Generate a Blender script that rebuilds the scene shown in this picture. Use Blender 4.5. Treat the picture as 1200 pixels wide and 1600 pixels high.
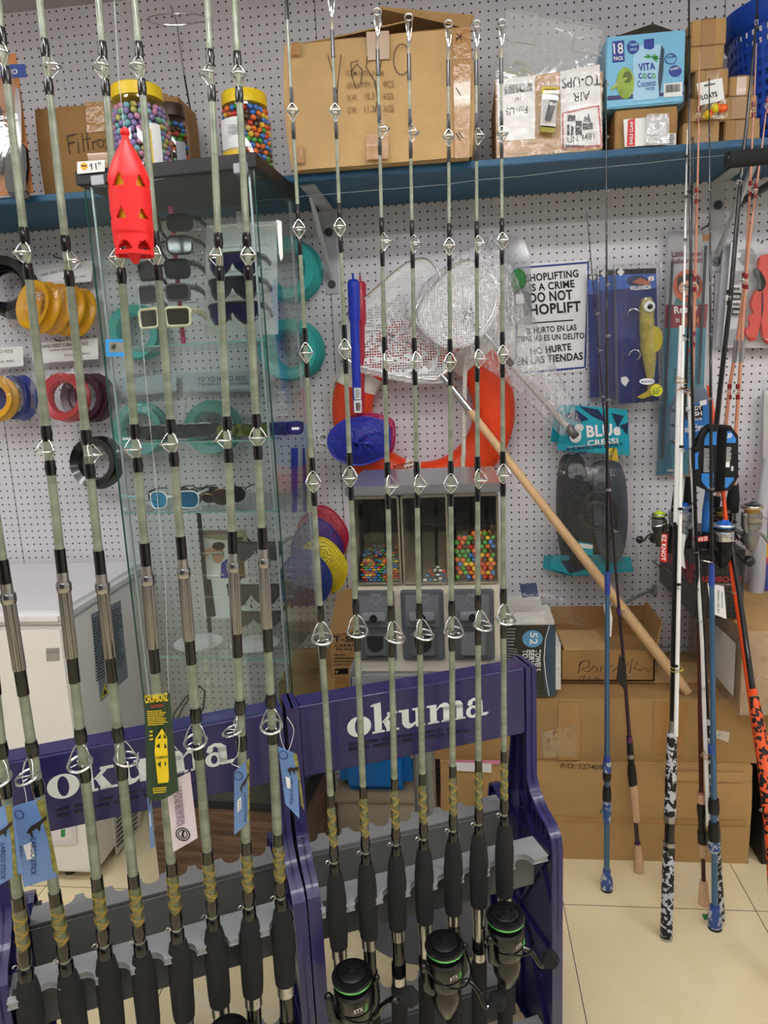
import bpy, bmesh, math, random
from mathutils import Vector, Matrix
random.seed(7)
PI = math.pi
for o in list(bpy.data.objects): bpy.data.objects.remove(o)
S = bpy.context.scene
COL = S.collection
# ------------------------------------------------ camera
V = Vector
FPX = 1109.0
_d = V((272, 5900, FPX)).normalized()
_f = V((118, -205, FPX)); _f = (_f - _d * _f.dot(_d)).normalized()
_r = _d.cross(_f)
if _r.x < 0: _r = -_r
EYE = V((0, 0, 1.5))
def todir(v): return V((v.dot(_r), v.dot(_f), -v.dot(_d)))
cd = bpy.data.cameras.new('camera'); cam = bpy.data.objects.new('camera', cd); COL.objects.link(cam)
cd.sensor_fit = 'VERTICAL'; cd.sensor_height = 24.0; cd.lens = FPX / 1600 * 24.0; cd.clip_start = 0.02
cx = todir(V((1, 0, 0))); cy = todir(V((0, -1, 0))); cz = todir(V((0, 0, -1)))
cam.matrix_world = Matrix(((cx.x, cy.x, cz.x, EYE.x), (cx.y, cy.y, cz.y, EYE.y), (cx.z, cy.z, cz.z, EYE.z), (0, 0, 0, 1)))
S.camera = cam
# ------------------------------------------------ world, light, exposure
S.view_settings.view_transform = 'Standard'; S.view_settings.look = 'None'
S.view_settings.exposure = 0.0; S.view_settings.gamma = 1.0; S.view_settings.use_curve_mapping = False
wd = bpy.data.worlds.new('world'); S.world = wd; wd.use_nodes = True
wd.node_tree.nodes['Background'].inputs[0].default_value = (0.9, 0.95, 1, 1)
wd.node_tree.nodes['Background'].inputs[1].default_value = 0.15
LAMP_W = 18.0
# ------------------------------------------------ pixel rays -> points of the place
def ray(px, py): return todir(V((px - 600, py - 800, FPX)))
def PY(px, py, Y):
    v = ray(px, py); return EYE + v * (Y / v.y)
def PZ(px, py, z):
    v = ray(px, py); return EYE + v * ((z - EYE.z) / v.z)
def PX(px, py, X):
    v = ray(px, py); return EYE + v * (X / v.x)
def PP(px, py, O, N):
    v = ray(px, py); return EYE + v * ((V(O) - EYE).dot(V(N)) / v.dot(V(N)))
def rect(x0, y0, x1, y1, Y):
    ym = (y0 + y1) / 2; xm = (x0 + x1) / 2
    return PY(x0, ym, Y).x, PY(x1, ym, Y).x, PY(xm, y1, Y).z, PY(xm, y0, Y).z
# ------------------------------------------------ materials
def lin(c):
    if isinstance(c, str):
        c = [int(c[i:i + 2], 16) / 255 for i in (0, 2, 4)]
    return tuple((x / 12.92 if x <= 0.04045 else ((x + 0.055) / 1.055) ** 2.4) for x in c) + (1,)
MATS = {}
def newmat(name):
    m = bpy.data.materials.new(name); m.use_nodes = True
    nt = m.node_tree; b = nt.nodes['Principled BSDF']; MATS[name] = m
    return m, nt, b
def N(nt, t, **kw):
    n = nt.nodes.new(t)
    for k, v in kw.items(): setattr(n, k, v)
    return n
def mat(name, col, rough=0.5, metal=0.0, coat=0.0, var=0.0, vscale=8.0, bump=0.0, bscale=60.0, emit=0.0, spec=0.5, stretch=None, sss=0):
    if name in MATS: return MATS[name]
    m, nt, b = newmat(name)
    c = lin(col)
    b.inputs['Base Color'].default_value = c
    b.inputs['Roughness'].default_value = rough
    b.inputs['Metallic'].default_value = metal
    b.inputs['Coat Weight'].default_value = coat
    b.inputs['Specular IOR Level'].default_value = spec
    if sss: b.inputs['Subsurface Weight'].default_value = sss; b.inputs['Subsurface Radius'].default_value = (.01, .01, .01)
    if emit:
        b.inputs['Emission Color'].default_value = c; b.inputs['Emission Strength'].default_value = emit
    if var or bump:
        tc = N(nt, 'ShaderNodeNewGeometry'); mp = N(nt, 'ShaderNodeMapping')
        nt.links.new(tc.outputs['Position'], mp.inputs[0])
        if stretch: mp.inputs['Scale'].default_value = stretch
    if var:
        no = N(nt, 'ShaderNodeTexNoise'); no.inputs['Scale'].default_value = vscale; no.inputs['Detail'].default_value = 5
        nt.links.new(mp.outputs[0], no.inputs['Vector'])
        rp = N(nt, 'ShaderNodeMapRange'); rp.inputs[1].default_value = .3; rp.inputs[2].default_value = .7
        rp.inputs[3].default_value = 1 - var; rp.inputs[4].default_value = 1 + var
        nt.links.new(no.outputs[0], rp.inputs[0])
        vm = N(nt, 'ShaderNodeVectorMath', operation='SCALE'); vm.inputs[0].default_value = c[:3]
        nt.links.new(rp.outputs[0], vm.inputs['Scale']); nt.links.new(vm.outputs[0], b.inputs['Base Color'])
    if bump:
        n2 = N(nt, 'ShaderNodeTexNoise'); n2.inputs['Scale'].default_value = bscale; n2.inputs['Detail'].default_value = 3
        nt.links.new(mp.outputs[0], n2.inputs['Vector'])
        bm = N(nt, 'ShaderNodeBump'); bm.inputs['Strength'].default_value = bump; bm.inputs['Distance'].default_value = .01
        nt.links.new(n2.outputs[0], bm.inputs['Height']); nt.links.new(bm.outputs[0], b.inputs['Normal'])
    return m
def clear(name, tint=(1, 1, 1), gloss=0.12, rough=0.03, bump=0.0, bscale=30.0, haze=0.0, hazecol=(.9, .9, .9), fres=1.45, crinkle=None):
    """thin see-through sheet: transparent + fresnel gloss (+ milky haze)"""
    if name in MATS: return MATS[name]
    m = bpy.data.materials.new(name); m.use_nodes = True; MATS[name] = m
    nt = m.node_tree; nt.nodes.clear()
    out = N(nt, 'ShaderNodeOutputMaterial'); tr = N(nt, 'ShaderNodeBsdfTransparent'); gl = N(nt, 'ShaderNodeBsdfGlossy')
    tr.inputs[0].default_value = tuple(tint) + (1,); gl.inputs['Roughness'].default_value = rough
    gl.inputs[0].default_value = (1, 1, 1, 1)
    lw_ = N(nt, 'ShaderNodeLayerWeight'); lw_.inputs[0].default_value = .5
    pw = N(nt, 'ShaderNodeMath', operation='POWER'); pw.inputs[1].default_value = 5; nt.links.new(lw_.outputs['Facing'], pw.inputs[0])
    fr = N(nt, 'ShaderNodeMath', operation='MULTIPLY_ADD'); fr.inputs[1].default_value = .6; fr.inputs[2].default_value = ((fres - 1) / (fres + 1)) ** 2
    nt.links.new(pw.outputs[0], fr.inputs[0])
    ad = N(nt, 'ShaderNodeMath', operation='ADD'); ad.inputs[1].default_value = gloss; ad.use_clamp = True
    nt.links.new(fr.outputs[0], ad.inputs[0])
    mx = N(nt, 'ShaderNodeMixShader'); nt.links.new(ad.outputs[0], mx.inputs[0])
    nt.links.new(tr.outputs[0], mx.inputs[1]); nt.links.new(gl.outputs[0], mx.inputs[2])
    last = mx
    if bump:
        tc = N(nt, 'ShaderNodeNewGeometry'); no = N(nt, 'ShaderNodeTexNoise'); no.inputs['Scale'].default_value = bscale
        no.inputs['Detail'].default_value = 3; no.inputs['Distortion'].default_value = 1.0
        nt.links.new(tc.outputs['Position'], no.inputs['Vector'])
        bp = N(nt, 'ShaderNodeBump'); bp.inputs['Strength'].default_value = bump; bp.inputs['Distance'].default_value = .02
        nt.links.new(no.outputs[0], bp.inputs['Height']); nt.links.new(bp.outputs[0], gl.inputs['Normal']); nt.links.new(bp.outputs[0], lw_.inputs['Normal'])
    if haze:
        df = N(nt, 'ShaderNodeBsdfDiffuse'); df.inputs[0].default_value = tuple(hazecol) + (1,)
        m2 = N(nt, 'ShaderNodeMixShader'); m2.inputs[0].default_value = haze
        nt.links.new(mx.outputs[0], m2.inputs[1]); nt.links.new(df.outputs[0], m2.inputs[2]); last = m2
        if crinkle:
            g3 = N(nt, 'ShaderNodeNewGeometry'); mp3 = N(nt, 'ShaderNodeMapping'); mp3.inputs['Rotation'].default_value = (0, -.75, 0); mp3.inputs['Scale'].default_value = crinkle
            n3 = N(nt, 'ShaderNodeTexNoise'); n3.inputs['Scale'].default_value = 1; n3.inputs['Detail'].default_value = 4; n3.inputs['Distortion'].default_value = .8
            r3 = N(nt, 'ShaderNodeMapRange'); r3.inputs[1].default_value = .5; r3.inputs[2].default_value = .68; r3.inputs[3].default_value = haze * .25; r3.inputs[4].default_value = haze * 2.6
            nt.links.new(g3.outputs['Position'], mp3.inputs[0]); nt.links.new(mp3.outputs[0], n3.inputs['Vector']); nt.links.new(n3.outputs[0], r3.inputs[0]); nt.links.new(r3.outputs[0], m2.inputs[0])
    nt.links.new(last.outputs[0], out.inputs[0])
    return m
def netmat(name, col, cell=0.004, fill=0.35, holes='hex'):
    """knotted netting: opaque threads, open cells"""
    m = bpy.data.materials.new(name); m.use_nodes = True; MATS[name] = m
    nt = m.node_tree; nt.nodes.clear()
    out = N(nt, 'ShaderNodeOutputMaterial'); tr = N(nt, 'ShaderNodeBsdfTransparent'); df = N(nt, 'ShaderNodeBsdfPrincipled')
    df.inputs['Base Color'].default_value = lin(col); df.inputs['Roughness'].default_value = .5
    tc = N(nt, 'ShaderNodeNewGeometry'); vo = N(nt, 'ShaderNodeTexVoronoi', feature='DISTANCE_TO_EDGE')
    vo.inputs['Scale'].default_value = 1 / cell; vo.inputs['Randomness'].default_value = 0.25
    nt.links.new(tc.outputs['Position'], vo.inputs['Vector'])
    lt = N(nt, 'ShaderNodeMath', operation='LESS_THAN'); lt.inputs[1].default_value = fill * 0.5
    nt.links.new(vo.outputs['Distance'], lt.inputs[0])
    mx = N(nt, 'ShaderNodeMixShader'); nt.links.new(lt.outputs[0], mx.inputs[0])
    nt.links.new(tr.outputs[0], mx.inputs[1]); nt.links.new(df.outputs[0], mx.inputs[2]); nt.links.new(mx.outputs[0], out.inputs[0])
    return m
# ------------------------------------------------ mesh builder
def frame_axes(axis):
    a = V(axis).normalized()
    t = V((0, 0, 1)) if abs(a.z) < .9 else V((1, 0, 0))
    x = t.cross(a).normalized(); y = a.cross(x)
    return x, y, a
class MB:
    def __init__(s): s.bm = bmesh.new()
    def face(s, pts):
        try: s.bm.faces.new([s.bm.verts.new(V(p)) for p in pts])
        except ValueError: pass
        return s
    def hexa(s, p):   # 8 corners: bottom 4 (ccw), top 4
        v = [s.bm.verts.new(V(q)) for q in p]
        for f in ((3, 2, 1, 0), (4, 5, 6, 7), (0, 1, 5, 4), (1, 2, 6, 5), (2, 3, 7, 6), (3, 0, 4, 7)):
            s.bm.faces.new([v[i] for i in f])
        return s
    def obox(s, O, R, D, U):
        O, R, D, U = V(O), V(R), V(D), V(U)
        return s.hexa((O, O + R, O + R + D, O + D, O + U, O + R + U, O + R + D + U, O + D + U))
    def bx(s, x0, x1, y0, y1, z0, z1): return s.obox((x0, y0, z0), (x1 - x0, 0, 0), (0, y1 - y0, 0), (0, 0, z1 - z0))
    def ring(s, c, x, y, r, n): return [s.bm.verts.new(c + x * (math.cos(2 * PI * i / n) * r) + y * (math.sin(2 * PI * i / n) * r)) for i in range(n)]
    def bridge(s, a, b):
        n = len(a)
        for i in range(n): s.bm.faces.new((a[i], a[(i + 1) % n], b[(i + 1) % n], b[i]))
    def tube(s, pts, r, n=10, cap=True, closed=False, flat=1.0, flatdir=None):
        pts = [V(p) for p in pts]; m = len(pts)
        rs = r if isinstance(r, (list, tuple)) else [r] * m
        rings = []; px = None
        for i, p in enumerate(pts):
            a = pts[(i + 1) % m] if (closed or i < m - 1) else pts[i]
            b = pts[(i - 1) % m] if (closed or i > 0) else pts[i]
            t = (a - b)
            if t.length < 1e-9: t = V((0, 0, 1))
            t.normalize()
            if px is None:
                x, y, _ = frame_axes(t)
                if flatdir is not None:
                    y = V(flatdir) - t * V(flatdir).dot(t); y.normalize(); x = y.cross(t)
            else:
                x = px - t * px.dot(t)
                if x.length < 1e-6: x = frame_axes(t)[0]
                x.normalize(); y = t.cross(x)
            px = x
            rings.append([s.bm.verts.new(p + x * (math.cos(2 * PI * k / n) * rs[i]) + y * (math.sin(2 * PI * k / n) * rs[i] * flat)) for k in range(n)])
        for i in range(m - 1): s.bridge(rings[i], rings[i + 1])
        if closed: s.bridge(rings[-1], rings[0])
        elif cap:
            s.bm.faces.new(rings[0][::-1]); s.bm.faces.new(rings[-1])
        return s
    def cyl(s, a, b, r0, r1=None, n=16): return s.tube([a, b], [r0, r1 if r1 is not None else r0], n)
    def lathe(s, prof, O, axis=(0, 0, 1), n=24, cap=True, a0=0, a1=2 * PI):
        x, y, z = frame_axes(axis); O = V(O); full = abs(a1 - a0 - 2 * PI) < 1e-6
        rings = []
        for r, h in prof:
            k = n if full else n + 1
            rings.append([s.bm.verts.new(O + z * h + x * (math.cos(a0 + (a1 - a0) * i / n) * r) + y * (math.sin(a0 + (a1 - a0) * i / n) * r)) for i in range(k)])
        for a, b in zip(rings[:-1], rings[1:]):
            m = len(a)
            for i in range(m if full else m - 1): s.bm.faces.new((a[i], a[(i + 1) % m], b[(i + 1) % m], b[i]))
        if cap and full:
            if prof[0][0] > 1e-6: s.bm.faces.new(rings[0][::-1])
            if prof[-1][0] > 1e-6: s.bm.faces.new(rings[-1])
        return s
    def sph(s, c, r, sc=(1, 1, 1), seg=12, M=None):
        mm = Matrix.Translation(V(c)) @ (M if M else Matrix()) @ Matrix.Diagonal((sc[0] * r, sc[1] * r, sc[2] * r, 1))
        bmesh.ops.create_uvsphere(s.bm, u_segments=seg, v_segments=max(6, seg * 2 // 3), radius=1, matrix=mm); return s
    def torus(s, c, axis, R, r, n=28, m=10, a0=0, a1=2 * PI, flat=1.0):
        x, y, z = frame_axes(axis); c = V(c); full = abs(a1 - a0 - 2 * PI) < 1e-6
        k = n if full else n + 1
        return s.tube([c + x * (math.cos(a0 + (a1 - a0) * i / n) * R) + y * (math.sin(a0 + (a1 - a0) * i / n) * R) for i in range(k)], r, m, closed=full, flat=flat)
    def prism(s, pts, D):
        D = V(D); a = [s.bm.verts.new(V(p)) for p in pts]; b = [s.bm.verts.new(V(p) + D) for p in pts]
        s.bm.faces.new(a); s.bm.faces.new(b[::-1]); s.bridge(a, b); return s
    def grid(s, fn, nu, nv, thick=None):
        g = [[s.bm.verts.new(V(fn(i / nu, j / nv))) for j in range(nv + 1)] for i in range(nu + 1)]
        for i in range(nu):
            for j in range(nv): s.bm.faces.new((g[i][j], g[i + 1][j], g[i + 1][j + 1], g[i][j + 1]))
        return s
    def solid(s, t):
        bmesh.ops.recalc_face_normals(s.bm, faces=s.bm.faces)
        bmesh.ops.solidify(s.bm, geom=s.bm.faces[:], thickness=t); return s
    def bevel(s, w, seg=2):
        bmesh.ops.remove_doubles(s.bm, verts=s.bm.verts, dist=1e-6)
        es = [e for e in s.bm.edges if len(e.link_faces) == 2 and e.calc_face_angle(0) > .6]
        bmesh.ops.bevel(s.bm, geom=es, offset=w, segments=seg, affect='EDGES', clamp_overlap=True); return s
WM = {}
def tag(o, label=None, cat=None, group=None, kind=None):
    if label: o['label'] = label
    if cat: o['category'] = cat
    if group: o['group'] = group
    if kind: o['kind'] = kind
    return o
def thing(name, label, cat, loc=(0, 0, 0), group=None, rot=None):
    o = bpy.data.objects.new(name, None); COL.objects.link(o); o.empty_display_size = .05
    M = Matrix.Translation(V(loc)) @ (rot.to_4x4() if rot else Matrix())
    o.matrix_world = M; WM[o] = M
    return tag(o, label, cat, group)
def build(mb, name, m, parent=None, sharp=0.6, label=None, cat=None, group=None, kind=None, raw=False):
    bm = mb.bm if isinstance(mb, MB) else mb
    bmesh.ops.recalc_face_normals(bm, faces=bm.faces)
    for f in bm.faces: f.smooth = True
    for e in bm.edges:
        if len(e.link_faces) == 2 and e.calc_face_angle(0) > sharp: e.smooth = False
    me = bpy.data.meshes.new(name); bm.to_mesh(me); bm.free()
    return place_mesh(me, name, m, parent, label, cat, group, kind, raw)
def place_mesh(me, name, m, parent, label=None, cat=None, group=None, kind=None, raw=False):
    for mm in (m if isinstance(m, (list, tuple)) else [m]): me.materials.append(mm)
    o = bpy.data.objects.new(name, me); COL.objects.link(o)
    if parent is not None:
        P = WM[parent]
        me.transform(P.inverted()); o.parent = parent; WM[o] = P
    elif not raw:
        xs = [v.co for v in me.vertices]
        c = V(((min(v.x for v in xs) + max(v.x for v in xs)) / 2, (min(v.y for v in xs) + max(v.y for v in xs)) / 2, min(v.z for v in xs)))
        me.transform(Matrix.Translation(-c)); o.location = c; WM[o] = Matrix.Translation(c)
    else: WM[o] = Matrix()
    return tag(o, label, cat, group, kind)
def dup(root, M, label=None, group=None):
    r = root.copy(); COL.objects.link(r); r.matrix_world = M; WM[r] = M
    if label: r['label'] = label
    if group: r['group'] = group
    def rec(src, dst):
        for ch in list(src.children):
            c = ch.copy(); COL.objects.link(c); c.parent = dst; rec(ch, c)
    rec(root, r)
    return r
# ------------------------------------------------ writing
def text_mesh(s, bold=0.012):
    cu = bpy.data.curves.new('t', 'FONT'); cu.body = s; cu.offset = bold; cu.resolution_u = 3; cu.space_character = 1.0 + bold * 2
    o = bpy.data.objects.new('t', cu); COL.objects.link(o)
    dg = bpy.context.evaluated_depsgraph_get(); dg.update()
    me = bpy.data.meshes.new_from_object(o.evaluated_get(dg))
    bpy.data.objects.remove(o); bpy.data.curves.remove(cu)
    return me
def txt(s, BL, BR, TL, m, parent, bold=0.012, name='lettering', lift=.0004, nrm=None):
    BL, BR, TL = V(BL), V(BR), V(TL)
    me = text_mesh(s, bold)
    if not me.vertices: return None
    xs = [v.co.x for v in me.vertices]; ys = [v.co.y for v in me.vertices]
    x0, x1, y0, y1 = min(xs), max(xs), min(ys), max(ys)
    R, U = BR - BL, TL - BL; n = R.cross(U).normalized()
    if n.dot(EYE - BL) < 0: n = -n
    for v in me.vertices:
        v.co = BL + R * ((v.co.x - x0) / (x1 - x0)) + U * ((v.co.y - y0) / max(1e-6, y1 - y0)) + n * lift
    return place_mesh(me, name, m, parent)
class Face:
    """a flat face of something in the room: pixel positions on it, and things printed on it"""
    def __init__(s, O, Nn): s.O = V(O); s.N = V(Nn).normalized(); s.N = s.N if s.N.dot(EYE - s.O) > 0 else -s.N
    def p(s, x, y, lift=0): return PP(x, y, s.O, s.N) + s.N * lift
    def txt(s, t, bl, br, tl, m, parent, bold=.012, name='lettering', lift=.0006): return txt(t, s.p(*bl), s.p(*br), s.p(*tl), m, parent, bold, name, lift)
    def line(s, t, x0, y0, x1, y1, h, m, parent, bold=.012, lift=.0006, name='lettering'):
        """baseline from (x0,y0) to (x1,y1), letters h pixels high"""
        L = math.hypot(x1 - x0, y1 - y0); nx, ny = (y1 - y0) / L, -(x1 - x0) / L
        return s.txt(t, (x0, y0), (x1, y1), (x0 + nx * h, y0 + ny * h), m, parent, bold, name, lift)
    def poly(s, pts, m, parent, t=.0008, name='panel', lift=0.0):
        mb = MB(); mb.prism([s.p(*q, lift) for q in pts], s.N * t); return build(mb, name, m, parent)
    def strokes(s, lines, w, m, parent, name='handwriting', lift=.0004):
        mb = MB()
        for L in lines: mb.tube([s.p(x, y, lift) for x, y in L], w, 5, flat=.3, flatdir=s.N)
        return build(mb, name, m, parent)
def barcode(fc, BLp, BRp, TLp, m, parent, n=26, seed=1):
    rnd = random.Random(seed); mb = MB(); BL, BR, TL = fc.p(*BLp, .0007), fc.p(*BRp, .0007), fc.p(*TLp, .0007)
    R, U = BR - BL, TL - BL; x = 0
    while x < 1:
        w = rnd.choice((.012, .02, .03)); 
        if x + w > 1: break
        mb.prism([BL + R * x, BL + R * (x + w), BL + R * (x + w) + U, BL + R * x + U], fc.N * .0002); x += w + rnd.choice((.012, .02, .028))
    return build(mb, 'barcode', m, parent)
def smalltext(fc, BLp, BRp, TLp, m, parent, rows=5, seed=1, name='fine_print'):
    """rows of fine print too small to read, as broken dashes"""
    rnd = random.Random(seed); mb = MB(); BL, BR, TL = fc.p(*BLp, .0007), fc.p(*BRp, .0007), fc.p(*TLp, .0007)
    R, U = BR - BL, TL - BL
    for i in range(rows):
        y0 = (i + .25) / rows; y1 = (i + .7) / rows; x = 0; end = rnd.uniform(.75, 1)
        while x < end:
            w = min(rnd.uniform(.03, .14), end - x)
            mb.prism([BL + R * x + U * y0, BL + R * (x + w) + U * y0, BL + R * (x + w) + U * y1, BL + R * x + U * y1], fc.N * .0002); x += w + .025
    return build(mb, name, m, parent)
# shared materials
M_black = mat('black_ink', '101010', .6)
M_white = mat('white_paper', 'f2f2f2', .55)
M_chrome = mat('chrome', 'e8e8ea', .12, 1)
M_blackpl = mat('black_plastic', '17171a', .35)
M_foam = mat('black_foam', '1d1d1f', .9, bump=.3, bscale=900)
M_glossblack = mat('gloss_black', '0a0a0c', .15, coat=.6)
M_card = mat('cardboard', 'b8925f', .8, var=.10, vscale=14, bump=.15, bscale=25)
M_card2 = mat('cardboard_pale', 'c9a673', .8, var=.08, vscale=14, bump=.12, bscale=25)
M_card3 = mat('cardboard_brown', 'a98350', .8, var=.08, vscale=10, bump=.12, bscale=25)
M_cardin = mat('cardboard_inside', '9a7446', .9, var=.08)
M_tape = mat('brown_packing_tape', 'b0834c', .18, coat=.5, bump=.25, bscale=40)
M_cleartape = clear('clear_tape', (.97, .93, .85), .10, .1, bump=.2, bscale=60, haze=.08)
M_bag = clear('clear_bag', (.97, .97, .97), .012, .08, bump=.35, bscale=28, haze=.015)
M_blister = clear('blister_plastic', (.97, .97, .97), .04, .06, bump=.06, bscale=12, haze=.03)
M_glass = clear('cabinet_glass', (.935, .970, .962), .0, .01, haze=.004, hazecol=(.7, .8, .8), fres=1.45)
M_glassedge = mat('glass_edge_green', '1d4a42', .1, coat=.5)
M_blue_ink = mat('blue_ink', '1c3f8f', .5)
M_red = mat('red_plastic', 'd01818', .35)
M_steel = mat('brushed_steel', 'b9b9bb', .28, 1)
# ================================================ the room
WY = 2.42; CEIL = 2.715
def wallmat():
    m, nt, b = newmat('white_pegboard'); g = N(nt, 'ShaderNodeNewGeometry'); sp = N(nt, 'ShaderNodeSeparateXYZ')
    nt.links.new(g.outputs['Position'], sp.inputs[0])
    def math_(op, a, bb=None, c=None):
        n = N(nt, 'ShaderNodeMath', operation=op)
        for i, x in enumerate((a, bb, c)):
            if x is None: continue
            if isinstance(x, (int, float)): n.inputs[i].default_value = x
            else: nt.links.new(x, n.inputs[i])
        return n.outputs[0]
    ph = PY(992, 725.6, WY); pitch = .0254
    def cell(o, ref):
        q = math_('ADD', o, 100 * pitch - ref + pitch / 2); q = math_('MODULO', q, pitch); return math_('SUBTRACT', q, pitch / 2)
    u = cell(sp.outputs['X'], ph.x); v = cell(sp.outputs['Z'], ph.z)
    r2 = math_('ADD', math_('MULTIPLY', u, u), math_('MULTIPLY', v, v))
    hole = math_('LESS_THAN', r2, .0031 ** 2)
    sx = math_('SUBTRACT', math_('MODULO', math_('ADD', sp.outputs['X'], .4167 + 12.2 + .61), 1.22), .61)
    seam = math_('LESS_THAN', math_('ABSOLUTE', sx), .0011)
    hz = math_('LESS_THAN', math_('ABSOLUTE', math_('SUBTRACT', sp.outputs['Z'], PY(1100, 1011, WY).z)), .001)
    anyh = math_('MAXIMUM', math_('MAXIMUM', hole, seam), hz)
    no = N(nt, 'ShaderNodeTexNoise'); no.inputs['Scale'].default_value = 3; no.inputs['Detail'].default_value = 6
    nt.links.new(g.outputs['Position'], no.inputs['Vector'])
    cr = N(nt, 'ShaderNodeValToRGB'); cr.color_ramp.elements[0].position = .3; cr.color_ramp.elements[1].position = .7
    cr.color_ramp.elements[0].color = lin('d6d3da'); cr.color_ramp.elements[1].color = lin('e2dfe4')
    nt.links.new(no.outputs[0], cr.inputs[0])
    mx = N(nt, 'ShaderNodeMixRGB'); nt.links.new(anyh, mx.inputs[0]); nt.links.new(cr.outputs[0], mx.inputs[1]); mx.inputs[2].default_value = lin('26231f')
    nt.links.new(mx.outputs[0], b.inputs['Base Color']); b.inputs['Roughness'].default_value = .45
    bp = N(nt, 'ShaderNodeBump'); bp.invert = True; bp.inputs['Strength'].default_value = .8; bp.inputs['Distance'].default_value = .003
    nt.links.new(anyh, bp.inputs['Height']); nt.links.new(bp.outputs[0], b.inputs['Normal'])
    return m
def floormat():
    m, nt, b = newmat('cream_floor_tile'); g = N(nt, 'ShaderNodeNewGeometry'); sp = N(nt, 'ShaderNodeSeparateXYZ')
    nt.links.new(g.outputs['Position'], sp.inputs[0]); T = .5243
    outs = []
    for ax, ref in (('X', .2578), ('Y', 1.8250)):
        a = N(nt, 'ShaderNodeMath', operation='ADD'); a.inputs[1].default_value = 20 * T - ref + T / 2; nt.links.new(sp.outputs[ax], a.inputs[0])
        q = N(nt, 'ShaderNodeMath', operation='MODULO'); q.inputs[1].default_value = T; nt.links.new(a.outputs[0], q.inputs[0])
        s_ = N(nt, 'ShaderNodeMath', operation='SUBTRACT'); s_.inputs[1].default_value = T / 2; nt.links.new(q.outputs[0], s_.inputs[0])
        ab = N(nt, 'ShaderNodeMath', operation='ABSOLUTE'); nt.links.new(s_.outputs[0], ab.inputs[0])
        l = N(nt, 'ShaderNodeMath', operation='LESS_THAN'); l.inputs[1].default_value = .0011; nt.links.new(ab.outputs[0], l.inputs[0]); outs.append(l)
    mxm = N(nt, 'ShaderNodeMath', operation='MAXIMUM'); nt.links.new(outs[0].outputs[0], mxm.inputs[0]); nt.links.new(outs[1].outputs[0], mxm.inputs[1])
    no = N(nt, 'ShaderNodeTexNoise'); no.inputs['Scale'].default_value = 2.5; no.inputs['Detail'].default_value = 8; no.inputs['Distortion'].default_value = 1.5
    nt.links.new(g.outputs['Position'], no.inputs['Vector'])
    cr = N(nt, 'ShaderNodeValToRGB'); e = cr.color_ramp.elements
    e[0].position = .35; e[1].position = .62; e[0].color = lin('ecdcb2'); e[1].color = lin('f0e2bb')
    e2 = cr.color_ramp.elements.new(.66); e2.color = lin('f3ebd6'); e3 = cr.color_ramp.elements.new(.70); e3.color = lin('efe0b8')
    nt.links.new(no.outputs[0], cr.inputs[0])
    mx = N(nt, 'ShaderNodeMixRGB'); nt.links.new(mxm.outputs[0], mx.inputs[0]); nt.links.new(cr.outputs[0], mx.inputs[1]); mx.inputs[2].default_value = lin('4c443a')
    nt.links.new(mx.outputs[0], b.inputs['Base Color']); b.inputs['Roughness'].default_value = .16; b.inputs['Specular IOR Level'].default_value = .5
    return m
M_wall = mat('painted_wall', 'd8d5d6', .6)
build(MB().bx(-3.2, 2.6, WY, WY + .08, 0, CEIL), 'wall_back', wallmat(), kind='structure')
build(MB().bx(-3.2, 2.6, -3.5, WY + .08, -.08, 0), 'floor', floormat(), kind='structure')
build(MB().bx(-3.2, 2.6, -3.5, WY + .08, CEIL, CEIL + .08), 'ceiling', mat('ceiling_paint', 'c9c6c6', .7), kind='structure')
build(MB().bx(-3.28, -3.2, -3.5, WY, 0, CEIL), 'wall_left', M_wall, kind='structure')
build(MB().bx(2.6, 2.68, -3.5, WY, 0, CEIL), 'wall_right', M_wall, kind='structure')
build(MB().bx(-3.28, 2.68, -3.58, -3.5, 0, CEIL), 'wall_front', mat('dark_shop_wall', '55555a', .6), kind='structure')
# ceiling light fixtures, in rows above the aisle
M_lit = mat('lit_diffuser', 'ffffff', .5, emit=LAMP_W)
def ceiling_light(x0, x1, y, lab):
    t = thing('ceiling_light', lab, 'ceiling light', ((x0 + x1) / 2, y, CEIL), 'ceiling lights over the aisle')
    build(MB().bx(x0 - .03, x1 + .03, y - .11, y + .11, CEIL - .04, CEIL), 'housing', mat('light_housing', 'dddddd', .5), t)
    build(MB().bx(x0, x1, y - .085, y - .015, CEIL - .065, CEIL - .03), 'diffuser', M_lit, t)
    build(MB().bx(x0, x1, y + .015, y + .085, CEIL - .065, CEIL - .03), 'diffuser', M_lit, t)
LT = 'long white twin-tube light fixed to the ceiling over the aisle, out of the picture'
for (a, b_, y) in ((-2.3, -1.1, .75), (-.6, .6, .75), (1.1, 2.3, .75), (-2.3, -1.1, -.3), (-.6, .6, -.3), (1.1, 2.3, -.3), (-1.4, -.2, -2.5), (.6, 1.8, -2.5)):
    ceiling_light(a, b_, y, LT)
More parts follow.
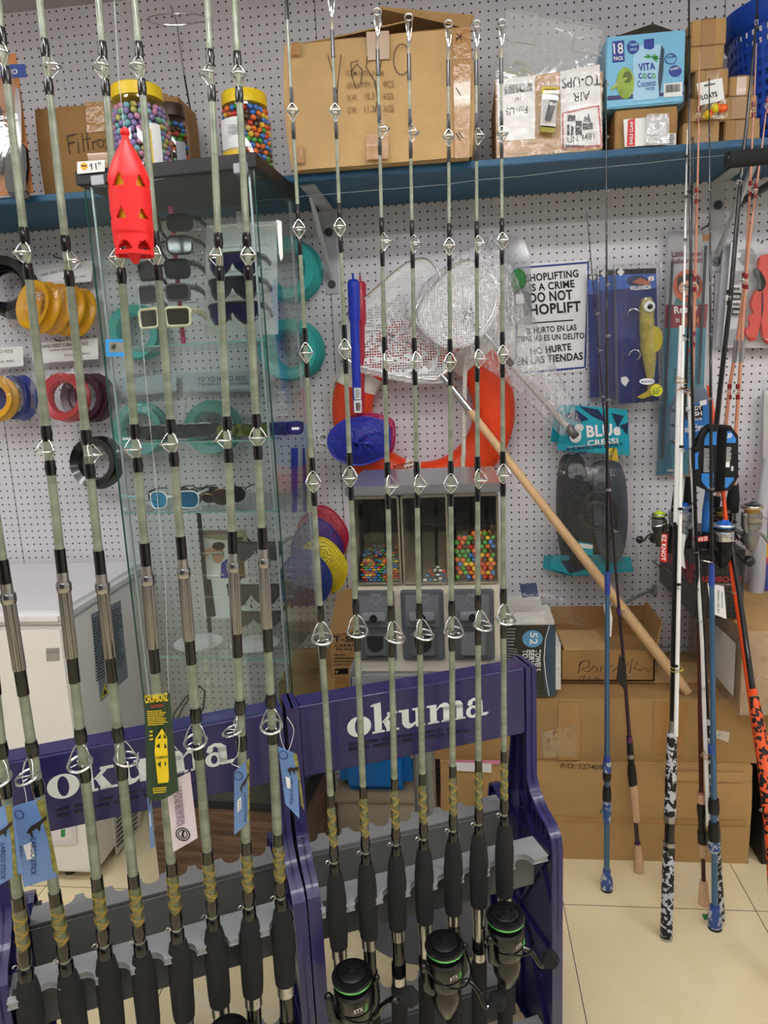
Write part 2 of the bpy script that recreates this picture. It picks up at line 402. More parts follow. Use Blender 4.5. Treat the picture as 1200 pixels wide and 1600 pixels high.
# ================================================ the wall shelf
ZU = 2.047; ZS = 2.066
M_shelf = mat('blue_painted_wood', '1a567c', .45, var=.18, vscale=6, stretch=(.6, 3, 6), bump=.15, bscale=40)
t = thing('wall_shelf', 'long blue-painted wooden plank shelf along the top of the pegboard wall', 'shelf', (-.3, 2.24, ZU))
build(MB().bx(-2.6, 2.2, 2.07, WY - .001, ZU, ZS).bevel(.002), 'plank', M_shelf, t)
M_brk = mat('bracket_white', 'b9bbc0', .5, var=.05)
def bracket(px, pyt, pyb, lab):
    x = PY(px, 340, WY).x; zt = ZU; zb = PY(px, pyb, WY).z
    t = thing('shelf_bracket', lab, 'bracket', (x, WY, zb), 'brackets under the blue shelf')
    mb = MB().bx(x - .022, x + .022, WY - .006, WY - .001, zb, zt).bx(x - .022, x + .022, 2.10, WY - .002, zt - .006, zt - .0005)
    build(mb.bevel(.0015), 'flange', M_brk, t)
    build(MB().obox((x - .004, WY - .01, zb + .06), (.008, 0, 0), (0, -.018, -.014), (0, -.26, zt - zb - .075)), 'brace', M_brk, t)
    for zz in (zt - .07, zb + .03):
        build(MB().cyl((x, WY - .009, zz), (x, WY - .005, zz), .0135, n=16).cyl((x, WY - .013, zz), (x, WY - .008, zz), .005, n=8), 'screw', mat('dark_screw', '55565a', .35, .8), t)
bracket(513, 0, 460, 'white steel shelf bracket under the blue shelf just left of the blue net handle')
bracket(1120, 0, 425, 'white steel shelf bracket under the blue shelf at far right behind the fishing rods')
# thin wire sagging along the shelf
mb = MB(); pts = []
for i, (x, y) in enumerate(((425, 315), (470, 307), (600, 296), (700, 288), (740, 282), (820, 275), (900, 265), (1000, 256), (1060, 249), (1130, 243), (1210, 236))): pts.append(PY(x, y, 2.062))
build(mb.tube(pts, .0011, 6), 'hanging_wire', mat('galvanised_wire', '8e9aa4', .4, .6), label='thin pale wire strung along the front of the blue shelf', cat='wire')
# ================================================ things on the blue shelf
def carton(name, label, cat, x0, x1, y0, y1, z0, z1, m=None, group=None, tape='v', flaps=True, bulge=0.0, tape_m=None, bev=.003):
    """closed cardboard carton: body, tape strip, seams"""
    t = thing(name, label, cat, ((x0 + x1) / 2, (y0 + y1) / 2, z0), group)
    m = m or M_card
    mb = MB().bx(x0, x1, y0, y1, z0, z1)
    if bulge:
        bmesh.ops.subdivide_edges(mb.bm, edges=mb.bm.edges[:], cuts=6, use_grid_fill=True)
        rnd = random.Random(int(x0 * 1000))
        for v in mb.bm.verts:
            u = (v.co.x - x0) / (x1 - x0) * 2 - 1; w = (v.co.z - z0) / (z1 - z0) * 2 - 1; q = (v.co.y - y0) / (y1 - y0) * 2 - 1
            b = bulge * (1 - u * u) * (1 - w * w)
            if abs(q + 1) < .01: v.co.y -= b
            if abs(abs(u) - 1) < .01: v.co.x += bulge * .8 * u * (1 - w * w)
            v.co.x += rnd.uniform(-.001, .001); v.co.y += rnd.uniform(-.0012, .0012)
    else: mb.bevel(bev)
    build(mb, 'box_body', m, t)
    if tape in ('v', 'vh'):
        xm = (x0 + x1) / 2; w = min(.024, (x1 - x0) * .2)
        build(MB().bx(xm - w, xm + w, y0 - .0012 - bulge, y0 - .0002 - bulge * .6, z0 + .003, z1 - .003).bx(xm - w, xm + w, y0, y1, z1, z1 + .0008), 'tape', tape_m or M_tape, t)
    if tape in ('h', 'vh'):
        zm = z0 + (z1 - z0) * .5
        build(MB().bx(x0 + .003, x1 - .003, y0 - .0014, y0 - .0004, zm - .024, zm + .024), 'tape', tape_m or M_tape, t)
    return t
def sbox(x0, y0, x1, y1, z0):
    """front rectangle, in pixels, of something standing at height z0"""
    Y = PZ((x0 + x1) / 2, y1, z0).y
    X0, X1, Z0, Z1 = rect(x0, y0, x1, y1, Y); return X0, X1, Y, z0, Z1
def quadface(fc, pts, name, m, parent, t=.0008): return fc.poly(pts, m, parent, t, name)
# -- the big open carton
X0, X1, Y, Z0, Z1 = sbox(450, 56, 735, 256, ZS)
t = thing('cardboard_box', 'big pale open cardboard box with hand-drawn V 6 V 0 marks overhanging the blue shelf', 'box', ((X0 + X1) / 2, Y + .15, ZS))
mb = MB().bx(X0, X1, Y, Y + .005, ZS, Z1).bx(X0, X1, 2.375, 2.38, ZS, Z1).bx(X0, X0 + .005, Y, 2.38, ZS, Z1).bx(X1 - .005, X1, Y, 2.38, ZS, Z1).bx(X0, X1, Y, 2.38, ZS, ZS + .005)
bmesh.ops.subdivide_edges(mb.bm, edges=mb.bm.edges[:], cuts=7, use_grid_fill=True)
for v in mb.bm.verts:
    w = (v.co.z - ZS) / (Z1 - ZS) * 2 - 1; q = (v.co.y - Y) / (2.38 - Y) * 2 - 1; u = (v.co.x - X0) / (X1 - X0) * 2 - 1
    k = max(0, 1 - w * w)
    if abs(u) > .97: v.co.x += u * .022 * k * max(0, 1 - q * q * .5)
    if q < -.9: v.co.y -= .012 * k * max(0, 1 - u * u) + .002 * math.sin(u * 9 + w * 5)
build(mb, 'box_body', M_card2, t)
fz = Z1
bf = MB()
for (a, b_, dz0, dz1, yy) in (((X0), (X0 + X1) / 2 - .03, .0, .055, Y), ((X0 + X1) / 2 + .0, X1 + .004, .085, .035, Y)):
    bf.hexa([(a, yy, fz + .001), (b_, yy, fz + .001), (b_, yy + .002, fz + .001), (a, yy + .002, fz + .001)] + [(a, yy, fz + .002), (b_, yy, fz + .002), (b_, yy + .002, fz + .002), (a, yy + .002, fz + .002)])
build(bf, 'rim_tape', M_tape, t)
# flaps rising from back and sides
flap = MB()
flap.hexa([(X0, Y + .02, fz), (X0 + .34 * (X1 - X0) + .16, Y + .05, fz + .048), (X0 + .34 * (X1 - X0) + .16, Y + .22, fz + .05), (X0, Y + .25, fz + .0)] +
          [(X0, Y + .02, fz + .004), (X0 + .34 * (X1 - X0) + .16, Y + .05, fz + .052), (X0 + .34 * (X1 - X0) + .16, Y + .22, fz + .054), (X0, Y + .25, fz + .004)])
build(flap, 'box_flap', M_card, t)
flap = MB()
a = PY(592, 13, Y + .10); b_ = PY(741, 27, Y + .02)
flap.hexa([(X1, Y + .01, fz + .0), (b_.x, b_.y, b_.z), (a.x, a.y, a.z), (a.x, 2.36, a.z + .0)] + [(X1, Y + .01, fz + .005), (b_.x, b_.y, b_.z + .005), (a.x, a.y, a.z + .005), (a.x, 2.36, a.z + .005)])
build(flap, 'box_flap', M_card, t)
build(MB().hexa([(a.x, 2.34, fz - .01), (X1, 2.34, fz - .01), (X1, 2.345, fz - .01), (a.x, 2.345, fz - .01), (a.x, 2.34, a.z), (X1, 2.34, b_.z), (X1, 2.345, b_.z), (a.x, 2.345, a.z)]), 'box_flap', M_cardin, t)
fc = Face((0, Y - .0145, 0), (0, -1, 0))
fcl = Face((0, Y - .0135, 0), (0, -1, 0))
quadface(fc, [(572, 50), (608, 48), (608, 92), (575, 94)], 'clear_label', mat('shiny_pale_label', 'c9b09a', .2, coat=.6), t, .0006)
quadface(fcl, [(707, 44), (736, 44), (734, 246), (711, 247)], 'tape', M_tape, t, .0006)
quadface(fcl, [(457, 66), (468, 65), (468, 86), (455, 86)], 'tape', M_tape, t, .0006)
quadface(fcl, [(458, 229), (474, 229), (475, 254), (462, 254)], 'tape', M_tape, t, .0006)
quadface(fcl, [(572, 210), (607, 210), (607, 248), (572, 250)], 'tape', M_tape, t, .0006)
M_prt = mat('grey_print_on_card', '8a6a45', .8); M_pen = mat('pen_line', '3a2c22', .7)
for s, x0, x1, y in (('ITEM NO.: JH-06', 541, 600, 121), ('QUANTITY: 72', 542, 590, 139), ('PCS', 601, 616, 137), ('N.W.:', 543, 560, 158), ('10.3', 570, 585, 156), ('KGS', 600, 615, 156), ('G.W.:', 543, 560, 177), ('11.3', 570, 585, 176), ('KGS', 601, 616, 175)):
    fc.line(s, x0, y, x1, y - 1, 10, M_prt, t, .002)
def circ(cx_, cy_, rx, ry, a0=0, a1=360, n=20): return [(cx_ + rx * math.cos(math.radians(a0 + (a1 - a0) * i / n)), cy_ + ry * math.sin(math.radians(a0 + (a1 - a0) * i / n))) for i in range(n + 1)]
fc.strokes([[(512, 86), (520, 115), (527, 147), (528, 130), (533, 86)], [(527, 147), (528, 175)], [(560, 95), (548, 98), (550, 120), (556, 138), (564, 130), (566, 110), (558, 100), (548, 112)],
            [(574, 88), (572, 105), (584, 125), (590, 127), (596, 95)], [(586, 127), (590, 155), (586, 175)], circ(628, 93, 13, 24, -80, 290)], .0013, M_pen, t)
fc.strokes([[(714, 52), (721, 62)], [(721, 53), (713, 63)], [(712, 60), (722, 57)], [(712, 208), (720, 220)], [(716, 206), (723, 216)], [(712, 137), (720, 149)]], .0012, M_pen, t, 'pen_marks')
# -- left end: knife pack, 'Filtros' box
X0, X1, Y, Z0, Z1 = sbox(62, 160, 285, 307, ZS)
t = carton('cardboard_box', 'brown cardboard box with Filtros handwritten on it, left end of the blue shelf', 'box', X0, X1, Y, Y + .14, ZS, Z1, mat('cardboard_dark', 'a07a4a', .8, var=.08, bump=.15, bscale=25), tape=None, bulge=.006)
fc = Face((0, Y - .0075, 0), (0, -1, 0))
fc.strokes([[(105, 213), (109, 241)], [(104, 213), (119, 209)], [(107, 224), (117, 222)], [(122, 222), (123, 239)], [(128, 207), (131, 237)], [(135, 206), (138, 235)], [(131, 218), (142, 216)],
            [(144, 221), (146, 234)], [(145, 223), (151, 219)], circ(157, 224, 5, 6), [(170, 215), (163, 219), (169, 226), (164, 232)]], .0014, M_pen, t)
quadface(fc, [(133, 160), (170, 158), (166, 205), (136, 207)], 'tape', M_tape, t, .0005)
quadface(fc, [(136, 240), (170, 238), (168, 262), (140, 262)], 'tape', M_tape, t, .0005)
# -- knife blister pack standing at the far left
X0, X1, Y, Z0, Z1 = sbox(-60, 102, 58, 316, ZS)
Y = 2.055
t = thing('knife_pack', 'orange and blue carded blister pack with a black-handled fillet knife at far left of shelf', 'knife pack', ((X0 + X1) / 2, Y, ZS))
build(MB().bx(X0, X1, Y, Y + .002, ZS + .002, Z1).bevel(.0008), 'backing_card', mat('orange_card', 'c77e42', .5, var=.12, vscale=9), t)
fc = Face((0, Y - .0004, 0), (0, -1, 0))
quadface(fc, [(-40, 102), (39, 100), (42, 121), (-38, 124)], 'card_header', mat('shop_blue_print', '2c4ba0', .45), t)
fc.line('SHIMANO', -24, 118, 28, 116, 8, M_white, t, .02, lift=.0016)
X2 = PY(52, 200, Y).x
build(MB().bx(X0, X1 - .002, Y - .028, Y - .026, ZS + .002, Z1 - .05).bx(X1 - .008, X1 - .006, Y - .028, Y, ZS + .002, Z1 - .05), 'blister', M_blister, t)
kf = Face((0, Y - .012, 0), (0, -1, 0))
mb = MB(); mb.prism([kf.p(24, 135), kf.p(30, 140), kf.p(33, 165), kf.p(34, 218), kf.p(24, 220), kf.p(23, 170)], (0, .002, 0))
build(mb, 'blade', mat('blade_steel', '8f8a88', .3, .8), t)
mb = MB(); mb.prism([kf.p(x, y) for x, y in ((13, 232), (20, 226), (34, 226), (42, 235), (44, 262), (40, 300), (47, 308), (36, 312), (20, 306), (14, 290))], (0, -.012, 0)); build(mb.bevel(.004), 'handle', M_blackpl, t)
mb = MB(); mb.prism([kf.p(x, y) for x, y in ((-8, 170), (0, 168), (6, 225), (8, 260), (4, 272), (-8, 268))], (0, -.012, 0)); build(mb.bevel(.003), 'sheath', M_blackpl, t)
# -- candy jars
CANDY = {}
def candymesh(r, squash):
    mb = MB().sph((0, 0, 0), r, (1, 1, squash), 10); bm = mb.bm
    for f in bm.faces: f.smooth = True
    me = bpy.data.meshes.new('candy'); bm.to_mesh(me); bm.free(); return me
CC = {'red': 'c8261b', 'orange': 'e8701a', 'yellow': 'eec32c', 'green': '3f9b35', 'blue': '2f78c8', 'brown': '4a2c1d', 'lilac': '8d7fb8', 'aqua': '77b5c0', 'pink': 'd08bb0', 'khaki': 'b5ad62', 'mint': '7fb79a', 'white': 'eef0f4'}
CREQ = []
def candy(kind, col, p, r, squash, where, group, pen=0.0): CREQ.append((r / (V(p) - EYE).length - pen, kind, col, V(p), r, squash, where, group))
def flush_candies(n=296):
    CREQ.sort(key=lambda q: -q[0]); rest = CREQ[n:]
    for q in CREQ[:n]: candy_obj(*q[1:])
    mats = []; vs = []; fs = []; mi = []
    tb = bmesh.new(); bmesh.ops.create_uvsphere(tb, u_segments=10, v_segments=6, radius=1); tv = [v.co.copy() for v in tb.verts]; tf = [[v.index for v in f.verts] for f in tb.faces]; tb.free()
    for _, kind, col, p, r, sq, where, group in rest:
        m = mat('candy_' + col, CC[col], .22, coat=.4)
        if m not in mats: mats.append(m)
        n0 = len(vs); vs += [(p.x + v.x * r, p.y + v.y * r, p.z + v.z * r * sq) for v in tv]; fs += [[k + n0 for k in f] for f in tf]; mi += [mats.index(m)] * len(tf)
    me = bpy.data.meshes.new('loose_candies'); me.from_pydata(vs, [], fs); me.polygons.foreach_set('material_index', mi); me.polygons.foreach_set('use_smooth', [True] * len(fs)); me.update()
    place_mesh(me, 'loose_candies', mats, None, 'many small coloured candies filling the jars and hoppers behind the front ones', 'candies', kind='stuff')
def candy_obj(kind, col, p, r, squash, where, group):
    k = (kind, col)
    if k not in CANDY:
        me = candymesh(r, squash); me.materials.append(mat('candy_' + col, CC[col], .22, coat=.4)); CANDY[k] = me
    o = bpy.data.objects.new('candy', CANDY[k]); COL.objects.link(o); o.location = p
    o.rotation_euler = (random.uniform(-.9, .9) * (1 if squash < .95 else 0), random.uniform(-.9, .9) * (1 if squash < .95 else 0), random.uniform(0, 3))
    return tag(o, '%s round candy %s' % (col, where), 'candy', group)
def jar(px0, px1, pyt, pyb, Y, zb, lab, lidcol, cols, where, group, cr=.0085, depthY=None, fillk=.80, count=True):
    xa = PY(px0, (pyt + pyb) / 2, Y); xb = PY(px1, (pyt + pyb) / 2, Y); R = (xb.x - xa.x) / 2; c = V(((xa.x + xb.x) / 2, Y, zb))
    H = PY((px0 + px1) / 2, pyt, Y).z - zb
    t = thing('candy_jar', lab, 'jar', c)
    build(MB().lathe([(R * .9, .001), (R, .01), (R, H * .68), (R * .93, H * .76), (R * .8, H * .82), (R * .8, H * .87)], c, n=28, cap=False), 'jar_body', clear('jar_plastic', (.97, .97, .97), .03, .04, fres=1.4), t)
    build(MB().lathe([(R * .78, H * .85), (R * .86, H * .855), (R * .86, H * .985), (R * .83, H), (0, H)], c, n=36), 'lid', mat('lid_' + lidcol, lidcol, .4), t)
    n = 0; z = cr; row = 0
    while z < H * fillk:
        rr = R - cr - .0025 if z < H * .68 else R * .9 - cr
        m_ = int(PI * 1.15 * rr / (cr * 1.9))
        for i in range(m_):
            a = -PI * .075 - PI * 1.15 * (i + .5 * (row % 2)) / m_ + PI * .15 - .08
            p = c + V((math.cos(a) * rr, math.sin(a) * rr, z)) + V((random.uniform(-1, 1), random.uniform(-1, 1), random.uniform(-1, 1))) * cr * .15
            candy(where, random.choice(cols), p, cr, .8, where, group, .0 if (p.y < c.y - R * .25 and (row % 1 == 0) and px0 != 244) else .003)
        z += cr * 1.62; row += 1
    build(MB().lathe([(0, .003), (R - cr * 2.6, .003), (R - cr * 2.6, z - cr), (0, z - cr)], c, n=16), 'candy_core', mat('candy_mass', '5c4a50', .7, var=.3, vscale=90), t)
    return t, c, R, H
TT = 1.5 + .3057 * 1.75   # top of the display cabinet
past = ['lilac', 'lilac', 'aqua', 'pink', 'khaki', 'mint']
t, c, R, H = jar(175, 262, 139, 242, 1.875, TT, 'yellow-lidded jar of pastel egg candies on top of the glass cabinet', 'e8c81e', past, 'in the pastel jar', 'pastel egg candies in the jar', cr=.0088)
def jarlabel(c, R, H, a0, a1, h0, h1, m, name, parent, k=1.012):
    mb = MB().lathe([(R * k, H * h0), (R * k, H * h1)], c, n=10, cap=False, a0=a0, a1=a1); return build(mb, name, m, parent)
M_yel = mat('yellow_label', 'e5c234', .5)
def arclabel(c, R, H, d0, d1, h0, h1, m, name, parent):
    # degrees measured from the camera side (-Y), positive towards +X
    mb = MB(); n = 10; pts = []
    def f(u, v):
        a = math.radians(d0 + (d1 - d0) * u); return c + V((math.sin(a) * R * 1.012, -math.cos(a) * R * 1.012, H * (h0 + (h1 - h0) * v)))
    mb.grid(f, n, 1); return build(mb, name, m, parent)
arclabel(c, R, H, 25, 62, .04, .52, M_white, 'label', t); arclabel(c, R * 1.004, H, 27, 42, .05, .45, M_yel, 'label_band', t)
t, c, R, H = jar(345, 424, 149, 248, 1.99, TT, 'yellow-lidded jar of coloured candies with a yellow and white label on the glass cabinet', 'e8c81e', ['red', 'orange', 'yellow', 'green', 'blue', 'brown', 'blue', 'orange'], 'in the bright jar', 'coloured candies in the jar', cr=.0082)
arclabel(c, R, H, -52, 8, .30, .66, M_white, 'label', t); arclabel(c, R, H, -52, 8, .04, .32, M_yel, 'label_band', t)
fj = Face(c + V((0, -R * 1.03, 0)), (0, -1, 0))
fj.line('m&m\'s', 381, 232, 397, 231, 5, M_black, t, .02)
smalltext(fj, (357, 210), (394, 208), (356, 194), mat('label_grey', '8d8f96', .6), t, 5)
t, c, R, H = jar(244, 293, 166, 240, 2.04, TT, 'brown-lidded jar of coloured candies behind the pastel candy jar', '3a241b', ['red', 'green', 'blue', 'brown', 'orange'], 'in the brown-lidded jar', 'coloured candies in the brown-lidded jar', cr=.0082)
arclabel(c, R, H, 30, 65, .08, .55, mat('pale_label', 'a9b2bd', .5), 'label', t)
# box flap behind the jars
t = thing('cardboard_sheet', 'brown cardboard flap leaning on the wall behind the candy jars', 'cardboard', (PY(280, 200, 2.36).x, 2.36, ZS))
mb = MB().prism([PY(x, y, 2.36) for x, y in ((228, 250), (228, 140), (262, 147), (300, 190), (308, 250))], (0, .006, 0)); build(mb, 'sheet', M_card, t)
# -- chrome hoop stand
t = thing('wire_hoop', 'thin metal rod with a round wire hoop at its top standing behind the candy jars', 'hoop', PY(308, 235, 2.30))
c = PY(276, 30, 2.30)
build(MB().torus(c, (.12, -.55, .85), .088, .0022, 40, 8), 'hoop', M_chrome, t)
build(MB().tube([PY(267, 9, 2.38), PY(276, 34, 2.38), PY(288, 118, 2.38)], .0032, 8), 'rod', M_chrome, t)
build(MB().tube([PY(288, 118, 2.38), PY(299, 180, 2.38), PY(310, 250, 2.38)], .0026, 8), 'dark_rod', mat('dark_rod', '2d2a2a', .35, .5), t)
# -- clear plastic bin lying tilted on the taped box
X0, X1, Y, Z0, Z1 = sbox(775, 118, 941, 242, ZS)
tb = carton('shipping_box', 'white-labelled shipping carton wrapped in clear tape, upside-down writing, on the blue shelf', 'box', X0, X1, Y, Y + .26, ZS, Z1, M_card, tape=None)
BX = (X0, X1, Y, Z1)
fc = Face((0, Y - .0008, 0), (0, -1, 0))
M_lab = mat('crumpled_white_label', 'e9e7e6', .45, bump=.3, bscale=40)
quadface(fc, [(776, 124), (836, 118), (836, 217), (779, 221)], 'label', M_lab, tb)
quadface(fc, [(875, 112), (937, 101), (941, 229), (877, 234)], 'label', M_lab, tb)
fl = Face((0, Y - .0024, 0), (0, -1, 0))
barcode(fl, (788, 148), (833, 142), (787, 137), M_black, tb, seed=3)
fl.txt('SZLAX2306021016', (831, 129), (790, 133), (831, 132), M_black, tb, .01)
fl.txt('LAX', (814, 151), (804, 152), (814, 157), M_black, tb, .01)
fl.txt('Far-US', (824, 165), (790, 169), (824, 177), M_black, tb, .01)
fl.txt('TO-UPS', (938, 116), (878, 122), (938, 133), M_black, tb, .01)
fl.txt('AIR', (922, 142), (895, 146), (922, 156), M_black, tb, .01)
# dotted red hazard frame
M_hz = mat('red_hatched_border', 'cf4242', .5)
mb = MB()
Q = [(879, 177), (935, 165), (940, 227), (880, 233)]
for i in range(4):
    a, b_ = Q[i], Q[(i + 1) % 4]; n = 18
    for k in range(n):
        s0, s1 = k / n, (k + .6) / n
        p0 = fl.p(a[0] + (b_[0] - a[0]) * s0, a[1] + (b_[1] - a[1]) * s0); p1 = fl.p(a[0] + (b_[0] - a[0]) * s1, a[1] + (b_[1] - a[1]) * s1)
        mb.tube([p0, p1], .0022, 4)
build(mb, 'hazard_border', M_hz, tb)
fl.txt('UN 3481', (887, 224), (929, 217), (886, 214), M_black, tb, .005)
mb = MB()
for x, y, w, h in ((886, 212, 4, 17), (892, 212, 4, 15), (899, 211, 10, 22), (887, 190, 12, 10), (910, 203, 16, 11)):
    mb.prism([fl.p(x, y), fl.p(x + w, y - 1), fl.p(x + w, y - h), fl.p(x, y - h)], (0, -.0008, 0))
mb.prism([fl.p(*q) for q in ((911, 190), (914, 181), (917, 185), (919, 176), (922, 186), (923, 191))], (0, -.0008, 0))
build(mb, 'battery_symbol', M_black, tb)
quadface(fc, [(838, 118), (874, 112), (875, 132), (838, 134)], 'tape', M_tape, tb)
quadface(fc, [(778, 222), (941, 228), (941, 233), (780, 241)], 'tape', M_tape, tb)
build(MB().bx(X0 - .001, X1 + .001, Y - .0045, Y - .004, ZS, Z1), 'clear_tape', clear('tape_gloss', (1, 1, 1), .01, .12, bump=.25, bscale=50), tb)
# the bin
bt = thing('plastic_bin', 'clear plastic storage bin lid tilted on top of the white-labelled shipping box', 'plastic bin', PY(860, 120, Y + .05))
fb = Face((0, Y + .04, 0), (0, -1, .0))
qb = [(791, 14), (944, 44), (932, 102), (918, 120), (775, 125)]
M_bin = clear('cloudy_plastic', (.93, .94, .95), .04, .12, bump=.2, bscale=12, haze=.22, hazecol=(.85, .86, .88))
mb = MB().prism([fb.p(*q) for q in qb], (0, .002, 0)); build(mb, 'bin_wall', M_bin, bt)
mb = MB().prism([fb.p(*q) + V((-.005, .14, .02)) for q in qb], (0, .002, 0)); build(mb, 'bin_wall', M_bin, bt)
mb = MB().tube([fb.p(*q) for q in ((775, 125), (791, 14), (944, 44), (932, 102))], .0035, 8); build(mb, 'bin_rim', M_bin, bt)
mb = MB()
for L in (((795, 64), (835, 68), (845, 28)), ((902, 32), (893, 78), (940, 88)), ((790, 20), (786, 60), (838, 70))):
    mb.tube([fb.p(x, y, .002) for x, y in L], .002, 6)
build(mb, 'moulded_rib', clear('bin_rib', (.9, .9, .9), .2, .1, haze=.35), bt)
tt = thing('packed_lures', 'yellow-green soft lures seen through the clear plastic bin', 'lure', fb.p(815, 112) + V((0, .03, 0)))
for i, (x, y, c) in enumerate(((800, 112, 'c9c15a'), (822, 108, 'b9c25a'), (815, 96, '8fb277'), (840, 116, 'd7cf78'))):
    mb = MB(); p = fb.p(x, y) + V((0, .03, 0))
    mb.tube([p + V((-.03, 0, -.004 * i)), p + V((-.01, .004, .012)), p + V((.012, 0, .002)), p + V((.03, 0, -.006))], [.003, .010, .008, .002], 8, flat=.6)
    build(mb, 'lure_body', mat('lure_' + c, c, .4), tt)
# flashlight pack leaning on it
fp = Face((0, Y - .02, 0), (0, -1, 0))
t = thing('flashlight_pack', 'small yellow-topped card holding a mini flashlight, hung against the white-labelled box', 'flashlight', fp.p(860, 208))
fp.poly([(847, 136), (872, 137), (868, 200), (844, 198)], M_white, t, .001, 'backing_card')
fp.poly([(847, 136), (872, 137), (871, 148), (846, 147)], mat('label_yellow_bright', 'e8d321', .5), t, .0014, 'card_header')
fp.txt('FLASHLIGHT', (870, 139), (849, 138), (870, 145), M_black, t, .02, lift=.002)
mb = MB().tube([fp.p(865, 156, .012), fp.p(860, 172, .012), fp.p(855, 190, .012)], [.011, .0085, .0085], 14); build(mb, 'flashlight_body', mat('grey_black', '3a3c40', .4, .3), t)
mb = MB().tube([fp.p(866, 152, .012), fp.p(864, 158, .012)], [.013, .013], 14); build(mb, 'flashlight_head', M_glossblack, t)
fp.poly([(845, 196), (868, 198), (866, 208), (844, 206)], mat('olive_card', 'a39a34', .5), t, .001, 'card_foot')
build(MB().prism([fp.p(x, y, .026) for x, y in ((847, 148), (871, 148), (868, 198), (845, 197))], (0, -.0008, 0)), 'blister', M_blister, t)
# -- small carton under the drink carton, then drink carton
X0, X1, Y, Z0, Z1 = sbox(961, 168, 1058, 232, ZS)
t = carton('cardboard_box', 'plain brown box supporting the light blue coconut water carton', 'box', X0, X1, Y, Y + .25, ZS, Z1, M_card3, tape=None)
fc = Face((0, Y - .001, 0), (0, -1, 0)); quadface(fc, [(1041, 209), (1056, 208), (1056, 226), (1042, 227)], 'barcode_label', M_white, t)
smalltext(Face((0, Y - .0025, 0), (0, -1, 0)), (1042, 226), (1055, 225), (1042, 210), M_black, t, 5)
zc = Z1
t2 = thing('hook_pack', 'small red and white blister pack of circle hooks leaning on the brown box', 'hook pack', PY(1008, 230, Y - .02))
fp = Face((0, Y - .012, 0), (0, -1, 0))
fp.poly([(974, 187), (1042, 181), (1042, 226), (976, 230)], M_white, t2, .0012, 'backing_card')
fp.poly([(981, 188), (992, 185), (992, 228), (979, 229)], M_red, t2, .0016, 'card_stripe')
fp.txt('EAGLE CLAW', (988, 226), (989, 190), (983, 226), M_white, t2, .02, lift=.003)
build(MB().prism([fp.p(x, y, .018) for x, y in ((1010, 184), (1040, 183), (1041, 225), (1008, 226))], (0, .016, 0)).bevel(.003), 'hook_case', clear('case', (.95, .95, .96), .15, .05, bump=.3, haze=.25), t2)
mb = MB()
for k in range(5): mb.torus(fp.p(1020 + 3 * k, 216, .008), (0, 1, .2 * k), .006, .0008, 14, 5, a1=4.6)
build(mb, 'hooks', M_chrome, t2)
# drink carton: front face tilts
x0, x1 = PY(946, 110, 2.05).x, PY(1071, 100, 2.05).x
Yc = Y - .012; zt_ = PY(1005, 52, Yc).z
X0, X1 = PY(947, 110, Yc).x, PY(1070, 100, Yc).x
t = thing('drink_carton', 'light blue 18 pack carton of coconut water on top of the plain brown box', 'drink carton', ((X0 + X1) / 2, Yc + .1, zc))
build(MB().bx(X0, X1, Yc, Yc + .25, zc + .001, zt_).bevel(.003), 'box_body', mat('light_blue_print', '79bfe4', .35, coat=.3), t)
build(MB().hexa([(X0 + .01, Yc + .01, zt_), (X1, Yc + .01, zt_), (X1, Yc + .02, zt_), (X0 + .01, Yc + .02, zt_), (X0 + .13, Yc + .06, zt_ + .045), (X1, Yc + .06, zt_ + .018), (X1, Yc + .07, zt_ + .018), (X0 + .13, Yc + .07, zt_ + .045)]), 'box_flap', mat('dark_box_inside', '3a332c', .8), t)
fc = Face((0, Yc - .001, 0), (0, -1, 0)); M_navy = mat('navy_print', '1e3c9a', .45)
fc.poly([(949, 150), (1068, 143), (1068, 147), (949, 157)], mat('box_lower_band', '2d2a66', .4), t, .0004, 'printed_band')
fc.poly([(957, 65), (975, 63), (976, 96), (957, 98)], M_navy, t, .0006, 'printed_panel')
fc.line('18', 959, 85, 974, 84, 17, M_white, t, .01, lift=.0016); fc.line('PACK', 959, 95, 974, 94, 6, M_white, t, .02, lift=.0016)
mb = MB().prism([fc.p(*q, .0003) for q in circ(989, 74, 9.5, 10.5)[:-1]], fc.N * .0006); build(mb, 'printed_badge', M_navy, t)
fc.line('Taste', 983, 73, 996, 71, 5, mat('pale_blue_ink', 'a8d8f0', .5), t, .02, lift=.0018); fc.line('2023', 984, 80, 995, 79, 4, MATS['pale_blue_ink'], t, .02, lift=.0018)
fc.poly([(1037, 131), (1066, 128), (1066, 150), (1037, 152)], M_white, t, .0006, 'barcode_label')
barcode(Face((0, Yc - .002, 0), (0, -1, 0)), (1040, 145), (1063, 143), (1040, 133), M_black, t, seed=8)
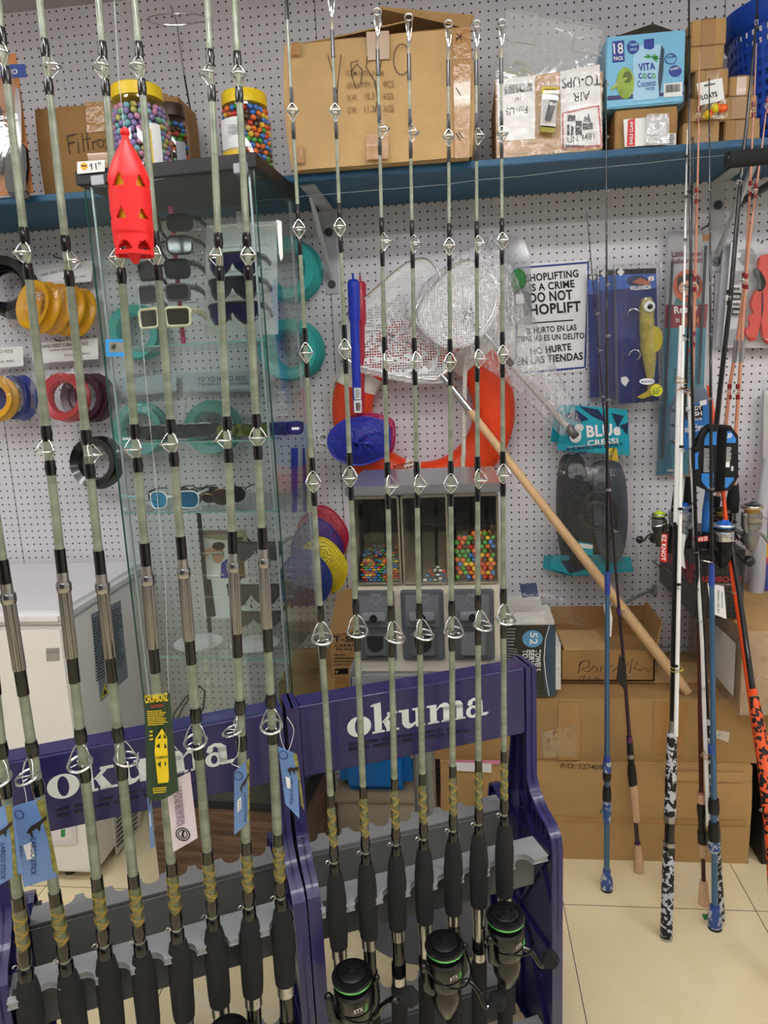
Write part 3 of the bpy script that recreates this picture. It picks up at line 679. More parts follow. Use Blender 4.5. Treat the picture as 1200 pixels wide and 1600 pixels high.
# carton picture
fc.poly([(994, 74), (1004, 71), (1033, 69), (1034, 120), (1029, 158 - 4), (989, 158), (989, 90)], mat('printed_pack', 'a7d4ef', .4), t, .0005, 'printed_picture')
fc.poly([(1033, 70), (1038, 78), (1036, 115), (1030, 154), (1028, 120)], mat('printed_pack_side', '27374d', .4), t, .0006, 'printed_picture')
fc.poly([(1006, 62), (1022, 60), (1022, 75), (1016, 78), (1006, 76)], M_navy, t, .0007, 'printed_picture')
fc.line('VITA', 998, 112, 1024, 109, 12, M_navy, t, .03, lift=.0016); 
M_grn = mat('green_ink', '3f9a3e', .5)
for s, x, mm in (('C', 998, M_navy), ('O', 1005, M_grn), ('C', 1012, M_navy), ('O', 1019, M_grn)): fc.line(s, x, 124, x + 6, 123, 9, mm, t, .04, lift=.0016)
fc.line('Coconut', 996, 137, 1025, 134, 10, M_navy, t, .01, lift=.0016); fc.line('WATER', 1008, 142, 1023, 141, 5, M_navy, t, .01, lift=.0016)
mb = MB()
for a in (-160, -130, -95, -60, -25, 5, 40): 
    q = (1018, 92); e = (q[0] + 14 * math.cos(math.radians(a)), q[1] + 9 * math.sin(math.radians(a)))
    mb.prism([fc.p(q[0], q[1] - 2, .0012), fc.p((q[0] + e[0]) / 2, (q[1] + e[1]) / 2 - 3, .0012), fc.p(*e, .0012), fc.p((q[0] + e[0]) / 2, (q[1] + e[1]) / 2 + 1, .0012)], fc.N * .0003)
build(mb, 'printed_palm', M_grn, t)
mb = MB().prism([fc.p(*q, .0008) for q in circ(977, 130, 14, 25)[:-1]], fc.N * .0005); build(mb, 'printed_coconut', mat('coconut_green', '8fae3e', .45, var=.25, vscale=40), t)
mb = MB().prism([fc.p(*q, .0018) for q in circ(980, 121, 7, 9)[:-1]], fc.N * .0005); build(mb, 'printed_stem', mat('stem_olive', '5a6b22', .5), t)
fc.strokes([[(980, 122), (970, 130), (960, 137), (954, 141)], [(980, 122), (968, 126), (956, 138)]], .0022, mat('stem_green', 'a8bb5a', .5), t, 'printed_stem', .002)
mb = MB().tube([fc.p(*q, .001) for q in circ(1048, 92, 9, 8)[:-1]], .0009, 5, closed=True); build(mb, 'printed_badge', M_navy, t)
mb = MB().prism([fc.p(*q, .0006) for q in circ(1055, 111, 10, 9)[:-1]], fc.N * .0006); build(mb, 'printed_badge', M_navy, t)
fc.line('NON-GMO', 1041, 92, 1055, 90, 4, M_navy, t, .02, lift=.0018); fc.line('VITAMIN C', 1047, 112, 1063, 107, 4, M_white, t, .02, lift=.0022)
# -- stack of small cartons
sm = [(1060, 26, 1078, 1135, 71, 'topmost small carton of the stack beside the blue basket', 1), ]
SB = [  # x0, ytop, x1, ybot, label, z-level
 (1067, 190, 1124, 227, 'small carton at the bottom left of the stack on the blue shelf', 0),
 (1132, 186, 1188, 221, 'small carton at the bottom right of the stack against the blue basket', 0),
 (1076, 152, 1122, 190, 'small carton second from the bottom, behind the floats pack', 1),
 (1124, 150, 1184, 186, 'small carton on the bottom right one, under the low top right carton', 1),
 (1087, 108, 1138, 152, 'small carton in the middle of the stack with the floats pack on its corner', 2),
 (1139, 118, 1178, 150, 'small carton at the top right of the stack, beside the middle one', 2),
 (1078, 71, 1131, 107, 'small carton just below the topmost one of the stack', 3),
 (1079, 29, 1135, 70, 'topmost small carton of the stack beside the blue basket', 4)]
tops = {}
M_smc = mat('small_carton_card', 'b8935f', .8, var=.07, bump=.1)
for i, (a, y0, b_, y1, lab, lev) in enumerate(SB):
    right = i in (1, 3, 5)
    Yb = 2.085 + .006 * lev + (.02 if right else 0)
    X0, X1, _, _2 = rect(a, y0, b_, y1, Yb)
    z0 = ZS if lev == 0 else tops[(right, lev - 1)]
    z1 = PY((a + b_) / 2, y0, Yb).z; tops[(right, lev)] = z1
    carton('small_carton', lab, 'box', X0, X1, Yb, Yb + .095, z0 + .0005, z1, M_smc, group='small plain cartons stacked on the shelf', tape='v', tape_m=mat('tape_dull_brown', 'a57c47', .35, coat=.3))
# floats pack
fp = Face((0, 2.06, 0), (0, -1, 0))
t = thing('floats_pack', 'bag of orange and yellow fishing floats with a white FLOATS header card', 'floats pack', fp.p(1112, 190))
fp.poly([(1088, 131), (1128, 122), (1132, 156), (1094, 165)], M_white, t, .0012, 'header_card')
fp.line('FLOATS', 1093, 158, 1121, 151, 8, M_black, t, .03, lift=.002)
fp.poly([(1100, 133), (1117, 130), (1117, 132), (1100, 136)], mat('hang_slot', '4a4a4a', .6), t, .0016, 'hang_slot')
build(MB().prism([fp.p(x, y, .016) for x, y in ((1094, 163), (1131, 157), (1134, 184), (1126, 189), (1096, 188))], (0, .001, 0)), 'bag', M_bag, t)
for (x, y, m1, m2) in ((1103, 182, 'e2c21f', 'e8571a'), (1115, 172, 'd7cc1f', 'ef6a1a'), (1126, 173, 'f0641c', 'f0641c')):
    p = fp.p(x, y, .012); f_ = build(MB().sph(p, .0115), 'float', mat('float_' + m1, m1, .35), t)
    build(MB().sph(p + V((.0035, -.0005, .001)), .0103), 'float_half', mat('float_' + m2, m2, .35), f_)
    WM.setdefault(f_, Matrix())
# blue basket
c = V((PY(1135, 60, 2.16).x + .175, 2.20, ZS)); zt = PY(1160, 5, 2.10).z
c.x = PY(1150, 150, 2.2).x + .155
t = thing('plastic_basket', 'tall blue plastic basket with square perforations at right end of the shelf', 'basket', c)
def perf():
    m, nt, b = newmat('blue_perforated_plastic'); b.inputs['Base Color'].default_value = lin('1548b8'); b.inputs['Roughness'].default_value = .35
    tc = N(nt, 'ShaderNodeNewGeometry'); sp = N(nt, 'ShaderNodeSeparateXYZ')
    cb = N(nt, 'ShaderNodeVectorMath', operation='SUBTRACT'); cb.inputs[1].default_value = c; nt.links.new(tc.outputs['Position'], cb.inputs[0]); nt.links.new(cb.outputs[0], sp.inputs[0])
    at = N(nt, 'ShaderNodeMath', operation='ARCTAN2'); nt.links.new(sp.outputs['Y'], at.inputs[0]); nt.links.new(sp.outputs['X'], at.inputs[1])
    def cellm(src, k, f):
        a = N(nt, 'ShaderNodeMath', operation='MULTIPLY_ADD'); a.inputs[1].default_value = k; a.inputs[2].default_value = 100; nt.links.new(src, a.inputs[0])
        q = N(nt, 'ShaderNodeMath', operation='FRACT'); nt.links.new(a.outputs[0], q.inputs[0])
        l = N(nt, 'ShaderNodeMath', operation='LESS_THAN'); l.inputs[1].default_value = f; nt.links.new(q.outputs[0], l.inputs[0]); return l
    a = cellm(at.outputs[0], 52 / (2 * PI), .5); b2 = cellm(sp.outputs['Z'], 1 / .026, .55)
    gz = N(nt, 'ShaderNodeMath', operation='LESS_THAN'); gz.inputs[1].default_value = zt - ZS - .055; nt.links.new(sp.outputs['Z'], gz.inputs[0])
    m1 = N(nt, 'ShaderNodeMath', operation='MULTIPLY'); nt.links.new(a.outputs[0], m1.inputs[0]); nt.links.new(b2.outputs[0], m1.inputs[1])
    m2 = N(nt, 'ShaderNodeMath', operation='MULTIPLY'); nt.links.new(m1.outputs[0], m2.inputs[0]); nt.links.new(gz.outputs[0], m2.inputs[1])
    inv = N(nt, 'ShaderNodeMath', operation='SUBTRACT'); inv.inputs[0].default_value = 1; nt.links.new(m2.outputs[0], inv.inputs[1])
    nt.links.new(inv.outputs[0], b.inputs['Alpha']); return m
H = zt - ZS
build(MB().lathe([(.001, .002), (.14, .002), (.155, .03), (.178, H), (.174, H), (.150, .035), (.001, .008)], c, n=56, cap=False), 'basket_wall', perf(), t)
build(MB().lathe([(.176, H - .05), (.182, H - .045), (.196, H - .01), (.200, H), (.178, H + .002)], c, n=56, cap=False), 'rim', mat('blue_basket_plastic', '1548b8', .35), t)
# ================================================ glass display cabinet
e1 = V((.9976, -.0698, 0)); e2 = V((.0698, .9976, 0))
TR = V((-.461, 1.75, 0)); TW = .464; TD = .34; TL = TR - e1 * TW
def tw(a, b, z): return TL + e1 * a + e2 * b + V((0, 0, z))
TF = Face(tw(0.012, .012, 0), -e2)        # the front pane
def tz(px, py): return TF.p(px, py).z
cab = thing('display_cabinet', 'tall glass display cabinet with black top and brown wooden base holding sunglasses', 'display cabinet', tw(TW / 2, TD / 2, 0))
def tbox(mb, a0, a1, b0, b1, z0, z1): return mb.obox(tw(a0, b0, z0), e1 * (a1 - a0), e2 * (b1 - b0), (0, 0, z1 - z0))
M_blkwood = mat('black_wood', '131215', .5, var=.25, vscale=30, stretch=(3, 3, 40))
ZB = tz(350, 1255)
build(tbox(MB(), -.004, TW, 0, TD, TT - .032, TT).bevel(.0012), 'cabinet_top', M_blkwood, cab)
def woodmat(name, c1, c2):
    m, nt, b = newmat(name); g = N(nt, 'ShaderNodeNewGeometry'); mp = N(nt, 'ShaderNodeMapping'); mp.inputs['Scale'].default_value = (2.5, 2.5, 30)
    nt.links.new(g.outputs['Position'], mp.inputs[0]); no = N(nt, 'ShaderNodeTexNoise'); no.inputs['Scale'].default_value = 2; no.inputs['Detail'].default_value = 8; no.inputs['Distortion'].default_value = .8
    nt.links.new(mp.outputs[0], no.inputs['Vector']); cr = N(nt, 'ShaderNodeValToRGB'); cr.color_ramp.elements[0].position = .35; cr.color_ramp.elements[1].position = .68
    cr.color_ramp.elements[0].color = lin(c1); cr.color_ramp.elements[1].color = lin(c2); nt.links.new(no.outputs[0], cr.inputs[0]); nt.links.new(cr.outputs[0], b.inputs['Base Color']); b.inputs['Roughness'].default_value = .4; return m
M_walnut = woodmat('brown_walnut', '4a3628', '7d6150')
build(tbox(MB(), 0, TW, .005, TD, .0, ZB - .012), 'cabinet_base', M_walnut, cab)
build(tbox(MB(), -.002, TW + .002, 0, TD + .002, ZB - .012, ZB).bevel(.001), 'base_deck', M_blkwood, cab)
def pane(a0, a1, b0, b1, z0, z1, nm):
    p = build(tbox(MB(), a0, a1, b0, b1, z0, z1), nm, M_glass, cab); return p
def edges(L, parent):
    mb = MB()
    for (a, b) in L: mb.obox(tw(a - .0016, b - .0016, ZB), e1 * .0032, e2 * .0032, (0, 0, TT - .033 - ZB))
    return build(mb, 'glass_edge', M_glassedge, parent)
for nm, q, ed in (('front_pane', (.012, TW - .012, .010, .0125), [(.012, .0105)]), ('left_pane', (.012, .0145, .014, TD - .014), []), ('right_pane', (TW - .0145, TW - .012, .014, TD - .014), [(TW - .0125, .0145)]), ('back_pane', (.012, TW - .012, TD - .0125, TD - .010), [])):
    p = pane(*q, ZB, TT - .033, nm)
    if ed: edges(ed, p)
shelfz = [tz(300, 536), tz(300, 690), tz(300, 800), tz(310, 1028)]
for z in shelfz:
    s_ = pane(.016, TW - .016, .018, TD - .018, z - .004, z, 'glass_shelf')
    build(tbox(MB(), .016, TW - .016, .0165, .018, z - .004, z), 'glass_edge', mat('shelf_edge', '6f9a93', .1, coat=.5), s_)
M_dull = mat('dull_nickel', '8a8c90', .35, .9)
for (px, py, w) in ((156, 282, .035), (378, 263, .035)):
    p = TF.p(px, py); build(MB().obox(p + V((-w / 2, -.012, -.013)), e1 * w, e2 * .028, (0, 0, .022)).bevel(.001), 'glass_clip', M_dull, cab)
M_alu = mat('white_corner_strip', 'b5bcc4', .3, .5)
for (a, b) in ((.026, .02), (TW - .026, .02), (TW - .02, TD - .02)):
    build(MB().obox(tw(a - .0025, b - .0025, ZB), e1 * .005, e2 * .005, (0, 0, TT - .035 - ZB)), 'corner_strip', M_alu, cab)
for (px, py) in ((190, 688), (190, 768 + 30), (455, 672)):
    p = TF.p(px, py); build(MB().obox(p + V((0, .006, 0)), e1 * .018, e2 * .01, (0, 0, .006)), 'shelf_support', mat('white_clip', 'd8dadd', .4), cab)
# blue sticker on the front pane
bs = TF.p(178, 543)
t = thing('door_sticker', 'small bright blue sticker with a black crab-like print on the cabinet glass', 'sticker', bs)
TF2 = Face(tw(0, .0085, 0), -e2)
TF2.poly([(165, 530), (196, 530), (196, 557), (166, 557)], mat('bright_blue', '2f9be6', .4), t, .0006, 'sticker_sheet')
TF2.poly([(171, 534), (194, 535), (194, 550), (171, 551)], mat('sticker_grey', '8d8a80', .5), t, .0010, 'sticker_picture')
mb = MB()
for a in range(0, 360, 45): q = (178, 542); mb.tube([TF2.p(*q, .0014), TF2.p(q[0] + 5 * math.cos(math.radians(a)), q[1] + 6 * math.sin(math.radians(a)), .0014)], .001, 4)
build(mb, 'sticker_figure', M_black, t)
# price card clipped on the top
t = thing('price_tag', 'white price card reading $11.99 with a sun face, clipped on the cabinet top', 'price tag', TF.p(142, 270))
TF3 = Face(tw(0, -.004, 0), -e2)
TF3.poly([(121, 253), (164, 250), (164, 268), (121, 272)], M_white, t, .0012, 'tag_card')
TF3.line('11', 144, 266, 152, 265, 10, M_black, t, .01, lift=.002); TF3.line('99', 154, 259, 159, 258, 5, M_black, t, .01, lift=.002); TF3.line('$', 141, 261, 143, 261, 5, M_black, t, .01, lift=.002)
mb = MB(); cx0, cy0 = 132, 260; pts = []
for i in range(24): r_ = 6.5 if i % 2 else 4.8; pts.append(TF3.p(cx0 + r_ * math.cos(i * PI / 12), cy0 + r_ * 1.1 * math.sin(i * PI / 12), .0014))
build(mb.prism(pts, V((0, -.0003, 0))), 'printed_sun', mat('sun_yellow', 'f0b82c', .5), t)
mb = MB()
for dx in (-2.3, 1.8): mb.prism([TF3.p(*q, .002) for q in circ(cx0 + dx, cy0 - .5, 1.9, 1.4, n=8)[:-1]], V((0, -.0002, 0)))
build(mb, 'printed_glasses', M_black, t)
# ------------------------------------------------ sunglasses
def rrect(w, h, r, n=5, taper=0.0):
    pts = []
    for cx_, cy_, a0 in ((w / 2 - r, h / 2 - r, 0), (-w / 2 + r, h / 2 - r, 90), (-w / 2 + r, -h / 2 + r, 180), (w / 2 - r, -h / 2 + r, 270)):
        for i in range(n + 1):
            a = math.radians(a0 + 90 * i / n); x = cx_ + r * math.cos(a); y = cy_ + r * math.sin(a)
            pts.append((x * (1 + taper * y / h), y))
    return pts
def sunglasses(px, py, b, label, fcol, lcol, W=.142, h=.05, lw=.058, rr=.016, style='box', name='sunglasses', tilt=0, mirror=False, group='sunglasses in the cabinet', framew=.0035, z=None, rot=0, folded=False, metal=False, taper=.08, clearlens=False):
    O = PP(px, py, tw(0, b, 0), -e2)
    if z is not None: O.z = z + h / 2 + .003
    rotm = Matrix.Rotation(math.radians(rot), 3, 'Z')
    X = rotm @ e1; Z = V((0, 0, 1)); Yv = rotm @ e2
    t = thing(name, label, 'sunglasses', O + V((0, 0, -h / 2)), group)
    fm = mat('frame_' + fcol, fcol, .25, .9 if metal else 0, coat=.4); lm = mat('lens_' + lcol + ('m' if mirror else ''), lcol, .06, .75 if mirror else .1, coat=.35)
    gap = W / 2 - lw / 2
    def wrap(p, x): return p + Yv * (x * x * (3.5 if style != 'flat' else 1))
    mbf = MB()
    if style == 'shield':
        n = 20
        for sgn in (1,):
            top = [(-W / 2 + W * i / n) for i in range(n + 1)]
            outline = [(x, h * .5 - .003 * (abs(x) / W * 2) ** 2) for x in top] + [(W * .5, -h * .1), (W * .40, -h * .45), (W * .22, -h * .5), (W * .07, -h * .2), (0, h * .08), (-W * .07, -h * .2), (-W * .22, -h * .5), (-W * .40, -h * .45), (-W * .5, -h * .1)]
        P_ = [wrap(O + X * x + Z * y, x) for x, y in outline]
        lens = MB(); lens.prism(P_, Yv * .002); build(lens, 'lens', lm, t)
        build(MB().tube(P_, framew * .55, 6, closed=True), 'frame', fm, t)
    else:
        for sg in (-1, 1):
            prof = rrect(lw, h, rr, taper=taper)
            if style == 'round': prof = [(lw / 2 * math.cos(a * PI / 12), h / 2 * math.sin(a * PI / 12)) for a in range(24)]
            if style == 'aviator': prof = [(x * (1 + .12 * y / h), y + (-.12 * h * (sg * x / lw)) * (1 if y < 0 else .2)) for x, y in rrect(lw, h, min(h, lw) * .42, 6)]
            P_ = [wrap(O + X * (sg * gap + x) + Z * y, sg * gap + x) for x, y in prof]
            build(MB().prism(P_, Yv * .0015), 'lens', lm, t)
            mbf.tube(P_, framew, 6, closed=True, flat=.7)
        mbf.tube([wrap(O + X * (-gap + lw / 2) + Z * h * .15, .02), O + Z * h * .24, wrap(O + X * (gap - lw / 2) + Z * h * .15, .02)], framew * .9, 6)
        build(mbf, 'frame', fm, t)
    for sg in (-1, 1):
        a = wrap(O + X * (sg * (W / 2 + .001)) + Z * h * .32, W / 2)
        if folded: pts = [a, a + Yv * .012, a + Yv * .014 - X * sg * W * .8 - Z * .004]
        else: pts = [a, a + Yv * .05 + Z * .002, a + Yv * .10 - Z * .004 - X * sg * .004, a + Yv * .135 - Z * .028 - X * sg * .008]
        build(MB().tube(pts, [framew * 1.0, framew * 1.2, framew, framew * .8][:len(pts)], 6, flat=1.6 if not metal else 1), 'temple', fm, t)
    return t
# rack on the top shelf
M_acr = clear('acrylic', (.96, .97, .98), .12, .04, haze=.06)
def rack(px, py0, py1, b, pegs, half, label, postm, side=0):
    py1 = py1 * 1.0
    O0 = PP(px, py0, tw(0, b, 0), -e2); O1 = PP(px, py1, tw(0, b, 0), -e2)
    O1.x, O1.y = O0.x, O0.y
    O1.z = (shelfz[0] if py1 < 600 else shelfz[3] if py1 < 1050 else ZB) + .002
    t = thing('sunglasses_rack', label, 'rack', O1)
    build(MB().obox(O1 + V((-.006, 0, 0)), (.012, 0, 0), (0, .004, 0), (0, 0, O0.z - O1.z)), 'post', postm, t)
    for y in pegs:
        p = PP(px, y, tw(0, b, 0), -e2); p.x = O0.x
        mb = MB().cyl(p + V((-half, -.004, 0)), p + V((half, -.004, 0)), .0022, n=8)
        for s in (-1, 1): mb.sph(p + V((s * half, -.004, 0)), .0045, seg=8)
        build(mb, 'peg', M_acr, t)
    return t
rack(266, 322, 536, .13, (362, 399, 437, 475, 511), .075, 'pink-posted acrylic rack holding five sunglasses on the upper cabinet shelf', mat('pink_post', 'b3355c', .4))
rack(372, 330, 536, .13, (352, 386, 424, 462, 500), .075, 'clear acrylic rack holding three blue wraparound sunglasses at upper right of the cabinet', M_acr)
sunglasses(256, 349, .115, 'black wraparound sunglasses, top of the left rack behind the red lantern float', '141416', '1c1e22', h=.04, lw=.062, rr=.014)
sunglasses(256, 384, .105, 'black sunglasses with a pink inner edge, second from top of the left rack', '2a1a20', '1c1e24', h=.045, lw=.062, rr=.015)
sunglasses(252, 421, .095, 'glossy black square sunglasses, middle pair of the left rack', '111113', '24282c', h=.045, lw=.06, rr=.013, framew=.0045)
sunglasses(252, 458, .085, 'grey zebra-striped sunglasses just above the cream pair', '5a545a', '2c2a30', h=.041, lw=.058, rr=.013, framew=.0045)
sunglasses(253, 496, .075, 'cream-framed square sunglasses at the bottom of the left rack', 'efe3c2', '33281f', h=.047, lw=.060, rr=.010, framew=.0052)
for y, s in ((412, 'top'), (450, 'middle'), (489, 'bottom')):
    sunglasses(363, y, .085 - .01 * (y - 412) / 38, {'top': 'blue-mirrored wraparound sunglasses, uppermost of three on the right rack', 'middle': 'dark wraparound sunglasses, middle of three on the right rack', 'bottom': 'blue-tinted wraparound sunglasses, lowest of three on the right rack'}[s], '16171b', {'top': '1c2a6e', 'middle': '20242c', 'bottom': '242f66'}[s], W=.13, h=.055, style='shield', mirror=(s != 'middle'), framew=.005)
t = thing('white_card', 'pale rectangular card standing behind the blue wraparound sunglasses', 'card', tw(.35, .2, shelfz[0]))
cf = Face(tw(0, .20, 0), -e2); cf.poly([(322, 352), (432, 345), (435, 522), (320, 524)], mat('pale_card', 'c9cfcb', .5), t, .001, 'card_sheet')
t = thing('clear_clip', 'clear plastic peg with a torn white price strip at upper right of the cabinet', 'clip', tw(.42, .05, tz(435, 400)))
sf = Face(tw(TW - .03, 0, 0), -e2); mb = MB().prism([sf.p(*q) for q in ((432, 343), (440, 346), (442, 402), (439, 408), (436, 398))], (0, .001, 0)); build(mb, 'torn_strip', M_white, t)
build(MB().cyl(sf.p(372, 355), sf.p(436, 350), .0025, n=8), 'peg', M_acr, t)
# folded sunglasses in a row on the second shelf
z = shelfz[1]
for i in range(5):
    sunglasses(236 + 16 * i, 668, .07 + .01 * i, '%s dark folded sunglasses from the left, second cabinet shelf' % ['first', 'second', 'third', 'fourth', 'fifth'][i], '1e2022', '303436', W=.13, h=.038, lw=.055, style='shield', z=z, folded=True, group='folded dark sunglasses on the second shelf', rot=12)
for i, (c1, c2) in enumerate((('2a2c30', '7a8a3c'), ('26284a', '8c9a4a'), ('1e2050', '2c2f7a'), ('1c1e48', '30348a'))):
    sunglasses(372 + 22 * i, 668, .07 + .012 * i, ['olive-lensed folded sunglasses beside the dark row', 'yellow-green lensed folded sunglasses, second of the coloured row', 'violet-blue folded sunglasses, third of the coloured row', 'violet-blue folded sunglasses at the right end of the shelf row'][i], c1, c2, W=.12, h=.034, lw=.05, style='aviator', z=z, folded=True, mirror=True, group='coloured sunglasses on the second shelf', rot=12, framew=.0018)
z = shelfz[2]
sunglasses(268, 778, .05, 'white-framed sunglasses with bright blue mirrored lenses lying on the third shelf', 'f0f2f5', '2a9ad0', W=.14, h=.046, lw=.056, style='aviator', z=z, mirror=True, framew=.0022)
for i, (x, b, fcx, lc, lab) in enumerate(((262, .10, '5c5040', '4a4038', 'brown gradient sunglasses behind the blue mirrored pair'), (308, .13, '2a2624', '1e1c1c', 'dark sunglasses in the middle of the third shelf'), (322, .09, '8a6a4c', '5c4a40', 'round copper-rimmed sunglasses on the third shelf'), (344, .13, '20242a', '343a42', 'dark round sunglasses at the right of the third shelf'))):
    sunglasses(x, 770, b, lab, fcx, lc, W=.135, h=.045, lw=.052, style='round', z=z, metal=True, mirror=True, framew=.0016)
t = thing('turquoise_sunglasses', 'pale turquoise pair of glasses seen edge-on at left of the third shelf', 'sunglasses', PP(205, 775, tw(0, .06, 0), -e2), 'sunglasses in the cabinet')
build(MB().tube([PP(188, 774, tw(0, .06, 0), -e2), PP(205, 777, tw(0, .05, 0), -e2), PP(222, 776, tw(0, .05, 0), -e2)], [.003, .004, .003], 8), 'frame', mat('turq', '9fd4e0', .15, coat=.6), t)
# picture card and wrap glasses on the fourth shelf
t = thing('photo_card', 'tall printed card headed Fashion Sunglasses with a picture of a person in sunglasses', 'card', tw(.27, .22, shelfz[3]))
pf = Face(tw(0, .22, 0), -e2)
pf.poly([(313, 828), (385, 826), (392, 964), (320, 968)], mat('photo_card_sky', 'cfcfc8', .35), t, .001, 'card_sheet')
pf.poly([(314, 829), (385, 827), (386, 848), (314, 840)], mat('photo_beach', '9a9478', .6), t, .0016, 'printed_beach')
pf.poly([(316, 905), (388, 903), (391, 962), (320, 966)], mat('card_lower_panel', 'd6dad9', .3), t, .0014, 'printed_panel')
pf.line('Fashion Sunglasses', 314, 837, 362, 834, 6, mat('magenta_print', '8a2a78', .5), t, .01, lift=.0022)
pf.poly([(318, 903), (314, 868), (322, 872), (330, 880), (346, 884), (350, 903)], mat('printed_shirt', 'd8d4d0', .5), t, .0018, 'printed_shirt')
pf.poly([(316, 862), (334, 852), (336, 858), (322, 872), (320, 880)], mat('printed_arm', 'c49a7c', .5), t, .0019, 'printed_arm')
mb = MB().prism([pf.p(*q, .002) for q in circ(341, 866, 9, 14)[:-1]], pf.N * .0003); build(mb, 'printed_face', mat('printed_skin', 'b98e72', .5), t)
mb = MB().prism([pf.p(*q, .0026) for q in circ(342, 853, 10, 6.5)[:-1]], pf.N * .0003); build(mb, 'printed_hair', mat('printed_hair', '33261f', .6), t)
pf.poly([(331, 863), (350, 862), (350, 867), (341, 866), (331, 868)], mat('printed_lens', '6c7674', .3), t, .0032, 'printed_glasses')
pf.poly([(345, 903), (346, 880), (356, 872), (362, 880), (364, 903)], mat('printed_blue', '3a3f8a', .5), t, .0021, 'printed_clothes')
pf.poly([(360, 903), (356, 860), (366, 838), (378, 842), (380, 860), (384, 903)], mat('printed_brown_hair', '6d4c35', .5), t, .0024, 'printed_hair')
pf.poly([(318, 906), (330, 905), (338, 962), (330, 964)], mat('printed_dark', '3a3e44', .5), t, .002, 'printed_panel')
rack(310, 800, 1000, .20, (827, 864, 898, 932, 964), .06, 'clear acrylic rack with a dark edge beside the printed card in the lower cabinet', mat('dark_edge', '2b2c30', .3))
rack(404, 800, 1000, .16, (827, 864, 898, 932), .08, 'acrylic rack with a pink post holding wrap sunglasses in the lower cabinet', mat('pink_post', 'b3355c', .4))
sunglasses(398, 862, .12, 'dark wrap sunglasses, uppermost on the lower right rack', '2a2c30', '3a3e44', W=.15, h=.055, style='shield', framew=.003)
sunglasses(392, 930, .11, 'dark goggles with a pink inner trim on the lower right rack', '221c22', '2a2a30', W=.15, h=.06, style='shield', framew=.004)
sunglasses(396, 968, .10, 'black wrap sunglasses at the bottom of the lower right rack', '1d1e22', '26282c', W=.145, h=.045, style='shield', framew=.004)
# round clear stand bases and pegs in the bottom compartment
for px, lab in ((310, 'round clear stand base on the fourth shelf, left'), (398, 'round clear stand base on the fourth shelf, right')):
    p = PP(px, 1003, tw(0, .12, 0), -e2); p.z = shelfz[3] + .0015
    build(MB().lathe([(.001, 0), (.07, 0), (.07, .003), (.001, .004)], p, n=36), 'stand_base', clear('stand_clear', (.95, .96, .97), .12, .04, haze=.25), label=lab + ' of the cabinet', cat='stand base', group='clear stand bases')
rack(318, 1010, 1190, .2, (1037, 1072, 1106), .06, 'clear acrylic pegs in the bottom compartment, left', M_acr)
rack(425, 1010, 1190, .2, (1037, 1072, 1106), .06, 'clear acrylic pegs in the bottom compartment, right', M_acr)
t = thing('black_glasses', 'black glasses folded in the bottom compartment of the cabinet', 'glasses', PP(290, 1130, tw(0, .12, 0), -e2), 'sunglasses in the cabinet')
g_ = Face(tw(0, .12, 0), -e2)
build(MB().tube([g_.p(*q) for q in ((268, 1140), (272, 1115), (290, 1090), (312, 1072), (320, 1080), (318, 1105), (305, 1130), (285, 1138), (268, 1140))], .0035, 8), 'frame', M_blackpl, t)
build(MB().tube([g_.p(*q) for q in ((275, 1128), (286, 1105), (302, 1082))], .003, 8), 'temple', M_blackpl, t)
# ================================================ chest freezer
FX = -1.152; FY = 1.837
fz = thing('chest_freezer', 'white chest freezer standing against the pegboard at left of the glass cabinet', 'freezer', (-1.75, 2.1, 0))
M_frz = mat('white_enamel', 'f0ede8', .3, coat=.3, var=.01, vscale=3)
zb = PP(116, 976, (0, FY, 0), (0, -1, 0)).z
build(MB().bx(-2.35, FX, FY, 2.39, .035, zb - .004).bevel(.012, 3), 'cabinet_body', M_frz, fz)
build(MB().bx(-2.36, FX + .008, FY - .012, 2.40, zb, zb + .042).bevel(.014, 3), 'lid', mat('lid_enamel', 'e9e8ea', .3, coat=.4), fz)
build(MB().bx(-2.33, FX - .01, FY + .01, 2.38, zb - .006, zb + .002), 'gasket', mat('gasket_grey', '9fa2a6', .6), fz)
for x in (-2.25, FX - .12):
    for y in (FY + .06, 2.33): build(MB().cyl((x, y, 0), (x, y, .036), .02, n=14), 'foot', M_blackpl, fz)
ff = Face((0, FY - .0008, 0), (0, -1, 0))
ff.poly([(72, 1013), (93, 1012), (93, 1032), (73, 1033)], mat('badge_grey', 'a9a8a6', .3, .4), fz, .0015, 'badge')
ff.line('FRIGIDAIRE', 74, 1020, 91, 1019, 2.6, mat('badge_ink', '6b6b6b', .4), fz, .01, lift=.003)
ff.strokes([[(74, 1028), (80, 1023), (86, 1026), (92, 1024)], [(74, 1030), (82, 1027), (92, 1029)]], .0006, M_chrome, fz, 'badge_wave', .0026)
ff.poly([(78, 1290), (119, 1287), (121, 1314), (117, 1319), (79, 1320)], mat('control_panel', 'dcd6da', .4), fz, .004, 'control_panel')
ff.poly([(81, 1294), (113, 1292), (114, 1310), (82, 1312)], mat('control_inset', 'e5dfe2', .5), fz, .005, 'control_panel')
ff.poly([(97, 1295), (103, 1294), (103, 1305), (97, 1306)], mat('green_lamp', '1f8a4c', .3), fz, .007, 'indicator')
fs = Face((FX + .0006, 0, 0), (1, 0, 0))
fs.poly([(142, 960), (188, 938), (200, 1058), (157, 1097)], mat('spec_label', '7f8a96', .5), fz, .0006, 'specification_label')
ink = mat('label_ink_dark', '2b3036', .6)
smalltext(Face((FX + .0014, 0, 0), (1, 0, 0)), (150, 1066), (196, 1038), (144, 966), ink, fz, 22, 5)
fs.poly([(157, 1094), (163, 1068), (170, 1082)], mat('warning_yellow', 'c9c23a', .5), fz, .0015, 'warning_triangle')
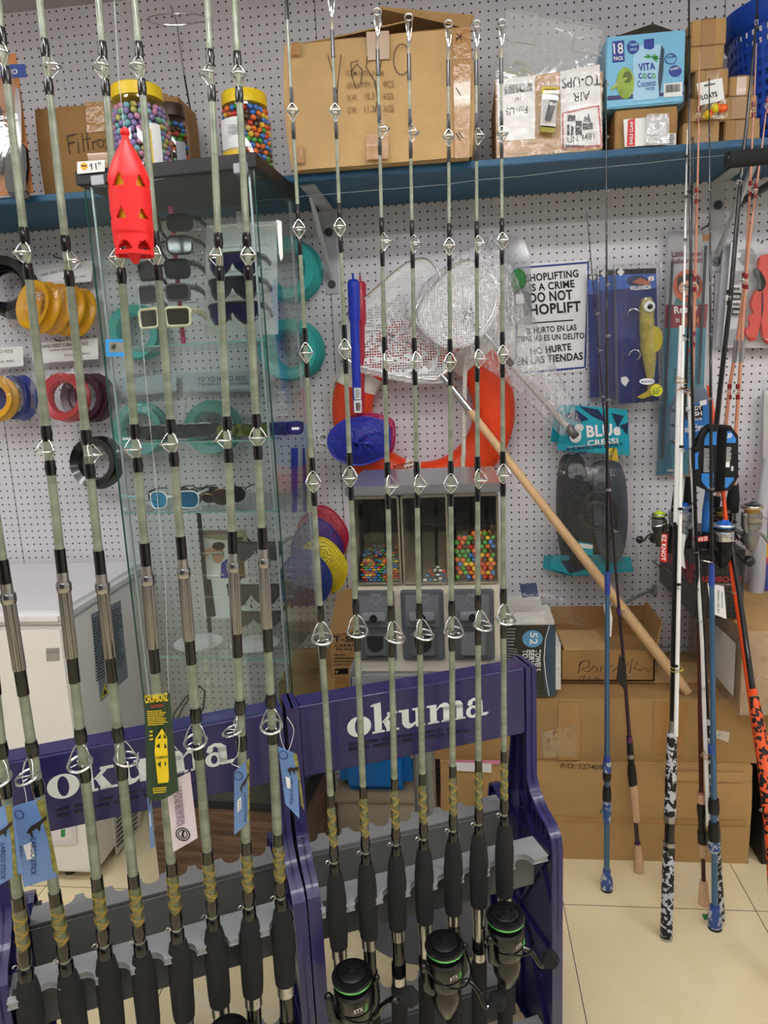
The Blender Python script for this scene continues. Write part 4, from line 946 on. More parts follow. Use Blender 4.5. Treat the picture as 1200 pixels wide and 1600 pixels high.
fs.poly([(160, 1088), (163, 1076), (167, 1082)], M_black, fz, .0018, 'warning_flame')
fs.poly([(175, 1272), (223, 1228), (219, 1290), (181, 1336)], mat('vent_panel', 'dedbd5', .5), fz, .003, 'vent_panel')
mb = MB()
for k in range(11):
    yb = 1322 - k * 7.5; mb.prism([Face((FX + .005, 0, 0), (1, 0, 0)).p(*q) for q in ((182, yb), (214, yb - 32), (214, yb - 29), (182, yb + 3))], (.0006, 0, 0))
build(mb, 'vent_slots', mat('slot_dark', '4a4a4a', .7), fz)
# ================================================ things hung on the pegboard
W0 = Face((0, WY - .0005, 0), (0, -1, 0))
def FP(Y): return Face((0, Y, 0), (0, -1, 0))
def peg_hook(px, py, parent, L=.05, m=None):
    p = PY(px, py, WY - .001); mb = MB().tube([p, p + V((0, -L, 0)), p + V((0, -L - .006, .006))], .0022, 6); return build(mb, 'peg_hook', m or M_blackpl, parent)
def hand_reel_mesh(R):
    k = .012
    return [(R, 0), (R * .985, .005), (R * .80, .016), (R * .82, .030), (R * .95, .040), (R * .93, .044), (R * .66, .034), (R * .58, .022), (R * .60, .010), (R * .88, -.002), (R, 0)]
def hand_reels(px, py, Y, R, axis, m, n, step, label, group, name='hand_reel', dots=None, labels=None):
    c0 = PY(px, py, Y); a = V(axis).normalized()
    for i in range(n):
        c = c0 + V(step) * i
        mb = MB().lathe(hand_reel_mesh(R), c, a, 44, cap=False)
        lab = labels[i] if labels else label
        if dots:
            t = thing(name, lab, 'hand reel', c - V((0, 0, R)), group); build(mb, 'reel_ring', m, t)
            x, y, z = frame_axes(a); db = MB()
            for k in range(16):
                q = c + x * math.cos(k * PI / 8) * R * .86 + y * math.sin(k * PI / 8) * R * .86 + z * .0375 ; db.cyl(q - z * .0395, q + z * .0035, .0028, n=8)
            build(db, 'line_holes', dots, t)
        else: build(mb, name, m, None, label=lab, cat='hand reel', group=group)
def header_card(parent, Y, pts, lines, m=None):
    f = FP(Y); f.poly(pts, m or M_white, parent, .001, 'header_card'); ft = FP(Y - .0014)
    for (s, x0, y0, x1, y1, h) in lines: ft.line(s, x0, y0, x1, y1, h, MATS['grey_ink'], parent, .01)
mat('grey_ink', '4a4c52', .6)
def bag(parent, Y, pts, depth=.03, m=None, name='clear_bag'):
    f = FP(Y); P_ = [f.p(*q) for q in pts]; c = sum(P_, V()) / len(P_)
    mb = MB(); n = len(P_); bm = mb.bm
    front = [bm.verts.new(c + (p - c) * .75 + V((0, -depth, 0)) ) for p in P_]; rim = [bm.verts.new(p) for p in P_]
    cc = bm.verts.new(c + V((0, -depth * 1.15, 0)))
    for i in range(n):
        bm.faces.new((rim[i], rim[(i + 1) % n], front[(i + 1) % n], front[i])); bm.faces.new((front[i], front[(i + 1) % n], cc))
    bmesh.ops.subdivide_edges(bm, edges=bm.edges[:], cuts=2, use_grid_fill=True)
    rnd = random.Random(len(P_))
    for v in bm.verts: v.co.y += rnd.uniform(-.003, .003)
    return build(mb, name, m or M_bag, parent, sharp=3)
M_yelpl = mat('yellow_reel_plastic', 'e0a51c', .35, sss=.0); M_redpl = mat('red_reel_plastic', 'b51a2c', .3); M_teal = mat('teal_reel_plastic', '3fb5b0', .35, var=.03)
M_blk2 = mat('black_reel_plastic', '0f0f12', .22, coat=.4); M_bluepl = mat('blue_reel_plastic', '20388f', .3)
# black reels, far left
hand_reels(22, 455, 2.37, .095, (.25, -1, .1), M_blk2, 3, (.006, -.03, .004), None, 'black hand reels at the left edge', labels=['black round hand reel nearest the wall, at the left edge', 'black round hand reel in the middle of the left-edge bunch', 'black round hand reel at the front of the left-edge bunch'])
# yellow reels pack
t = thing('yellow_reel_pack', 'bag of yellow hand reels under a white header card, above the red reel pack', 'reel pack', PY(90, 528, 2.36))
hd = [(52, 416), (146, 407), (143, 440), (54, 448)]
header_card(t, 2.375, hd, [('HAND REELS  CUBAN YO-YO\'S', 64, 432, 128, 418, 4.5), ('TACKLE, INC.', 98, 438, 136, 433, 3.5)])
hand_reels(68, 482, 2.27, .084, (-.42, -1, .28), M_yelpl, 4, (.026, .026, -.004), None, 'yellow hand reels in the upper bag', labels=['yellow hand reel at the front of the upper bag', 'yellow hand reel second in the upper bag', 'yellow hand reel third in the upper bag', 'orange-yellow hand reel at the back of the upper bag'])
bag(t, 2.365, [(50, 440), (146, 436), (152, 480), (146, 520), (110, 532), (40, 526), (27, 500), (34, 462)], .12)
peg_hook(98, 405, t)
t = thing('red_reel_pack', 'bag of red hand reels under a white header card reading HAND REELS CUBAN YO-YO\'S', 'reel pack', PY(112, 664, 2.36))
header_card(t, 2.36, [(50, 537), (153, 528), (154, 561), (52, 568)], [('HAND REELS  CUBAN YO-YO\'S', 65, 544, 138, 539, 5), ('OPEN THE REEL', 78, 549, 120, 546, 2.5), ('TACKLE, INC.', 100, 558, 142, 554, 4)])
hand_reels(108, 622, 2.32, .084, (-.1, -1, .15), M_redpl, 1, (0, 0, 0), 'bright red hand reel in the bag under the yellow ones', None)
hand_reels(138, 622, 2.36, .084, (-.15, -1, .1), mat('dark_red_blue', '4a2238', .3), 2, (.02, .01, 0), None, 'dark hand reels behind the red one', labels=['dark maroon hand reel just behind the red one', 'dark maroon hand reel at the back of the red reel bag'])
bag(t, 2.35, [(55, 560), (155, 556), (168, 600), (172, 640), (150, 662), (80, 668), (58, 640)], .09)
peg_hook(100, 533, t)
t = thing('mixed_reel_pack', 'bag with yellow and blue hand reels under a white header card at the left edge', 'reel pack', PY(15, 665, 2.36))
header_card(t, 2.365, [(-40, 545), (36, 541), (37, 572), (-40, 578)], [('CUBAN YO-YO\'S', -30, 553, 20, 551, 5), ('TACKLE, INC.', -20, 569, 24, 566, 4)])
hand_reels(-4, 623, 2.33, .080, (.1, -1, .1), M_yelpl, 2, (.010, -.02, .0), None, 'yellow hand reels at the left edge', labels=['yellow hand reel at the left edge, nearer the wall', 'yellow hand reel at the left edge, in front'])
hand_reels(36, 622, 2.37, .080, (-.4, -1, .1), M_bluepl, 1, (0, 0, 0), 'blue hand reel behind the left-edge yellow ones', None)
bag(t, 2.35, [(-30, 575), (40, 570), (60, 600), (62, 640), (45, 668), (0, 668), (-30, 660)], .07)
hand_reels(158, 722, 2.36, .092, (-.1, -1, .15), M_blk2, 2, (.004, -.02, 0), None, 'glossy black hand reels left of the cabinet', labels=['glossy black hand reel against the wall left of the cabinet', 'glossy black hand reel in front of its twin, left of the cabinet'])
# teal reels behind and beside the cabinet
M_td = mat('teal_dark', '1f6f73', .5)
for (px, py, n, nm, txts, card) in ((226, 670, 2, 'left', [('FISHER SPORTS', 210, 590, 268, 583, 6)], [(190, 590), (275, 580), (276, 612), (190, 620)]), (338, 668, 3, 'middle', [("YO YO HAND REEL", 308, 597, 387, 595, 8), ('7" BOGERO WITH HOOK KEEPER', 310, 603, 388, 601, 4)], [(286, 582), (392, 580), (392, 612), (286, 612)])):
    t = thing('teal_reel_pack', 'bagged teal hand reels under a printed header card seen through the cabinet, %s one' % nm, 'reel pack', PY(px, py + 45, 2.38))
    header_card(t, 2.385, card, txts, mat('pale_grey_card', 'b9c2cc', .5))
    hand_reels(px, py, 2.39, .092, (0, -1, 0), M_teal, n, (.003, -.022, .002), None, 'teal hand reels seen through the cabinet', dots=M_td, labels=['teal hand reel of the %s bag seen through the cabinet, %s' % (nm, w) for w in ('nearest the wall', 'second from the wall', 'third from the wall')[:n]])
    bag(t, 2.38, [(px - 44, py - 60), (px + 50, py - 60), (px + 52, py + 30), (px + 30, py + 52), (px - 30, py + 52), (px - 50, py + 20)], .10)
hand_reels(220, 520, 2.39, .092, (0, -1, 0), M_teal, 2, (0, -.022, 0), None, 'upper teal reels behind the cabinet', dots=M_td, labels=['teal hand reel behind the cream sunglasses, nearest the wall', 'teal hand reel behind the cream sunglasses, in front'])
for (px, py, lab) in ((458, 425, 'upper'), (462, 548, 'lower')):
    hand_reels(px, py, 2.40, .1, (.1, -1, 0), M_teal, 4, (-.003, -.020, 0), None, '%s teal hand reels right of the cabinet' % lab, dots=M_td, labels=['teal hand reel of the %s bunch right of the cabinet, %s' % (lab, w) for w in ('nearest the wall', 'second from the wall', 'third from the wall', 'outermost')])
# ------------------------------------------------ life ring
lc = PY(660, 643, 2.355)
t = thing('life_ring', 'orange life ring with white bands and white rope hanging on the pegboard', 'life ring', lc - V((0, 0, .3)))
M_or = mat('orange_vinyl', 'e0400f', .4, var=.04, vscale=5)
Rm, rm = .233, .068
def ringpt(a, b, k=1.0):
    rr = Rm + rm * k * math.cos(b); return lc + V((rr * math.cos(a), -.052 * k * math.sin(b), rr * math.sin(a)))
mb = MB().grid(lambda u, v: ringpt(u * 2 * PI, v * 2 * PI), 72, 20); bmesh.ops.remove_doubles(mb.bm, verts=mb.bm.verts, dist=1e-5); build(mb, 'ring_body', M_or, t)
M_band = mat('white_canvas', 'ddd8cf', .8, var=.06, vscale=50)
for a in (150, 258, 48): 
    a0 = math.radians(a - 8.5); a1 = math.radians(a + 8.5)
    build(MB().grid(lambda u, v: ringpt(a0 + (a1 - a0) * u, v * 2 * PI, 1.03), 6, 20), 'band', M_band, t)
M_rope = mat('white_rope', 'd9d4cc', .85, bump=.6, bscale=300)
def rope(pts, r, parent):
    P0 = [V(p) for p in pts]; dense = []
    for i in range(len(P0) - 1):
        n = max(2, int((P0[i + 1] - P0[i]).length / .004))
        for k in range(n): dense.append(P0[i].lerp(P0[i + 1], k / n))
    dense.append(P0[-1]); mb = MB()
    for s in range(3):
        L = []; d = 0
        for i, p in enumerate(dense):
            q = dense[min(i + 1, len(dense) - 1)] - dense[max(i - 1, 0)]; x, y, z = frame_axes(q if q.length > 0 else (0, 0, 1))
            ph = d * 220 + s * 2 * PI / 3; d += .004; L.append(p + x * math.cos(ph) * r * .55 + y * math.sin(ph) * r * .55)
        mb.tube(L, r * .62, 6)
    return build(mb, 'rope', M_rope, parent, sharp=2)
r_ = [ringpt(math.radians(150), 0)] + [PY(x, y, 2.35) for x, y in ((519, 600), (517, 625), (519, 650), (523, 680))] + [ringpt(math.radians(205), 0, 1.05)]
rope(r_, .006, t)
rope([PY(x, y, 2.275) for x, y in ((728, 545), (726, 600), (725, 660), (724, 710), (722, 748))], .007, t)
smalltext(Face(lc + V((0, -.056, 0)), (0, -1, 0)), (625, 744), (668, 734), (612, 726), mat('ring_print', '7a2410', .6), t, 3, 6)
# ------------------------------------------------ landing nets
M_alu2 = mat('aluminium', 'd5d6d8', .25, 1)
M_net = netmat('white_netting', 'e8e8ea', .0080, .34)
def smooth(P_, n=4, closed=True):
    P_ = [V(p) for p in P_]; out = []; m = len(P_)
    rng = range(m) if closed else range(m - 1)
    for i in rng:
        p0, p1, p2, p3 = P_[(i - 1) % m] if closed or i else P_[0], P_[i], P_[(i + 1) % m], P_[(i + 2) % m] if closed or i + 2 < m else P_[-1]
        for k in range(n):
            u = k / n; out.append(.5 * ((2 * p1) + (p2 - p0) * u + (2 * p0 - 5 * p1 + 4 * p2 - p3) * u * u + (3 * p1 - p0 - 3 * p2 + p3) * u ** 3))
    if not closed: out.append(P_[-1])
    return out
def netbag(hoop, sag, parent, m, rings=7, drop=V((0, 0, 0)), name='netting', seed=1, shrink=.12):
    """netting bag from the hoop; sag toward the wall/hanging"""
    rnd = random.Random(seed); c = sum(hoop, V()) / len(hoop); mb = MB(); bm = mb.bm; prev = None
    for j in range(rings + 1):
        u = j / rings; k = (1 - u * (1 - shrink)); row = []
        for i, p in enumerate(hoop):
            q = c + (p - c) * k + V(sag) * math.sin(u * PI / 2) + V(drop) * u * u
            q += V((math.sin(i * .9 + j) * .006, math.sin(i * 1.7 + j * 2) * .008, math.cos(i * 1.3 + j) * .006)) * u
            row.append(bm.verts.new(q))
        if prev: mb.bridge(prev, row)
        prev = row
    bm.faces.new(prev); return build(mb, name, m, parent, sharp=3)
f1 = FP(2.272)
t = thing('landing_net', 'white mesh landing net whose pale wooden handle slants down to the cartons', 'net', PY(1075, 1082, 2.0))
hoop = smooth([f1.p(*q) for q in ((655, 404), (628, 416), (585, 452), (540, 492), (531, 515), (534, 545), (548, 566), (600, 583), (660, 592), (688, 590), (700, 560), (702, 500), (690, 440), (676, 412))])
hoop = [p + V((0, -.04 * (p.x - hoop[0].x), 0)) for p in hoop]
build(MB().tube(hoop, .0035, 8, closed=True), 'hoop', M_alu2, t)
netbag(hoop, (0, .018, 0), t, M_net, drop=(-.0, 0, -.04), seed=2)
mb = MB().grid(lambda u, v: f1.p(545 + 150 * u, 567 + 20 * min(1, u * 1.6) + 12 * v, .004 * math.sin(v * 5)), 20, 3); build(mb, 'net_edge', netmat('white_netting_dense', 'f0f0f0', .0065, .35), t)
END = PZ(1072, 1078, .62); YE = 2.07
pe = PY(1075, 1083, YE); p0 = PY(733, 640, 2.265); psock = PY(690, 586, 2.27)
build(MB().tube([p0, p0.lerp(pe, .5), p0.lerp(pe, .97), pe], [.0115, .0145, .0165, .013], 18), 'wooden_handle', mat('pale_wood', 'd9b384', .5, var=.05, vscale=20, stretch=(8, 1, 1)), t)
pm = psock.lerp(p0, .35)
build(MB().tube([psock, pm, p0.lerp(psock, -.0) + (p0 - psock) * .12], [.008, .0105, .0125], 14), 'socket', M_alu2, t)
build(MB().tube([PY(683, 590, 2.27), psock, PY(700, 578, 2.27)], .006, 8), 'yoke', M_alu2, t)
# bagged net
f2 = FP(2.20)
t = thing('bagged_landing_net', 'white mesh landing net sealed in a clear plastic bag hanging diagonally beside the sign', 'net', PY(900, 685, 2.25))
hoop = smooth([f2.p(*q) for q in ((722, 408), (690, 430), (655, 472), (649, 500), (665, 522), (690, 541), (722, 540), (748, 522), (770, 490), (777, 455), (768, 430), (748, 412))])
build(MB().tube(hoop, .0035, 8, closed=True), 'hoop', M_alu2, t)
netbag(hoop, (0, .06, 0), t, netmat('white_netting_two', 'f2f2f4', .0075, .30), drop=(.03, 0, -.03), seed=5)
netbag([p + V((.012, -.012, -.004)) for p in hoop], (.02, .04, -.01), t, MATS['white_netting_two'], seed=9, name='netting_fold')
h0 = PY(742, 505, 2.21); h1 = PY(900, 682, 2.27)
build(MB().tube([h0, h0.lerp(h1, .28)], [.009, .007], 12), 'aluminium_shaft', M_alu2, t)
build(MB().tube([h0.lerp(h1, .24), h0.lerp(h1, .36)], [.010, .010], 12), 'black_collar', M_blackpl, t)
build(MB().tube([h0.lerp(h1, .36), h0.lerp(h1, .9)], [.009, .010], 12), 'handle', mat('grey_handle', 'b9b4b4', .4), t)
build(MB().tube([h0.lerp(h1, .92), h1], [.013, .013], 12), 'end_cap', mat('dark_grey', '4a4a4c', .5), t)
# the bag: a long cone of clear film round it
LE = [(768, 367), (722, 393), (662, 443), (638, 500), (668, 545), (745, 568), (800, 604), (845, 650), (886, 690)]; RE = [(777, 367), (790, 390), (806, 430), (822, 470), (838, 505), (856, 545), (878, 590), (898, 632), (914, 680)]
YY = [2.30, 2.25, 2.215, 2.21, 2.215, 2.225, 2.235, 2.25, 2.265]; DD = [.005, .025, .045, .06, .055, .045, .035, .028, .02]
mb = MB(); prev = None; rnd = random.Random(4)
for i in range(8):
    for k in range(5):
        u = k / 5; ip = lambda L: tuple(a + (b_ - a) * u for a, b_ in zip(L[i], L[i + 1])); l_, r_ = ip(LE), ip(RE); Y_ = YY[i] + (YY[i + 1] - YY[i]) * u; dd = DD[i] + (DD[i + 1] - DD[i]) * u
        a, b_ = PY(*l_, Y_), PY(*r_, Y_); c = (a + b_) / 2; h_ = (b_ - a) / 2; row = []
        for q in range(20):
            th = 2 * PI * q / 20; row.append(mb.bm.verts.new(c + h_ * math.cos(th) + V((0, -dd * math.sin(th) * (1 if math.sin(th) > 0 else .7), 0)) + V((rnd.uniform(-1, 1) * .002, rnd.uniform(-1, 1) * .005, rnd.uniform(-1, 1) * .002))))
        if prev: mb.bridge(prev, row)
        prev = row
build(mb, 'clear_bag', clear('crinkled_film', (.97, .97, .98), .05, .12, bump=.8, bscale=30, haze=.17, crinkle=(130, 60, 9)), t, sharp=3)
# ------------------------------------------------ dip nets with plastic handles
def dipnet(px, y0, y1, Y, hcol, ncol, netc, label, hookc=None, name='dip_net', mc=None, tilt=0, grip=True, w=.0165):
    a = PY(px, y0, Y); b_ = PY(px + tilt, y1, Y)
    t = thing(name, label, 'net', PY(px, y1 + 95, Y), 'plastic-handled dip nets')
    m = mat('dip_' + hcol, hcol, .35, coat=.2); L = (b_ - a)
    build(MB().tube([a + L * .0, a + L * .02, a + L * .30, a + L * .33] if grip else [a, a + L * .33], [w * .8, w * 1.12, w * 1.12, w] if grip else w, 18), 'grip', m, t)
    build(MB().tube([a + L * .32, b_], [w * .88, w * .8], 18), 'handle', m, t)
    if grip:
        mb = MB()
        for k in range(8): mb.sph(a + L * (.06 + .03 * k) + V((0, -w * 1.0, 0)), .004, seg=8)
        build(mb, 'grip_bumps', m, t)
        build(MB().torus(a + V((0, 0, .008)), (1, 0, 0), .009, .0025, 14, 6), 'hanging_loop', m, t)
    hoop = smooth([FP(Y).p(*q) for q in netc]); mcol = mat('wire_' + ncol, ncol, .4)
    build(MB().tube(hoop, .003, 8, closed=True), 'hoop', mcol, t)
    nm = MATS.get('mesh_' + ncol) or netmat('mesh_' + ncol, ncol, .0060, .40)
    netbag(hoop, (0, -.035, 0), t, nm, drop=(0, 0, -.01), seed=3)
    netbag(hoop, (0, .010, 0), t, nm, drop=(.01, 0, -.01), seed=4, name='netting_back')
    if mc: build(MB().tube([b_, b_ + V((0, 0, -.03))], [w * .9, w * 1.1], 14), 'collar', mat('collar_' + mc, mc, .4), t)
    return t
nb = ((527, 664), (545, 655), (575, 652), (602, 660), (609, 675), (607, 705), (594, 717), (560, 727), (528, 718), (514, 700), (514, 680))
dipnet(563, 440, 640, 2.288, 'b0203a', 'b0205a', [(x + 8, y - 6) for x, y in nb], 'crimson-handled dip net hanging directly behind the blue one')
t = dipnet(552, 437, 628, 2.245, '1c35b8', '2430a8', nb, 'blue dip net with long blue plastic handle hanging in front of the life ring', mc='c23a6e', tilt=6)
fl = FP(2.226)
fl.poly([(553, 606), (564, 606), (564, 624), (554, 624)], M_white, t, .0008, 'sticker'); fl.poly([(553, 626), (565, 625), (565, 645), (554, 645)], M_white, t, .0008, 'sticker')
barcode(FP(2.2248), (556, 642), (563, 642), (556, 629), M_black, t, 8, 4); smalltext(FP(2.2248), (555, 622), (562, 622), (555, 608), M_black, t, 6, 5)
# rear coloured dip nets below
nb2 = [(-30, -8), (0, -38), (25, -34), (48, -8), (52, 15), (40, 40), (10, 48), (-28, 40)]
for (dx, dy, Y, col, hc, lab) in ((494, 830, 2.385, 'b01c3c', 'b01c3c', 'crimson dip net at the back of the bunch right of the cabinet'), (486, 850, 2.36, '3a1f7a', '2a2a9a', 'purple dip net second from the back right of the cabinet'), (492, 880, 2.33, 'e8d21a', 'f0d800', 'yellow dip net of the bunch right of the cabinet'), (468, 898, 2.29, '28409a', '1c35b8', 'blue-rimmed dip net at the front of the bunch right of the cabinet')):
    dipnet(dx - 8, 700, 800, Y, hc, col, [(dx + x * .95, dy + y) for x, y in nb2], lab, grip=False, w=.012)
t = thing('white_hook', 'small round white plastic hook on the pegboard left of the blue net', 'hook', PY(505, 700, WY - .02))
build(MB().torus(PY(505, 686, WY - .008), (0, 1, 0), .016, .003, 24, 8), 'hook_ring', M_white, t); build(MB().torus(PY(511, 692, WY - .008), (0, 1, 0), .008, .0025, 16, 8), 'hook_loop', M_white, t)
# ------------------------------------------------ shoplifting sign
t = thing('shoplifting_sign', 'white blue-bordered SHOPLIFTING IS A CRIME sign with Spanish text on the pegboard', 'sign', PY(862, 583, WY))
W1 = FP(WY - .001)
W1.poly([(806, 413), (921, 405), (917, 580), (805, 588)], mat('sign_white', 'f0f0f2', .35), t, .002, 'sign_sheet')
sb = FP(WY - .004); mb = MB(); q = [(808, 419), (919, 410), (914, 574), (807, 583)]
for i in range(4): mb.tube([sb.p(*q[i]), sb.p(*q[(i + 1) % 4])], .0028, 4, flat=.2, flatdir=(0, -1, 0))
build(mb, 'border', mat('sign_navy', '24398a', .5), t)
for s, x0, y0, x1, y1, h, bo in (('SHOPLIFTING', 822, 441, 904, 433, 12, .028), ('IS A CRIME', 828, 456, 898, 449, 12, .028), ('DO NOT', 828, 474, 895, 468, 16, .03), ('SHOPLIFT', 818, 494, 908, 487, 17, .03),
     ('EL HURTO EN LAS', 822, 522, 901, 516, 9.5, .025), ('TIENDAS ES UN DELITO', 808, 535, 913, 529, 9.5, .025), ('NO HURTE', 829, 555, 893, 547, 11, .03), ('EN LAS TIENDAS', 809, 571, 911, 562, 12, .028)):
    sb.line(s, x0, y0, x1, y1, h, M_black, t, bo)
sb.poly([(829, 504), (896, 499), (896, 501), (829, 506)], M_black, t, .0004, 'rule')
smalltext(sb, (846, 583), (908, 577), (846, 580), mat('navy_small', '24398a', .5), t, 1)
for q in ((919, 409), (916, 577)): build(MB().cyl(W0.p(*q), W0.p(*q, .006), .004, n=10), 'pin', mat('pin_grey', '7d7d80', .4, .6), t)
# green scrubber pack behind
t = thing('blister_pack', 'clear blister with a green mesh ball partly hidden behind the bagged net', 'pack', PY(812, 508, 2.39))
f3 = FP(2.395); f3.poly([(785, 372), (800, 366), (818, 374), (828, 400), (832, 508), (790, 510)], clear('pack_back', (.9, .9, .92), .1, .1, haze=.3, hazecol=(.55, .55, .58)), t, .001, 'blister')
build(MB().sph(f3.p(808, 438, .02), .033, (.8, .5, 1), 16), 'green_ball', mat('green_mesh_ball', '3e8a4a', .6, var=.4, vscale=160, bump=.6, bscale=300), t)
f3.poly([(790, 455), (826, 455), (830, 490), (792, 492)], mat('grey_card', '77787c', .5), t, .004, 'card'); f3.poly([(806, 460), (818, 460), (819, 474), (806, 475)], M_white, t, .006, 'card_print')
build(MB().sph(PY(780, 476, 2.37), .018, (1.1, .4, 1)), 'pink_lure', mat('salmon', 'cf8f78', .4), t)
# ------------------------------------------------ blue lure packs
def lurepack(x0, x1, y0, y1, Y, label, main=True, sk=0):
    t = thing('lure_pack', label, 'lure pack', PY((x0 + x1) / 2, y1, Y), 'blue squid lure packs')
    f = FP(Y); f.poly([(x0, y0 + 6), (x1 - 1, y0 + 4), (x1 + 4, y1 - 12), (x0 + 3, y1 - 6)], mat('lure_card_blue', '2b3f9e', .4, var=.22, vscale=12), t, .001, 'backing_card')
    f.poly([(x0, y0 + 5), (x1 - 1, y0 + 3), (x1 - 1, y0 + 11), (x0, y0 + 13)], M_black, t, .0014, 'card_top')
    f.poly([(x0 + 1, y0 + 13), (x1 - 1, y0 + 12), (x1, y0 + 34), (x0 + 1, y0 + 36)], mat('lure_card_sea', '3a66c4', .4, var=.2, vscale=30), t, .0013, 'card_picture')
    g = FP(Y - .0016)
    g.poly([(x0 + 8, y0 + 3), (x0 + 14, y0 + 9), (x0 + 8, y0 + 16), (x0 + 2, y0 + 9)], M_white, t, .0006, 'diamond_mark')
    build(MB().prism([FP(Y - .001).p(*q, .03) for q in ((x0 - 3, y0), (x1 + 2, y0 - 2), (x1 + 6, y1 - 8), (x1 - 4, y1 - 2), (x0 + 2, y1))], (0, .03, 0)).bevel(.004), 'blister', M_blister, t)
    if main:
        mb = MB().prism([g.p(*q, .0006) for q in circ((x0 + x1) / 2 + 2, y0 + 23, 17, 8.5)[:-1]], (0, -.0004, 0)); build(mb, 'printed_oval', mat('oval_dark', '20305e', .4), t)
        mb = MB().prism([g.p(*q, .0014) for q in ((x0 + 25, y0 + 25), (x0 + 38, y0 + 18), (x0 + 52, y0 + 24), (x0 + 59, y0 + 13), (x0 + 52, y0 + 30), (x0 + 36, y0 + 28))], (0, -.0003, 0)); build(mb, 'printed_marlin', mat('marlin', 'b86a52', .4), t)
        g.line('WILLIAMSON', x0 + 22, y0 + 38, x0 + 55, y0 + 36, 7, M_white, t, .05, lift=.0024)
        g.poly([(x1 - 14, y0 + 17), (x1 - 5, y0 + 15), (x1 - 4, y0 + 22), (x1 - 12, y0 + 24)], M_white, t, .0016, 'price_sticker')
        mb = MB(); spine = [f.p(*q, .018) for q in ((1008, 466), (1009, 480), (1008, 495), (1009, 515), (1011, 545), (1013, 570), (1014, 592), (1013, 612))]
        mb.tube(spine, [.014, .0235, .021, .024, .0245, .018, .011, .007], 20, flat=.7, flatdir=(0, -1, 0)); lu = build(mb, 'squid_lure', mat('pearl_olive', 'a59a52', .2, var=.25, vscale=40, coat=.7), t)
        mb = MB().prism([f.p(*q, .02) for q in ((1012, 608), (1020, 600), (1026, 600), (1018, 616), (1000, 622), (994, 620), (1008, 612))], (0, -.006, 0)).bevel(.0015); build(mb, 'lure_tail', mat('yellow_tail', 'c9b52a', .3, coat=.5), t)
        mb = MB().prism([f.p(*q, .024) for q in smooth2(((1018, 512), (1027, 518), (1030, 532), (1026, 545), (1018, 550), (1014, 540), (1016, 525)))], (0, -.008, 0)).bevel(.002); build(mb, 'lure_fin', mat('yellow_olive_fin', 'b5a63a', .3, coat=.5), t)
        e_ = f.p(1010, 481, .036); build(MB().sph(e_, .017, (1, .45, 1), 18), 'eye_white', mat('eye_pale', 'e4e6e8', .15, coat=.8), t); build(MB().sph(e_ + V((0, -.006, 0)), .0085, (1, .4, 1), 14), 'pupil', M_glossblack, t)
        build(MB().torus(f.p(990, 555, .015), (.2, 1, .1), .016, .0014, 20, 6, a1=4.5), 'lure_hook', M_chrome, t)
        build(MB().torus(f.p(988, 492, .015), (.3, 1, .1), .017, .0012, 20, 6, a1=4.0), 'lure_hook', M_chrome, t)
        mb = MB().prism([FP(Y - .032).p(*q) for q in circ(1011, 596, 12, 5)[:-1]], (0, -.0008, 0)); build(mb, 'oval_sticker', M_white, t)
        mb = MB().prism([FP(Y - .033).p(*q) for q in circ(1026, 610, 9.5, 9.5)[:-1]], (0, -.0008, 0)); build(mb, 'round_sticker', mat('acid_yellow', 'e6e23c', .4), t)
        FP(Y - .0345).line('BETAL CHICO', 1002, 598, 1021, 597, 3, M_navy, t, .02)
        mb = MB().tube([FP(Y - .0345).p(*q) for q in ((1019, 612), (1022, 606), (1026, 608), (1032, 604))], .001, 5); build(mb, 'printed_boat', mat('dark_green_ink', '1f5a3a', .5), t)
        smalltext(FP(Y - .0345), (1020, 617), (1032, 616), (1020, 610), mat('dark_green_ink', '1f5a3a', .5), t, 3)
        FP(Y - .002).poly([(970, 590), (978, 588), (983, 594), (977, 604), (971, 598)], M_white, t, .001, 'guarantee_mark')
    peg_hook((x0 + x1) / 2, y0 + 8, t, .03)
    return t
def smooth2(q): 
    P_ = smooth([V((x, y, 0)) for x, y in q]); return [(p.x, p.y) for p in P_]
lurepack(918, 962, 424, 628, 2.395, 'blue lure pack mostly hidden behind the others, leftmost of the three', False)
lurepack(936, 975, 418, 634, 2.37, 'blue lure pack in the middle, half hidden behind the front one', False)
lurepack(962, 1026, 416, 638, 2.335, 'front blue pack with a big-eyed yellow squid lure and oval white sticker', True)
